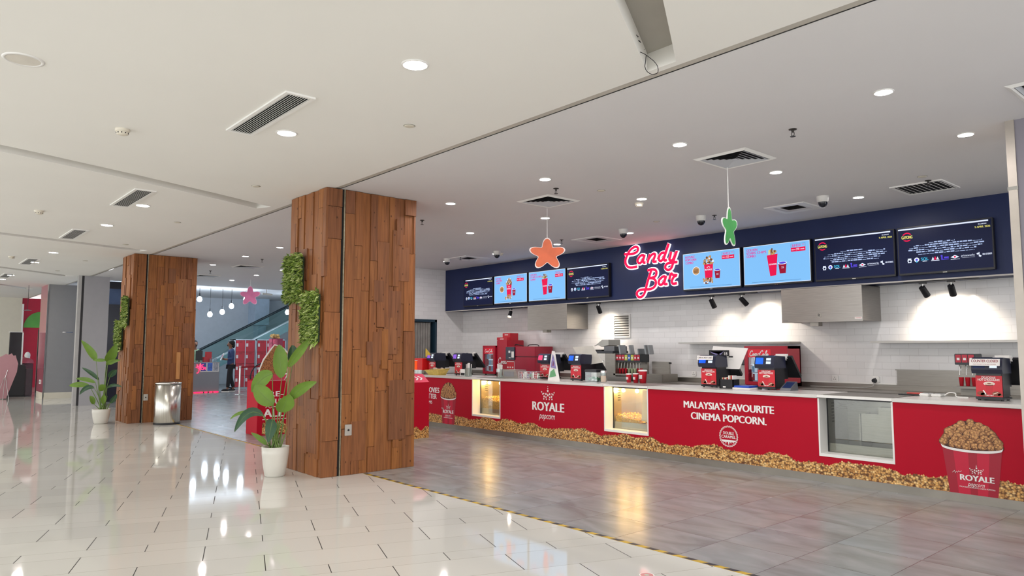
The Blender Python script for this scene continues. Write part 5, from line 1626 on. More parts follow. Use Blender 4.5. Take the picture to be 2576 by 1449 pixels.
for i in range(7):
    x, y = -11.97 + 0.05 * i, 8.26 + 0.04 * (i % 3)
    b = MB().ball((0, 0, 0), 0.045, 0, 10, 6, (1, 0.7, 0.55), 0.12)
    tag(b.build('snack_packet', mat(('snack_brown', 'snack_cream')[i % 2], ('#8a5a48', '#cdb8a4')[i % 2], 0.35, var=0.25, scale=30), org=(0, 0, 0)),
        ('brown' if i % 2 == 0 else 'cream') + ' wrapped snack lying in the yellow basket, %s from the left' % ORD[i], 'snack', 'snacks in the yellow basket').location = (x, y, ZT + 0.105 + 0.014 * (i % 2))
tag(MB().add([(-12.42, 8.42, 1.33), (-12.16, 8.42, 1.31), (-12.1, 8.42, 1.25), (-12.3, 8.42, 1.42), (-12.42, 8.42, 1.5), (-12.42, 8.428, 1.33), (-12.16, 8.428, 1.31), (-12.1, 8.428, 1.25), (-12.3, 8.428, 1.42), (-12.42, 8.428, 1.5)],
    [(0, 1, 3, 4), (9, 8, 6, 5), (0, 5, 6, 1), (1, 6, 8, 3), (3, 8, 9, 4), (4, 9, 5, 0), (1, 3, 2)], 0).build('display_card', mat('card_yellow', '#d8b83a', 0.5, var=0.3, scale=14)), 'small yellow pointed card sticking up behind the leftmost till', 'card')
# clear plastic tray stack, drinks box, straw holders ...
t = thing('plastic_tray', 'clear plastic tray of small packets at the left end of the counter', 'tray', (-12.42, 8.3, ZT))
MB().box(-12.62, 8.18, ZT, -12.2, 8.42, ZT + 0.01).box(-12.62, 8.18, ZT, -12.61, 8.42, ZT + .09).box(-12.21, 8.18, ZT, -12.2, 8.42, ZT + .09).box(-12.62, 8.18, ZT, -12.2, 8.185, ZT + .09).build('shell', glass('clear_plastic', '#f4f8f7', 0.12), t)
b = MB()
for i in range(24):
    b.rbox(-12.6 + 0.03 * (i % 12), 8.2 + 0.1 * (i // 12), ZT + .012, -12.575 + 0.03 * (i % 12), 8.28 + 0.1 * (i // 12), ZT + .075, 0.003, i % 3)
b.build('packets', [PAPER, mat('packet_green', '#8fae9c', 0.5), mat('packet_grey', '#b8b5b0', 0.5)], t)
t = thing('drinks_box', 'glowing red drinks chest at the far left end of the counter', 'drinks dispenser', (-12.9, 8.5, ZT))
MB().rbox(-13.2, 8.35, ZT, -12.42, 8.8, 1.29, 0.01).build('body', mat('glow_red_box', '#d01a1c', 0.35, es=0.15), t)
MB().box(-13.1, 8.343, ZT + 0.03, -12.62, 8.35, 1.24).build('front_panel', glow('orange_front', '#ff5a24', 0.9), t)
MB().box(-13.12, 8.34, 1.24, -12.6, 8.35, 1.25).build('trim', INK, t)
def straws(x, y, label):
    t = thing('straw_holder', label, 'straw holder', (x, y, ZT), 'clear straw holders')
    MB().box(x - .05, y - .05, ZT, x + .05, y - .047, ZT + .16).box(x - .05, y + .047, ZT, x + .05, y + .05, ZT + .16).box(x - .05, y - .05, ZT, x - .047, y + .05, ZT + .16).box(x + .047, y - .05, ZT, x + .05, y + .05, ZT + .16).box(x - .05, y - .05, ZT, x + .05, y + .05, ZT + .006).build('box', glass('clear_plastic', '#f4f8f7', 0.12), t)
    rr = random.Random(int(x * 10))
    for i in range(14):
        a, c = rr.uniform(-.038, .038), rr.uniform(-.038, .038)
        MB().cyl((x + a * 0.9, y + c * 0.9, ZT + .008), (x + a * 1.15, y + c * 1.15, ZT + rr.uniform(.225, .25)), 0.006, n=6).build('straw', PAPER, t)
straws(-10.8, 8.3, 'clear holder of paper-wrapped straws beside the left lit window')
straws(-9.87, 8.3, 'clear holder of paper-wrapped straws in front of the wine red machine')
tag(MB().rbox(-11.06, 8.3, ZT, -10.9, 8.31, ZT + .13, 0.002, 0).box(-11.04, 8.298, ZT + .012, -10.92, 8.3, ZT + .06, 1).build('counter_card', [PAPER, BLACK]), 'small black and white card standing left of the straw holder', 'card')
t = thing('napkin_dispenser', 'slanted grey dispenser between the straw holder and the wire basket', 'dispenser', (-9.58, 8.4, ZT))
b = MB()
A = [(-9.8, 8.3, ZT), (-9.38, 8.3, ZT), (-9.46, 8.3, ZT + .15), (-9.8, 8.3, ZT + .15)]
A += [(x, 8.55, z) for x, y, z in A]
b.add(A, [(0, 1, 2, 3), (7, 6, 5, 4), (0, 4, 5, 1), (1, 5, 6, 2), (2, 6, 7, 3), (3, 7, 4, 0)])
b.build('body', STEELD, t)
MB().box(-9.76, 8.297, ZT + .03, -9.5, 8.3, ZT + .12).build('front_plate', mat('plate_grey', '#8e9194', 0.3, 0.5), t)
t = thing('condiment_basket', 'low wire basket of small packets in front of the pink-display till', 'basket', (-9.02, 8.3, ZT))
b = MB()
for k in range(4):
    z = ZT + 0.01 + 0.04 * k
    b.tube([(-9.26, 8.2, z), (-8.8, 8.2, z), (-8.8, 8.4, z), (-9.26, 8.4, z), (-9.26, 8.2, z)], 0.003, 5)
for k in range(14):
    x = -9.26 + 0.46 * k / 13
    b.tube([(x, 8.2, ZT + .01), (x, 8.2, ZT + .13)], 0.0025, 5)
b.build('wire', CHROME, t)
rr = random.Random(9)
b = MB()
for i in range(40):
    x, y = rr.uniform(-9.24, -8.84), rr.uniform(8.21, 8.38)
    b.rbox(x, y, ZT + rr.uniform(.01, .05), x + .03, y + .012, ZT + rr.uniform(.07, .13), 0.002, i % 4)
b.build('packets', [PAPER, mat('packet_red', '#b8404c', 0.5), mat('packet_green', '#8fae9c', 0.5), mat('packet_lilac', '#9a8fb0', 0.5)], t)
t = thing('table_card', 'tall folded white table card with purple and green print on the counter', 'card', (-8.46, 8.3, ZT))
b = MB()
b.add([(-8.56, 8.22, ZT), (-8.36, 8.3, ZT), (-8.47, 8.3, 1.45), (-8.5, 8.26, 1.46)], [(0, 1, 2, 3)], 0)
b.add([(-8.57, 8.24, ZT), (-8.62, 8.36, ZT), (-8.52, 8.3, 1.46), (-8.5, 8.26, 1.46)], [(1, 0, 3, 2)], 0)
b.add([(-8.36, 8.3, ZT), (-8.5, 8.44, ZT), (-8.49, 8.3, 1.45)], [(0, 1, 2)], 0)
b.build('card', PAPER, t)
b = MB()
q = lambda u, v: Vector((-8.56, 8.22, ZT)).lerp(Vector((-8.36, 8.3, ZT)), u).lerp(Vector((-8.49, 8.27, 1.455)), v) + Vector((0.0008, -0.002, 0))
b.poly([q(.1, .1), q(.75, .15), q(.6, .4), q(.15, .3)], 0).poly([q(.1, .45), q(.9, .4), q(.8, .85), q(.3, .9)], 1).poly([q(.3, .5), q(.7, .5), q(.6, .7)], 2)
b.build('print', [mat('print_green', '#6fae7c', 0.5, var=0.3), mat('print_purple', '#8a80b4', 0.5, var=0.3, scale=20), mat('print_rose', '#c46a8c', 0.5)], t)
t = thing('glass_box', 'clear box with dark lid and green contents beside the grey board', 'jar', (-7.7, 8.45, ZT))
MB().box(-7.84, 8.35, ZT, -7.6, 8.355, ZT + .16).box(-7.6, 8.35, ZT, -7.595, 8.55, ZT + .16).box(-7.84, 8.35, ZT, -7.835, 8.55, ZT + .16).box(-7.84, 8.35, ZT, -7.6, 8.55, ZT + .004).build('box', glass('clear_plastic', '#f4f8f7', 0.12), t)
MB().rbox(-7.85, 8.34, ZT + .15, -7.59, 8.56, ZT + .195, 0.008).build('lid', BLACK, t)
b = MB()
for i in range(30):
    b.ball((R.uniform(-7.81, -7.63), R.uniform(8.37, 8.53), ZT + R.uniform(.02, .07)), 0.022, i % 2, 6, 4)
b.build('contents', [mat('mint_green', '#3f8a62', 0.4), mat('mint_white', '#dfe8e2', 0.4)], t)
t = thing('glass_jar', 'small clear jar with metal lid right of the dark-lidded box', 'jar', (-7.52, 8.42, ZT))
MB().lathe([(0.045, 0.0), (0.05, 0.01), (0.05, 0.15)], (-7.52, 8.42, ZT), 20).build('glass', glass('clear_plastic', '#f4f8f7', 0.12), t)
MB().cyl((-7.52, 8.42, ZT + .15), (-7.52, 8.42, ZT + .18), 0.052, n=20).build('lid', CHROME, t)
MB().cyl((-7.52, 8.42, ZT + .005), (-7.52, 8.42, ZT + .1), 0.043, n=16).build('contents', FOAM, t)
def cup(x, y, z, s, label, g):
    t = thing('paper_cup', label, 'cup', (x, y, z), g)
    MB().lathe([(0.001, 0.001), (0.032 * s, 0.0), (0.043 * s, 0.125 * s)], (x, y, z), 20).build('body', RED2, t)
    MB().lathe([(0.046 * s, 0.122 * s), (0.047 * s, 0.13 * s), (0.04 * s, 0.138 * s), (0.001, 0.139 * s)], (x, y, z), 20).build('lid', TRIM, t)
    b = MB()
    for k in range(3):
        b.box(x - 0.02 * s + k * 0.015 * s, y - 0.042 * s, z + 0.045 * s, x - 0.012 * s + k * 0.015 * s, y - 0.036 * s, z + 0.085 * s)
    b.build('print', INK, t)
cup(-7.23, 8.68, ZT, 1.0, 'short red paper cup, leftmost of three right of the glass jar', 'red cups on the counter')
cup(-7.1, 8.69, ZT, 1.05, 'red paper cup with white marks, middle of three beside the drinks machine', 'red cups on the counter')
cup(-6.97, 8.70, ZT, 1.45, 'tallest red paper cup, rightmost of three on the counter', 'red cups on the counter')
t = thing('packet_box', 'small black open box of red and white packets right of the cash sign till', 'box', (-5.29, 8.4, ZT))
b = MB().box(-5.39, 8.32, ZT, -5.19, 8.33, ZT + .12).box(-5.39, 8.46, ZT, -5.19, 8.47, ZT + .12).box(-5.39, 8.32, ZT, -5.38, 8.47, ZT + .12).box(-5.2, 8.32, ZT, -5.19, 8.47, ZT + .12).box(-5.39, 8.32, ZT, -5.19, 8.47, ZT + .005)
b.box(-5.34, 8.318, ZT + .012, -5.3, 8.32, ZT + .03, 1)
b.build('box', [BLACK, PAPER], t)
b = MB()
for i in range(9):
    b.rbox(-5.375 + .019 * i, 8.35, ZT + .01, -5.36 + .019 * i, 8.44, ZT + (.14 if i < 5 else .17), 0.002, i % 3)
b.build('packets', [mat('packet_cream', '#d9c8a0', 0.5), RED2, PAPER], t)
tag(MB().rbox(-5.17, 8.3, ZT + .021, -4.95, 8.52, ZT + .045, 0.006).build('blue_folder', mat('folder_blue', '#2452c0', 0.35)), 'flat blue folder lying left of the till by the red cooler', 'folder')
tag(MB().rbox(-5.18, 8.28, ZT, -4.93, 8.54, ZT + .02, 0.004).build('paper_stack', PAPER), 'stack of white paper under the blue folder', 'paper')
t = thing('card_reader', 'small black card reader leaning right of the till by the red cooler', 'card reader', (-4.52, 8.5, ZT))
MB().add([(-4.6, 8.42, ZT), (-4.46, 8.42, ZT), (-4.46, 8.62, ZT), (-4.6, 8.62, ZT), (-4.6, 8.44, ZT + .03), (-4.46, 8.44, ZT + .03), (-4.46, 8.6, ZT + .11), (-4.6, 8.6, ZT + .11)], [(3, 2, 1, 0), (4, 5, 6, 7), (0, 1, 5, 4), (1, 2, 6, 5), (2, 3, 7, 6), (3, 0, 4, 7)]).build('body', mat('reader_grey', '#55575e', 0.4), t)
MB().quad((-4.585, 8.451, ZT + .036), (-4.475, 8.451, ZT + .036), (-4.475, 8.58, ZT + .101), (-4.585, 8.58, ZT + .101)).build('screen', DO, t)
for i, (x, l) in enumerate(((-3.02, 'left of two white card terminals lying on the counter by the closed till'), (-2.9, 'right of two white card terminals lying on the counter by the closed till'))):
    t = thing('card_terminal', l, 'card terminal', (x, 8.72, ZT), 'white card terminals')
    MB().rbox(x - .05, 8.62, ZT, x + .05, 8.79, ZT + .03, 0.008).build('body', TRIM, t)
    MB().box(x - .038, 8.64, ZT + .03, x + .038, 8.77, ZT + .0315).build('screen', mat('lcd_grey', '#9aa0a2', 0.2), t)
P = [(-2.84, 8.7, ZT + .015), (-2.8, 8.72, ZT + .045), (-2.74, 8.72, ZT + .04), (-2.72, 8.7, ZT + .006), (-2.6, 8.66, ZT + .006)]
tag(MB().tube(smooth(P, 5), 0.006, 6).build('white_cable', TRIM), 'white cable looping from the right card terminal', 'cable')
tag(MB().rbox(-3.3, 8.66, ZT, -3.08, 8.76, ZT + .014, 0.003).build('black_tray', BLACK), 'flat black tray left of the white card terminals', 'tray')
tag(MB().rbox(-3.24, 8.74, ZT + .015, -3.06, 8.77, ZT + .03, 0.003).build('red_scraper', mat('scraper_red', '#d8524a', 0.4)), 'thin red strip on the black tray beside the card terminals', 'tool')

# ================================================================== ON THE BACK COUNTER
ZB = 0.9
def script(b, org, w, u=(1, 0, 0), v=(0, 0, 1), mi=0, r=0.02, full=True):
    """hand-drawn flowing lettering of the drinks maker; w = full width"""
    S = [[(.2, .72), (.14, .95), (.05, .8), (.0, .4), (.06, .08), (.2, .12), (.3, .3)], [(.34, .36), (.27, .42), (.24, .22), (.3, .1), (.37, .24), (.34, .36), (.4, .32)], [(.5, .4), (.43, .42), (.4, .2), (.46, .1), (.53, .25)], [(.6, .38), (.54, .42), (.52, .2), (.58, .1), (.64, .3), (.63, .1), (.7, .2)]]
    if full:
        S += [[(1.02, .75), (.96, 1.0), (.86, .8), (.8, .4), (.86, .06), (1.0, .12), (1.1, .3)], [(1.14, .36), (1.07, .42), (1.04, .22), (1.1, .1), (1.17, .24), (1.14, .36)], [(1.2, .2), (1.32, .8), (1.3, .98), (1.25, .7), (1.24, .15), (1.32, .2)], [(1.42, .38), (1.36, .42), (1.34, .2), (1.4, .1), (1.46, .38), (1.46, .1), (1.55, .2)], [(.68, .42), (.8, .42)]]
    tot = 1.55 if full else 0.7
    O, U, V = Vector(org), Vector(u), Vector(v)
    n = U.cross(V)
    for st in S:
        P = [O + U * ((x / tot - 0.5 + 0.06 * z) * w) + V * ((z - 0.5) * w * (0.27 if full else 0.5)) + n * 0.001 for x, z in st]
        b.tube(smooth(P, 4), r * w, 6, mi, 0.15, n)
    return b
def cooler(x0, x1, y0, y1, z1, gx0, gx1, label, seed):
    t = thing('drinks_cooler', label, 'cooler', ((x0 + x1) / 2, (y0 + y1) / 2, ZB))
    CR = mat('cooler_red', '#b3152f', 0.35, var=0.03)
    b = MB()
    b.box(x0, y0 + 0.03, ZB + .02, x0 + .03, y1, z1).box(x1 - .03, y0 + 0.03, ZB + .02, x1, y1, z1).box(x0, y1 - .03, ZB + .02, x1, y1, z1).box(x0, y0 + .03, z1 - .04, x1, y1, z1).box(x0, y0 + .03, ZB + .02, x1, y1, ZB + .07)
    b.build('body', CR, t)
    b = MB().box(gx0 - .05, y0, ZB + .03, gx0, y0 + .03, z1).box(gx1, y0, ZB + .03, x1, y0 + .03, z1).box(gx0, y0, ZB + .03, gx1, y0 + .03, ZB + .08).box(gx0, y0, z1 - .05, gx1, y0 + .03, z1)
    if gx0 - .05 > x0 + .001:
        b.box(x0, y0, ZB + .03, gx0 - .05, y0 + .03, z1)
    d = b.build('door', CR, t)
    h = z1 - ZB
    b = MB().box(gx0, y0 + .004, z1 - .05 - .2 * h, gx1, y0 + .02, z1 - .05)
    pn = b.build('header', mat('header_red', '#d3122c', 0.3, es=0.25), d)
    b = MB()
    script(b, ((gx0 + gx1) / 2, y0 + .002, z1 - .05 - .1 * h), (gx1 - gx0) * 0.85, r=0.022)
    b.build('lettering', INK, d)
    MB().box(gx0, y0 + .012, ZB + .08, gx1, y0 + .016, z1 - .05 - .2 * h).build('glass', glass('cooler_glass', '#eef4f8', 0.08), d)
    b = MB().box(gx0 + .01, y0 + .12, ZB + .08, gx1 - .01, y0 + .13, z1 - .05 - .2 * h)
    b.build('light_panel', glow('cooler_light', '#dcebf6', 0.8), t)
    for k in range(3):
        z = ZB + .09 + k * 0.2 * h
        MB().box(gx0, y0 + .04, z, gx1, y0 + .12, z + .006).build('shelf', CHROME, t)
        for j in range(4):
            x = gx0 + .04 + (gx1 - gx0 - .08) * j / 3
            MB().cyl((x, y0 + .075, z + .007), (x, y0 + .075, z + .1 * h / .6), 0.026, n=10).build('can', (mat('can_white', '#e8e8ea', 0.3), RED2, mat('can_blue', '#9ec6e0', 0.3))[(j + k + seed) % 3], t)
    for sx in (x0 + .04, x1 - .04):
        for sy in (y0 + .06, y1 - .06):
            MB().cyl((sx, sy, ZB), (sx, sy, ZB + .03), .018, n=8).build('foot', BLACK, t)
    return t
cooler(-12.87, -12.44, 10.3, 10.72, 1.56, -12.82, -12.5, 'small red glass-door drinks cooler with white cans at the left of the back counter', 0)
cooler(-6.21, -5.49, 10.3, 10.72, 1.535, -6.15, -5.76, 'red glass-door drinks cooler under the steel shelf on the back counter', 1)
t = thing('red_cabinet', 'tall plain red drinks cabinet standing right of the small left cooler', 'cabinet', (-12.25, 10.6, ZB))
MB().rbox(-12.43, 10.35, ZB + .01, -12.07, 10.85, 1.68, 0.01).build('body', mat('cooler_red', '#b3152f', 0.35), t)
b = script(MB(), (-12.23, 10.348, 1.225), 0.3, full=False, r=0.03)
b.build('lettering', INK, t)
MB().box(-12.4, 10.36, ZB, -12.1, 10.84, ZB + .012).build('plinth', BLACK, t)
for (x0, x1, y0, z0, z1, l) in ((-12.62, -12.3, 10.42, 1.68, 1.84, 'upright red carton on top of the tall red cabinet'), (-12.44, -12.09, 10.36, 1.68, 1.745, 'low red carton with white stripe in front of the upright carton')):
    if z1 > 1.8:
        x0, x1 = -12.43, -12.16
    t = thing('red_carton', l, 'box', ((x0 + x1) / 2, y0, z0), 'red cartons on the tall red cabinet')
    MB().rbox(x0, y0 + (.1 if z1 > 1.8 else 0), z0 + .001, x1, y0 + (.34 if z1 > 1.8 else .09), z1, 0.004).build('carton', RED2, t)
    MB().box((x0 + x1) / 2 - .06, y0 + (.098 if z1 > 1.8 else -.002), z1 - .045, (x0 + x1) / 2 + .06, y0 + (.1 if z1 > 1.8 else 0), z1 - .03).build('print', INK, t)
t = thing('popcorn_machine', 'wide wine red machine with dark seam on the back counter beside the tall red cabinet', 'machine', (-11.6, 10.6, ZB))
MB().rbox(-12.05, 10.32, ZB + .03, -11.13, 10.85, 1.31, 0.008).build('lower_body', WINE, t)
MB().rbox(-12.05, 10.32, 1.325, -11.13, 10.85, 1.54, 0.008).build('upper_body', WINE, t)
MB().box(-12.04, 10.34, 1.305, -11.14, 10.84, 1.33).build('seam', BLACK, t)
b = MB().tube(smooth([(-11.98, 10.5, 1.54), (-11.95, 10.5, 1.585), (-11.75, 10.5, 1.56), (-11.72, 10.5, 1.54)], 4), 0.01, 6).tube(smooth([(-11.55, 10.5, 1.54), (-11.5, 10.5, 1.575), (-11.25, 10.5, 1.575), (-11.2, 10.5, 1.54)], 4), 0.01, 6)
b.build('handle', BLACK, t)
pnl = MB().rbox(-12.06, 10.295, 1.25, -11.76, 10.322, 1.53, 0.005).build('control_panel', MACH2, t)
MB().box(-11.96, 10.292, 1.4, -11.9, 10.295, 1.45).box(-11.95, 10.292, 1.29, -11.89, 10.295, 1.3).build('label', INK, pnl)
MB().box(-11.86, 10.292, 1.3, -11.78, 10.295, 1.43).build('note', PAPER, pnl)
b = MB().box(-12.04, 10.312, 1.0, -11.8, 10.32, 1.22, 0).box(-12.04, 10.31, 1.205, -11.78, 10.312, 1.215, 1).box(-11.79, 10.31, 1.0, -11.782, 10.312, 1.215, 1)
for k in range(3):
    b.box(-12.02 + k * .08, 10.31, 1.07, -11.98 + k * .08, 10.312, 1.1, 1)
b.build('picture', [POSTER, INK], t)
for x in (-11.95, -11.25):
    MB().cyl((x, 10.5, ZB), (x, 10.5, ZB + .04), .03, n=10).build('foot', BLACK, t)
# grill with raised lid
t = thing('waffle_grill', 'grey counter grill with raised hinged lid on a white cabinet', 'grill', (-9.260, 10.6, 1.4))
MB().rbox(-9.620, 10.3, 1.405, -8.956, 10.75, 1.45, 0.006).build('base', mat('grill_dark', '#45474c', 0.4, 0.4), t)
MB().rbox(-9.580, 10.34, 1.451, -9.276, 10.7, 1.475, 0.006).build('plate', mat('grill_black', '#26272a', 0.5), t)
MB().box(-9.220, 10.35, 1.451, -8.964, 10.72, 1.54).build('housing', mat('grill_grey', '#6b6d70', 0.35, 0.5), t)
b = MB()
Q = [(-9.420, 1.575), (-9.276, 1.665), (-9.116, 1.665), (-9.116, 1.56), (-9.300, 1.53)]
A = [(x, 10.36, z) for x, z in Q] + [(x, 10.7, z) for x, z in Q]
b.add(A, [(0, 1, 2, 3, 4)[::-1], (5, 6, 7, 8, 9)] + [(i, (i + 1) % 5, (i + 1) % 5 + 5, i + 5) for i in range(5)])
b.build('lid', mat('grill_lid', '#a3a29c', 0.3, 0.6), t)
MB().tube([(-9.340, 10.5, 1.47), (-9.308, 10.5, 1.54)], 0.015, 8).tube([(-9.404, 10.36, 1.57), (-9.468, 10.36, 1.55)], 0.01, 8).build('hinge', CHROME, t)
t = thing('white_cabinet', 'white and steel cabinet under the grill on the back counter', 'cabinet', (-9.27, 10.6, ZB))
MB().rbox(-9.63, 10.3, ZB + .001, -9.15, 10.8, 1.4, 0.006).build('body', mat('cabinet_white', '#dedcd5', 0.4), t)
MB().rbox(-9.145, 10.3, ZB + .001, -8.9, 10.8, 1.4, 0.006).build('side_unit', STEELD, t)
MB().tube([(-9.19, 10.295, 1.1), (-9.19, 10.28, 1.12), (-9.19, 10.28, 1.25), (-9.19, 10.295, 1.27)], 0.007, 6).build('handle', CHROME, t)
# soda dispensers
def soda(x0, n, z0, zh, lean, label):
    w = 0.072 * n
    x1 = x0 + w + 0.02
    t = thing('soda_dispenser', label, 'drinks dispenser', ((x0 + x1) / 2, 10.55, ZB), 'soda dispensers')
    MB().rbox(x0, 10.34, zh, x1, 10.6, zh + 0.14, 0.006).build('head', mat('soda_black', '#1c2228', 0.3), t)
    MB().box(x0 + .01, 10.55, z0, x1 - .01, 10.6, zh).build('back_plate', STEELD, t)
    MB().box(x0 - .02, 10.3, z0 - .03, x1 + .02, 10.62, z0).build('drip_tray', STEELD, t)
    if z0 - .03 > ZB + .01:
        MB().box(x0 + .02, 10.45, ZB, x1 - .02, 10.6, z0 - .03).build('stand', STEELD, t)
    cl = ['soda_red', 'soda_red', 'soda_red', 'soda_lime', 'soda_blue', 'soda_lime', 'soda_red', 'soda_red']
    hx = {'soda_red': '#c01a34', 'soda_lime': '#c8cc4a', 'soda_blue': '#2a62c0'}
    for k in range(n):
        xa = x0 + .014 + k * .072
        c = cl[k % 8] if n > 3 else 'soda_red'
        MB().box(xa, 10.335, zh + .03, xa + .062, 10.34, zh + .13).box(xa + .015, 10.334, zh + .06, xa + .047, 10.335, zh + .09, 1).build('label', [mat(c, hx[c], 0.35), INK], t)
        MB().cyl((xa + .03, 10.4, zh - .05), (xa + .03, 10.4, zh), .012, .016, 8).tube([(xa + .03, 10.38, zh - .02), (xa + .03, 10.36, zh - .13)], .006, 6).build('nozzle', CHROME, t)
    return t, [(x0 + .044 + k * .072) for k in range(n)]
_, xs = soda(-8.93, 8, 1.03, 1.25, True, 'steel soda dispenser with a row of eight coloured labels on the back counter')
for k, x in enumerate(xs):
    z = 1.031
    t = thing('plastic_cup', ('red' if k not in (3, 4, 5) else 'pale green') + ' ribbed cup under the long soda dispenser, %s from the left' % ORD[k], 'cup', (x, 10.42, z), 'cups under the soda dispenser')
    MB().lathe([(0.001, 0.0), (0.02, 0.0), (0.028, 0.1)], (x, 10.42, z), 12).build('body', RED2 if k not in (3, 4, 5) else mat('cup_green', '#b9c9a0', 0.4), t)
_, xs = soda(-3.24, 3, 1.02, 1.29, False, 'small soda dispenser with red labels left of the closed till')
for k, x in enumerate(xs):
    t = thing('plastic_cup', 'red ribbed cup under the small soda dispenser, %s from the left' % ORD[k], 'cup', (x, 10.42, 1.021), 'cups under the small soda dispenser')
    MB().lathe([(0.001, 0.0), (0.022, 0.0), (0.03, 0.11)], (x, 10.42, 1.021), 12).build('body', RED2, t)
for k, (x, a) in enumerate(((-8.85, 0.1), (-8.62, 0.35), (-8.4, -0.1), (-8.26, 0.3), (-8.18, 0.3))):
    b = MB(Matrix.Translation((x, 10.45, 1.392)) @ Matrix.Rotation(a, 4, 'Z') @ Matrix.Rotation(-0.15, 4, 'Y'))
    b.rbox(-0.015, -0.08, 0, 0.015, 0.12, 0.17 if k != 2 else 0.1, 0.004)
    o = b.build('cup_lid_stack', mat('lid_grey', '#8e9396', 0.3, 0.4))
    tag(o, 'grey upright stack of lids on top of the long soda dispenser, %s from the left' % ORD[k], 'lids', 'lid stacks on the soda dispenser')
tag(MB().rbox(-9.05, 10.25, ZB + .001, -8.6, 10.29, ZB + .08, 0.004).build('ice_tray', STEEL), 'low steel ice tray in front of the long soda dispenser', 'tray')
t = thing('bain_marie', 'boxy steel food warmer with raised square lid right of the soda dispenser', 'food warmer', (-8.05, 10.5, ZB))
MB().rbox(-8.2, 10.3, ZB + .001, -7.82, 10.75, ZB + .14, 0.005).build('body', STEELD, t)
MB().rbox(-8.28, 10.6, ZB + .14, -7.88, 10.62, 1.26, 0.004).build('lid', STEELD, t)
MB().rbox(-7.89, 10.58, 1.22, -7.86, 10.63, 1.25, 0.003).build('knob', BLACK, t)
t = thing('paper_rack', 'dark grey rack of papers on the wall left of the right cooler', 'rack', (-6.5, 10.8, 1.2))
MB().box(-6.62, 10.75, 1.22, -6.4, YB - .002, 1.24).box(-6.62, 10.75, 1.24, -6.61, YB - .002, 1.5).box(-6.41, 10.75, 1.24, -6.4, YB - .002, 1.5).build('frame', BLACK, t)
MB().box(-6.59, 10.8, 1.241, -6.44, 10.9, 1.48).build('papers', mat('rack_grey', '#5a5c62', 0.5), t)

# ================================================================== RED STANDS, FAR ROOM, PEOPLE
def arrow_top(b, o, u, v, s, mi):
    for k in range(2):
        x = k * 0.09 * s
        P = [(x, 0.06), (x + .035, 0.06), (x + .085, 0), (x + .035, -0.06), (x, -0.06), (x + .05, 0)]
        b.poly([Vector(o) + Vector(u) * p * s + Vector(v) * q * s for p, q in P][::-1], mi)
# stand beside the counter: front facing +X
t = thing('promo_stand', 'red box stand with pink sloped arrow top beside the near column', 'display stand', (-10.45, 6.6, 0))
x1 = -10.16
b = MB()
A = [(x1, 6.25, 0), (x1, 6.97, 0), (x1, 6.97, 0.93), (x1, 6.25, 0.93)]
B = [(x1 - .55, 6.25, 0), (x1 - .55, 6.97, 0), (x1 - .55, 6.97, 1.06), (x1 - .55, 6.25, 1.06)]
C_ = [(x1 - .2, 6.25, 1.06), (x1 - .2, 6.97, 1.06)]
V = A + B + C_
b.add(V, [(0, 1, 2, 3), (5, 4, 7, 6), (1, 5, 6, 9, 2), (4, 0, 3, 8, 7), (9, 6, 7, 8)], 0)
b.build('box', RED, t)
b = MB().add([A[3], A[2], C_[1], C_[0]], [(0, 1, 2, 3)], 0)
tp = b.build('sloped_top', PINK, t)
sl = (Vector(C_[0]) - Vector(A[3])).normalized()
n = Vector((0, 1, 0)).cross(sl) * 0.002
b = MB()
arrow_top(b, Vector((x1 - .1, 6.735, 0.995)) + n, (0, 1, 0), sl, 0.95, 0)
b.build('arrows', INK, tp)
b = MB()
k = 44
top = [(6.25 + .72 * j / k, 0.165 + 0.035 * math.sin(j * .5) + 0.008 * math.sin(j * 2.9)) for j in range(k + 1)]
b.add([(x1 + .0015, y, 0.0) for y, z in top] + [(x1 + .0015, y, z) for y, z in top], [(j, j + 1, k + 2 + j, k + 1 + j) for j in range(k)])
b.build('popcorn_print', POP_PRINT, t)
b = MB()
so = star(0, 0, 0.17)
for j in range(10):
    a, c = so[j], so[(j + 1) % 10]
    b.poly([(x1 + .001, 6.62 + a[0], 0.5 + a[1]), (x1 + .001, 6.62 + c[0], 0.5 + c[1]), (x1 + .001, 6.62 + c[0] * .93, 0.5 + c[1] * .93), (x1 + .001, 6.62 + a[0] * .93, 0.5 + a[1] * .93)][::-1])
b.build('star_outline', mat('deep_red_print', '#8f0820', 0.4), t)

t = thing('promo_stand', 'red box stand with white lettering behind the near potted plant', 'display stand', (-12.5, 5.35, 0))
x1 = -12.27
MB().rbox(x1 - .5, 4.86, 0, x1, 5.9, 0.93, 0.004).box(x1 - .5, 4.86, 0.93, x1 - .46, 5.9, 0.95).build('box', RED, t)
b = MB()
for s, y, z, h, w in (('PRE-', 5.14, 0.70, 0.13, 0.36), ('OUT', 5.2, 0.57, 0.13, 0.26), ('ALL', 5.15, 0.37, 0.2, 0.36)):
    b.text(s, (x1, y, z), h, (0, 1, 0), (0, 0, 1), 0, 0.04, 0.0012, width=w)
b.box(x1, 4.95, 0.265, x1 + .002, 5.4, 0.275)
b.tube([(x1 + .002, 5.0, .47), (x1 + .002, 5.04, .5), (x1 + .002, 5.08, .46), (x1 + .002, 5.13, .49), (x1 + .002, 5.2, .48)], .006, 5)
b.build('lettering', INK, t)
k = 30
b = MB()
top = [(4.95 + .6 * j / k, 0.2 + 0.03 * math.sin(j * .5) + 0.01 * math.sin(j * 2.7)) for j in range(k + 1)]
b.add([(x1 + .0015, y, 0.02) for y, z in top] + [(x1 + .0015, y, z) for y, z in top], [(j, j + 1, k + 2 + j, k + 1 + j) for j in range(k)])
b.build('popcorn_print', POP_PRINT, t)
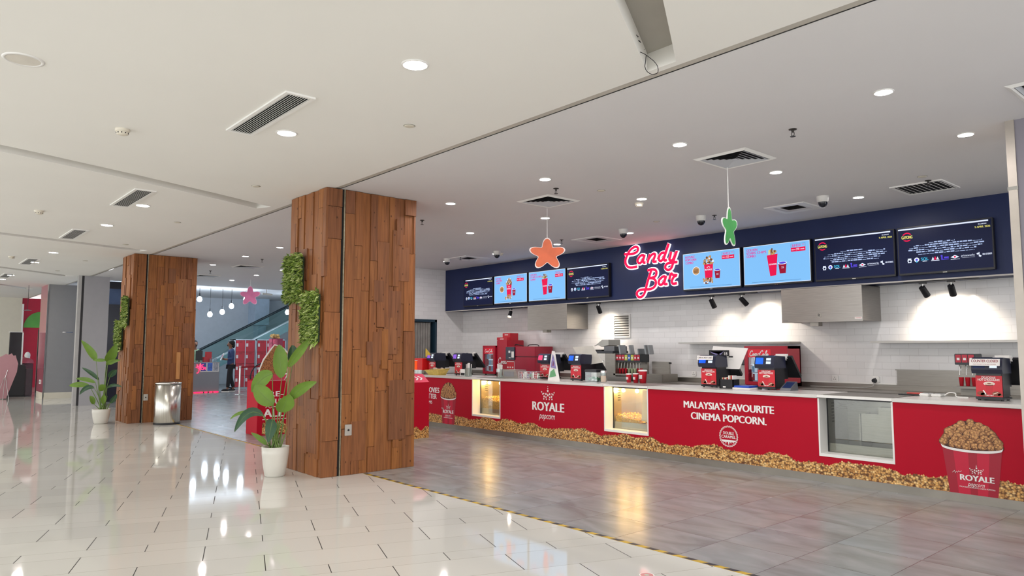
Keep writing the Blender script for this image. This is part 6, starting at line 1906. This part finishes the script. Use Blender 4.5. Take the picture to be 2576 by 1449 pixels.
cut = thing('bucket_cutout', 'popcorn bucket cut-out with white outline standing on the lettered red stand', 'display stand', (-12.45, 5.2, 0.93))
xo = -12.44
MB().prism([(-.22, 0.0), (.3, 0.0), (.38, .12), (.36, .5), (.22, .62), (.1, .64), (.02, .55), (-.1, .38), (-.17, .2), (-.18, .13)], (xo, 5.1, 0.931), (0, 1, 0), (0, 0, 1), 0.01).build('card', PAPER, cut)
MB().prism([(-.2, 0.005), (.29, 0.005), (.34, .1), (-.165, .12)], (xo + .01, 5.1, 0.931), (0, 1, 0), (0, 0, 1), 0.002).build('bucket_print', mat('rose_print', '#c8405a', 0.45), cut)
MB().prism([(-.155, .135), (0.05, .1), (.34, .13), (.34, .48), (.2, .6), (.1, .62), (.035, .53), (-.085, .36), (-.15, .2)], (xo + .01, 5.1, 0.931), (0, 1, 0), (0, 0, 1), 0.002).build('popcorn_picture', POP_BALL, cut)

t = thing('display_pillar', 'tall pink and purple boxed display topped with popcorn before the lockers', 'display stand', (-20.0, 8.4, 0))
MB().rbox(-20.2, 8.28, 0, -19.98, 8.6, 1.78, 0.004).build('box', mat('plum_box', '#8c2a50', 0.4), t)
b = MB().box(-20.2, 8.275, 1.3, -19.98, 8.28, 1.77).box(-19.98, 8.3, 1.3, -19.976, 8.44, 1.76)
b.build('picture', mat('rose_picture', '#c85a7a', 0.45, var=0.5, scale=9), t)
b = MB()
for i in range(14):
    b.ball((-20.09 + R.uniform(-.07, .07), 8.42 + R.uniform(-.1, .1), 1.8 + R.uniform(0, .08)), 0.04, 0, 7, 5)
b.build('popcorn_top', KERNEL, t)

# lockers
LOCK = mat('locker_red', '#b3142e', 0.3, var=0.05)
FRM = mat('locker_frame', '#b9c3cc', 0.4, var=0.03)
def lockers(y0, n, label):
    w = 0.365
    t = thing('locker_unit', label, 'lockers', (-27.05, y0 + n * w / 2, 0), 'red lockers')
    X = -26.79
    MB().box(X - .5, y0 - .03, 0.02, X, y0, 1.84).box(X - .5, y0 + n * w, 0.02, X, y0 + n * w + .03, 1.84).box(X - .5, y0 - .03, 1.8, X, y0 + n * w + .03, 1.84).box(X - .5, y0 - .03, 0, X - .03, y0 + n * w + .03, .06).box(X - .5, y0, .06, X - .48, y0 + n * w, 1.8).build('cabinet', FRM, t)
    for c in range(n):
        if c:
            MB().box(X - .48, y0 + c * w - .012, .06, X + .004, y0 + c * w + .012, 1.8).build('divider', FRM, t)
        for r_ in range(4):
            z = .07 + r_ * .432
            d = MB().rbox(X - .02, y0 + c * w + .015, z, X + .002, y0 + (c + 1) * w - .015, z + .425, .004).build('door', LOCK, t)
            MB().box(X + .002, y0 + c * w + .03, z + .2, X + .012, y0 + c * w + .1, z + .32).build('lock', mat('lock_silver', '#c9c4c6', .3, .3), d)
            b = MB()
            for k in range(3):
                b.box(X + .002, y0 + c * w + .13, z + .35 + .02 * k, X + .004, y0 + c * w + .25, z + .357 + .02 * k)
            b.build('vent_slots', mat('locker_dark', '#6a0a1c', .5), d)
lockers(9.72, 2, 'left bank of tall red lockers with pale frame against the back room wall')
lockers(10.53, 3, 'right bank of tall red lockers partly hidden by the near wooden column')

# ticket desk
t = thing('ticket_desk', 'plain grey ticket desk with red neon glow in the far room', 'desk', (-25.8, 7.9, 0))
MB().rbox(-26.1, 7.0, 0.02, -25.38, 8.68, 1.0, 0.01).build('body', GREYR, t)
MB().rbox(-26.12, 6.98, 1.0, -25.36, 8.7, 1.03, 0.005).build('desk_top', mat('desk_top_grey', '#9b9ba0', 0.3), t)
b = MB()
for a, c in ((7.85, 8.15), (8.2, 8.3), (8.36, 8.46), (8.5, 8.66)):
    b.tube([(-25.365, a, 0.012), (-25.365, c, 0.012)], 0.013, 8)
b.build('floor_neon', glow('floor_neon_red', '#ff1038', 7), t)
b = MB()
for st in ([(0, .25), (.05, .06), (.1, .28), (.06, -.06), (.0, -.12)], [(.12, .08), (.18, .14), (.14, .18), (.12, .06), (.19, .02)], [(.2, .14), (.21, .02), (.25, .13), (.27, .02)], [(-.03, .12), (.2, .24)]):
    b.tube(smooth([(-25.365, 7.93 + a * 1.05, .76 + c * .8) for a, c in st], 4), 0.009, 6)
b.build('script_neon', glow('script_neon_red', '#ff2244', 6), t)
for i, (y, m_) in enumerate(((8.15, mat('film_blue', '#2c3a8c', .3, es=.15, var=.5, scale=14)), (8.36, mat('film_azure', '#2f5cb0', .3, es=.15, var=.5, scale=14)), (8.56, mat('notice_grey', '#a8aab4', .4, var=.4, scale=22)))):
    t = thing('film_poster', ('violet blue', 'bright blue', 'grey and white')[i] + ' poster on the front edge of the grey ticket desk', 'poster', (-25.372, y, .74), 'posters on the ticket desk')
    MB().box(-25.379, y - .105, .70, -25.372, y + .1, 1.03).build('sheet', PAPER, t)
    MB().box(-25.372, y - .085, .73, -25.370, y + .08, 1.0).build('picture', m_, t)
t = thing('desk_monitor', 'black monitor seen from behind on the grey ticket desk', 'monitor', (-25.7, 8.1, 1.03))
MB().rbox(-25.72, 7.98, 1.08, -25.68, 8.2, 1.42, .006).box(-25.76, 8.05, 1.1, -25.72, 8.15, 1.44).build('screen', BLACK, t)
MB().rbox(-25.8, 8.0, 1.031, -25.62, 8.18, 1.045, .004).box(-25.72, 8.07, 1.04, -25.69, 8.11, 1.12).build('stand', BLACK, t)
t = thing('red_display_box', 'red printed box on the grey ticket desk beside the monitor', 'box', (-25.65, 8.3, 1.03))
MB().rbox(-25.75, 8.22, 1.031, -25.6, 8.48, 1.2, .004).rbox(-25.75, 8.3, 1.2, -25.6, 8.48, 1.38, .004).build('box', RED2, t)
for i in range(4):
    x, y = -25.55, 8.42 + i * .065
    o = MB().lathe([(.001, 0), (.022, 0), (.03, .12 + .02 * (i % 2))], (x, y, 1.031), 10).build('clear_cup', glass('cup_clear', '#dfe8ea', .3))
    tag(o, 'clear cup on the right end of the ticket desk, %s from the left' % ORD[i], 'cup', 'clear cups on the ticket desk')

# stanchion with black hoop, escalator
t = thing('stanchion_post', 'slim silver stanchion post in front of the red lockers', 'barrier post', (-23.49, 8.69, 0))
MB().lathe([(.0, 0), (.17, 0), (.17, .012), (.05, .03)], (-23.49, 8.69, 0), 24).build('base', CHROME, t)
MB().cyl((-23.49, 8.69, .02), (-23.49, 8.69, .9), .028, n=16).build('pole', CHROME, t)
MB().lathe([(.028, .86), (.036, .87), (.036, .93), (.001, .94)], (-23.49, 8.69, 0), 16).build('cap', CHROME, t)
MB().add([(-23.49, 8.72, .86), (-23.49, 8.72, .91), (-24.2, 9.7, .91), (-24.2, 9.7, .86)], [(0, 1, 2, 3), (3, 2, 1, 0)]).build('belt', mat('belt_red', '#b02a3a', .6), t)
t = thing('stanchion_post', 'second silver stanchion post at the end of the red belt before the lockers', 'barrier post', (-24.2, 9.72, 0))
MB().lathe([(.0, 0), (.17, 0), (.17, .012), (.05, .03)], (-24.2, 9.72, 0), 24).build('base', CHROME, t)
MB().cyl((-24.2, 9.72, .02), (-24.2, 9.72, .93), .028, n=16).build('pole', CHROME, t)
b = MB()
b.tube([(-23.9 + .0 * a, 9.62 - .42 * math.cos(a), .55 + .44 * math.sin(a)) for a in [-.9 + 2.6 * j / 24 for j in range(25)]], .022, 8)
tag(b.build('black_hoop', BLACK), 'black curved hoop in front of the red lockers beside the stanchion', 'hoop')
t = thing('escalator', 'escalator side with teal glass and pale handrail rising behind the lockers', 'escalator', (-29, 10.5, 0))
b = MB().add([(-28.9, 9.0, .7), (-28.9, 13.5, 3.05), (-28.9, 13.5, 2.7), (-28.9, 9.0, 0.35), (-28.7, 9.0, .7), (-28.7, 13.5, 3.05), (-28.7, 13.5, 2.7), (-28.7, 9.0, 0.35)], [(0, 1, 2, 3), (7, 6, 5, 4), (0, 4, 5, 1), (3, 2, 6, 7)])
b.build('truss', mat('teal_grey', '#6f9496', .4), t)
b = MB().add([(-28.8, 9.0, .7), (-28.8, 13.5, 3.05), (-28.8, 13.5, 3.75), (-28.8, 9.0, 1.4)], [(0, 1, 2, 3), (3, 2, 1, 0)])
b.build('glass_side', glass('teal_glass', '#c3dcd8', .08), t)
MB().tube([(-28.8, 8.8, .72), (-28.8, 9.0, .72), (-28.8, 13.5, 3.07)], .06, 8).build('skirt_rail', mat('pale_rail', '#c2d2d4', .3, .4), t)
MB().tube([(-28.8, 9.0, 1.4), (-28.8, 13.5, 3.75)], .05, 8).build('handrail', mat('dark_rail', '#1c2a30', .4), t)

# pendant lamps
BULB = glow('cool_bulb', '#d9ecff', E_PEND)
def pendant(x, y, z, zt, label):
    t = thing('pendant_lamp', label, 'pendant lamp', (x, y, zt), 'cool white pendant lamps')
    MB().cyl((x, y, z + .2), (x, y, zt), .008, n=6).build('cord', BLACK, t)
    MB().cyl((x, y, z + .08), (x, y, z + .2), .03, .02, 10).build('holder', BLACK, t)
    MB().lathe([(.001, -.1), (.06, -.08), (.085, -.02), (.07, .04), (.03, .09)], (x, y, z), 14).build('bulb', BULB, t)
pl = [(-26, 8.13, 3.22, 'pendant lamp with bare bulb at the edge of the far wooden column, right side'), (-26, 8.5, 2.7, 'lowest pendant lamp with bare bulb in the far room'), (-26, 8.92, 2.8, 'pendant lamp with bare bulb, middle of the far room cluster'),
      (-26, 9.24, 3.02, 'pendant lamp with bare bulb right of the middle of the far room cluster'), (-26, 9.75, 3.3, 'pendant lamp with bare bulb beside the hanging pink star'), (-26, 5.42, 3.0, 'left of two pendant lamps seen left of the far wooden column'), (-26, 5.62, 2.9, 'right of two pendant lamps seen left of the far wooden column')]
pl += [(-26.6, y, 2.9, 'pendant lamp with bare bulb added to light the far room, unseen behind columns') for y in (6.2, 6.9, 7.5, 11.6, 12.3)]  # extra bulbs added out of view to brighten the far room
for x, y, z, l in pl:
    pendant(x, y, z, 3.62, l)
t = thing('ceiling_camera', 'small white bullet camera on the far ceiling beside the pink star', 'security camera', (-24, 9.6, 3.55))
MB().cyl((-24, 9.55, 3.36), (-24, 9.9, 3.34), .035, n=10).build('body', WHITE, t)
MB().cyl((-24, 9.7, 3.36), (-24, 9.7, 3.62), .012, n=8).build('bracket', WHITE, t)

# far left corner of the hall
t = thing('easel_board', 'pink cut-out board seen from the back on an easel at the far left', 'display board', (-25.9, 2.6, 0))
b = MB()
xx = -25.95
P = [(2.0, .02), (2.72, .02), (2.95, .8), (2.97, 1.05), (2.92, 1.2), (2.9, 1.29), (2.84, 1.28), (2.8, 1.35), (2.72, 1.31), (2.66, 1.34), (2.58, 1.28), (2.5, 1.24), (2.42, 1.12), (2.3, .98), (2.1, .9), (2.0, .8)]
b.prism([(y - 2.5, z) for y, z in P], (xx, 2.5, 0), (0, 1, 0), (0, 0, 1), 0.015)
b.build('board', mat('dusty_pink', '#b98a90', .6, var=.02), t)
b = MB()
for a in ((2.45, 0), (2.62, 0), (2.76, 0)):
    b.tube([(xx + .25, a[0], 0), (xx + .03, 2.66 + (a[0] - 2.6) * .15, .62)], .008, 6)
b.tube([(xx + .03, 2.66, .6), (xx + .03, 2.72, .86)], .008, 6)
b.build('easel_legs', CHROME, t)
t = thing('black_machine', 'black waist-high machine beside the easel board at the far left', 'machine', (-27.4, 3.3, 0))
MB().rbox(-27.8, 2.75, .02, -27.0, 3.3, .98, .03).build('body', mat('charcoal', '#25282c', .35), t)
MB().rbox(-27.78, 3.3, .02, -27.05, 3.5, .85, .02).build('side_unit', mat('plum_grey', '#4c4048', .35), t)
MB().box(-27.0, 2.8, .0, -27.02, 3.3, .04).build('plinth', BLACK, t)
t = thing('tall_screen', 'tall dark screen in a pale frame above the black machine', 'screen', (-28.2, 2.95, 0))
MB().rbox(-28.4, 2.97, 0.0, -28.25, 3.3, 2.02, .01).build('panel', mat('screen_charcoal', '#2b2a2e', .2), t)
MB().box(-28.42, 3.3, 0, -28.23, 3.34, 2.0).box(-28.42, 2.95, 2.02, -28.23, 3.34, 2.04).build('frame', TRIM, t)
t = thing('red_dome', 'dull red rounded box top behind the black machine', 'machine', (-29.2, 3.55, 0))
MB().rbox(-29.5, 3.25, 0, -29.0, 3.75, 1.0, .02).build('body', mat('dull_plum', '#5e3a44', .4), t)
MB().lathe([(.3, 0), (.27, .1), (.16, .17), (.001, .2)], (-29.25, 3.5, 1.0), 20).build('dome', mat('dull_red', '#b04a58', .35), t)
tag(MB().ball((-30.5, 3.75, 1.25), .09, 0, 14, 8, (1, 1, 1.4)).lathe([(.08, .0), (.08, 1.2)], (-30.5, 3.75, 0), 12).build('white_figure_stand', PAPER), 'small white rounded stand behind the black machine', 'stand')
tag(MB().box(-29.4, 3.88, 0, -29.3, 4.0, 2.15).build('door_post', mat('black_green', '#141c1c', .3)), 'narrow black doorway post against the crimson wall', 'door post')
b = MB().prism([(0.55 * math.cos(PI * j / 16), 0.62 * math.sin(PI * j / 16)) for j in range(17)], (-33.19, 4.45, 2.3), (0, 1, 0), (0, 0, 1), 0.02)
g = b.build('wall_graphic', mat('apple_green', '#5fae4a', .4, var=.15, scale=2))
tag(g, 'plain green half-round graphic on the crimson wall', 'wall graphic')
t = thing('hanging_plate', 'small plate on a thin rod hanging from the far hall ceiling', 'hanging sign', (-26.2, 3.1, ZC))
MB().cyl((-26.2, 3.16, ZC - .75), (-26.2, 3.16, ZC), .006, n=6).build('rod', BLACK, t)
MB().cyl((-26.2, 3.16, ZC - .78), (-26.2, 3.16, ZC - .75), .12, .03, 12).build('plate', GREYP, t)
t = thing('double_socket', 'white double socket low on the glossy side panel', 'socket', (-25.9, 3.55, .4))
MB().rbox(-26.1, 3.54, .42, -25.85, 3.554, .55, .003).build('plate', TRIM, t)
MB().box(-26.04, 3.538, .46, -26.0, 3.54, .51).box(-25.95, 3.538, .46, -25.91, 3.54, .51).build('holes', BLACK, t)
tag(MB().box(-25.402, 3.98, 1.98, -25.39, 4.25, 2.0).build('wall_bracket', CHROME), 'thin bright metal bar on the mid grey wall block', 'bar')
# round sticker on the floor at the lower edge of the picture
P3 = (-3.105, 3.885)
t = thing('floor_sticker', 'round red and white sticker on the cream floor by the hazard tape', 'sticker', (P3[0], P3[1], 0))
MB().cyl((P3[0], P3[1], .0004), (P3[0], P3[1], .0010), .05, n=32).build('border', PAPER, t)
MB().cyl((P3[0], P3[1], .0010), (P3[0], P3[1], .0014), .043, n=32).build('ring', mat('sticker_red', '#d08a8a', .5, var=.1), t)
MB().cyl((P3[0], P3[1], .0014), (P3[0], P3[1], .0018), .017, n=24).build('centre', mat('sticker_centre', '#b8bcae', .5), t)

# ------------------------------------------------------------------ people
def skin_mesh(name, V, E, Rr, m, parent, root=0, lev=2):
    me = bpy.data.meshes.new(name)
    me.from_pydata(V, E, [])
    bm = bmesh.new()
    bm.from_mesh(me)
    ly = bm.verts.layers.skin.verify()
    bm.verts.ensure_lookup_table()
    for i, v in enumerate(bm.verts):
        r = Rr[i]
        v[ly].radius = r if isinstance(r, tuple) else (r, r)
        v[ly].use_root = i == root
    bm.to_mesh(me)
    bm.free()
    ob = bpy.data.objects.new(name, me)
    COL.objects.link(ob)
    s_ = ob.modifiers.new('skin', 'SKIN')
    s_.use_smooth_shade = True
    sb = ob.modifiers.new('sub', 'SUBSURF')
    sb.levels = sb.render_levels = lev
    dg = bpy.context.evaluated_depsgraph_get()
    dg.update()
    m2 = bpy.data.meshes.new_from_object(ob.evaluated_get(dg))
    bpy.data.objects.remove(ob)
    m2.materials.clear()
    m2.materials.append(m)
    for p in m2.polygons:
        p.material_index = 0
        p.use_smooth = True
    ob = bpy.data.objects.new(name, m2)
    COL.objects.link(ob)
    ob.parent = parent
    return ob
def person(loc, rz, label, top_m, leg_m, hair_m, skin_m, hold=True, step=0.12):
    """standing figure facing -Y before rotation"""
    t = thing('person', label, 'person', (0, 0, 0))
    V, E, Q = [], [], []
    def ch(pts, start=None):
        prev = start
        for co, r in pts:
            V.append(co); Q.append(r)
            i = len(V) - 1
            if prev is not None:
                E.append((prev, i))
            prev = i
        return prev
    ch([((0, 0, .95), (.15, .1)), ((0, .005, 1.12), (.13, .1)), ((0, .01, 1.3), (.15, .105)), ((0, .0, 1.43), (.11, .075)), ((0, -.015, 1.5), .055), ((0, -.025, 1.56), .06), ((0, -.035, 1.63), (.078, .1)), ((0, -.025, 1.7), (.075, .09)), ((0, -.01, 1.755), (.04, .05))])
    ch([((0, -.115, 1.605), .028)], 6)                         # chin and mouth
    ch([((0, -.14, 1.64), .014)], 6)                           # nose
    for s in (-1, 1):
        ch([((s * .082, -.01, 1.635), .014)], 6)               # ears
        if hold:
            w = ch([((s * .19, .0, 1.4), .055), ((s * .235, .05, 1.14), .045), ((s * .13, -.17, 1.12), .034), ((s * .07, -.235, 1.13), (.03, .04))], 3)
            base = Vector((s * .07, -.235, 1.13))
            dirs = [Vector((-s * .05, -.045, .035)), Vector((-s * .055, -.045, .012)), Vector((-s * .055, -.04, -.012)), Vector((-s * .045, -.035, -.034)), Vector((-s * .005, -.03, .06))]
        else:
            w = ch([((s * .19, .0, 1.4), .055), ((s * .24, .03, 1.13), .045), ((s * .25, -.05, .88), .033), ((s * .245, -.07, .79), (.03, .04))], 3)
            base = Vector((s * .245, -.07, .79))
            dirs = [Vector((-s * .01, -.02, -.08)), Vector((0, -.005, -.088)), Vector((s * .005, .012, -.082)), Vector((s * .008, .026, -.068)), Vector((-s * .02, -.045, -.035))]
        for d in dirs:
            ch([(tuple(base + d * .55), .0085), (tuple(base + d), .0075)], w)
        f = s * step
        ch([((s * .095, .0, .88), .09), ((s * .1, -.02 - f * .3, .5), .062), ((s * .1, .02 - f * .9, .1), .04), ((s * .11, -.1 - f * .9, .045), .034)], 0)
    skin_mesh('body', V, E, Q, skin_m, t)
    # jacket
    V, E, Q = [], [], []
    ch([((0, 0, .80), (.16, .12)), ((0, 0, .93), (.175, .13)), ((0, .005, 1.1), (.16, .125)), ((0, .01, 1.3), (.178, .128)), ((0, .0, 1.44), (.13, .09)), ((0, -.01, 1.49), (.07, .065))])
    for s in (-1, 1):
        if hold:
            ch([((s * .195, .0, 1.4), .07), ((s * .24, .055, 1.14), .06), ((s * .16, -.12, 1.125), .05)], 4)
        else:
            ch([((s * .195, .0, 1.4), .07), ((s * .245, .03, 1.13), .06), ((s * .25, -.03, .93), .05)], 4)
    skin_mesh('jacket', V, E, Q, top_m, t)
    V, E, Q = [], [], []
    ch([((0, 0, .97), (.155, .115))])
    for s in (-1, 1):
        f = s * step
        ch([((s * .095, .0, .86), .105), ((s * .1, -.02 - f * .3, .5), .078), ((s * .1, .02 - f * .85, .13), .06)], 0)
    skin_mesh('trousers', V, E, Q, leg_m, t)
    for s in (-1, 1):
        f = s * step
        sh = MB().ball((s * .11, -.05 - f * .9, .06), .07, 0, 14, 8, (.75, 1.9, .7)).build('shoe', mat('shoe_black', '#15151a', .4), t)
        MB().rbox(s * .11 - .052, -.18 - f * .9, .0, s * .11 + .052, .08 - f * .9, .028, .012).build('sole', TRIM, sh)
    # hair and face details
    V = MB()
    V.ball((0, .005, 1.69), .108, 0, 16, 10, (.93, 1.12, .98), .03)
    V.ball((0, .075, 1.6), .075, 0, 12, 8, (1.1, .7, 1.3), .05)
    V.v = [(x, y if y > -.095 else -.095, z if not (y < -.05 and z < 1.7) else 1.7 + (z - 1.7) * .1) for x, y, z in V.v]
    V.build('hair', hair_m, t)
    b = MB()
    for s in (-1, 1):
        b.ball((s * .032, -.118, 1.652), .011, 0, 8, 6)
    b.build('eyes', mat('eye_dark', '#201814', .3), t)
    MB().ball((0, -.118, 1.595), .03, 0, 10, 6, (1.1, .6, .9)).build('beard', hair_m, t)
    t.location = loc
    t.rotation_euler = (0, 0, rz)
    return t
SK = mat('brown_skin', '#8a5f48', .5, var=.05)
p1 = person((-25.3, 9.03, 0), -.25, 'long-haired person in a dark blue shirt standing at the ticket desk', mat('denim_blue', '#2f4470', .7, var=.15, scale=20), mat('black_cloth', '#16171d', .7), mat('black_hair', '#12100f', .6), SK)
o = MB(Matrix.Translation((-25.36, 8.75, 1.2)) @ Matrix.Rotation(-.25, 4, 'Z') @ Matrix.Rotation(-.4, 4, 'X')).rbox(-.14, -.012, -.12, .14, .012, .14, .004).box(-.12, -.014, -.02, .12, -.012, .08, 1).build('booklet', [PAPER, mat('print_rose', '#c46a8c', .5)])
tag(o, 'white and red booklet held in front of the man at the ticket desk', 'booklet')
person((-26.5, 8.17, 0), 1.9, 'person in green mostly hidden behind the far wooden column at the ticket desk', mat('pale_green_cloth', '#8fae8a', .7), mat('black_cloth', '#16171d', .7), mat('black_hair', '#12100f', .6), SK, False, .02)
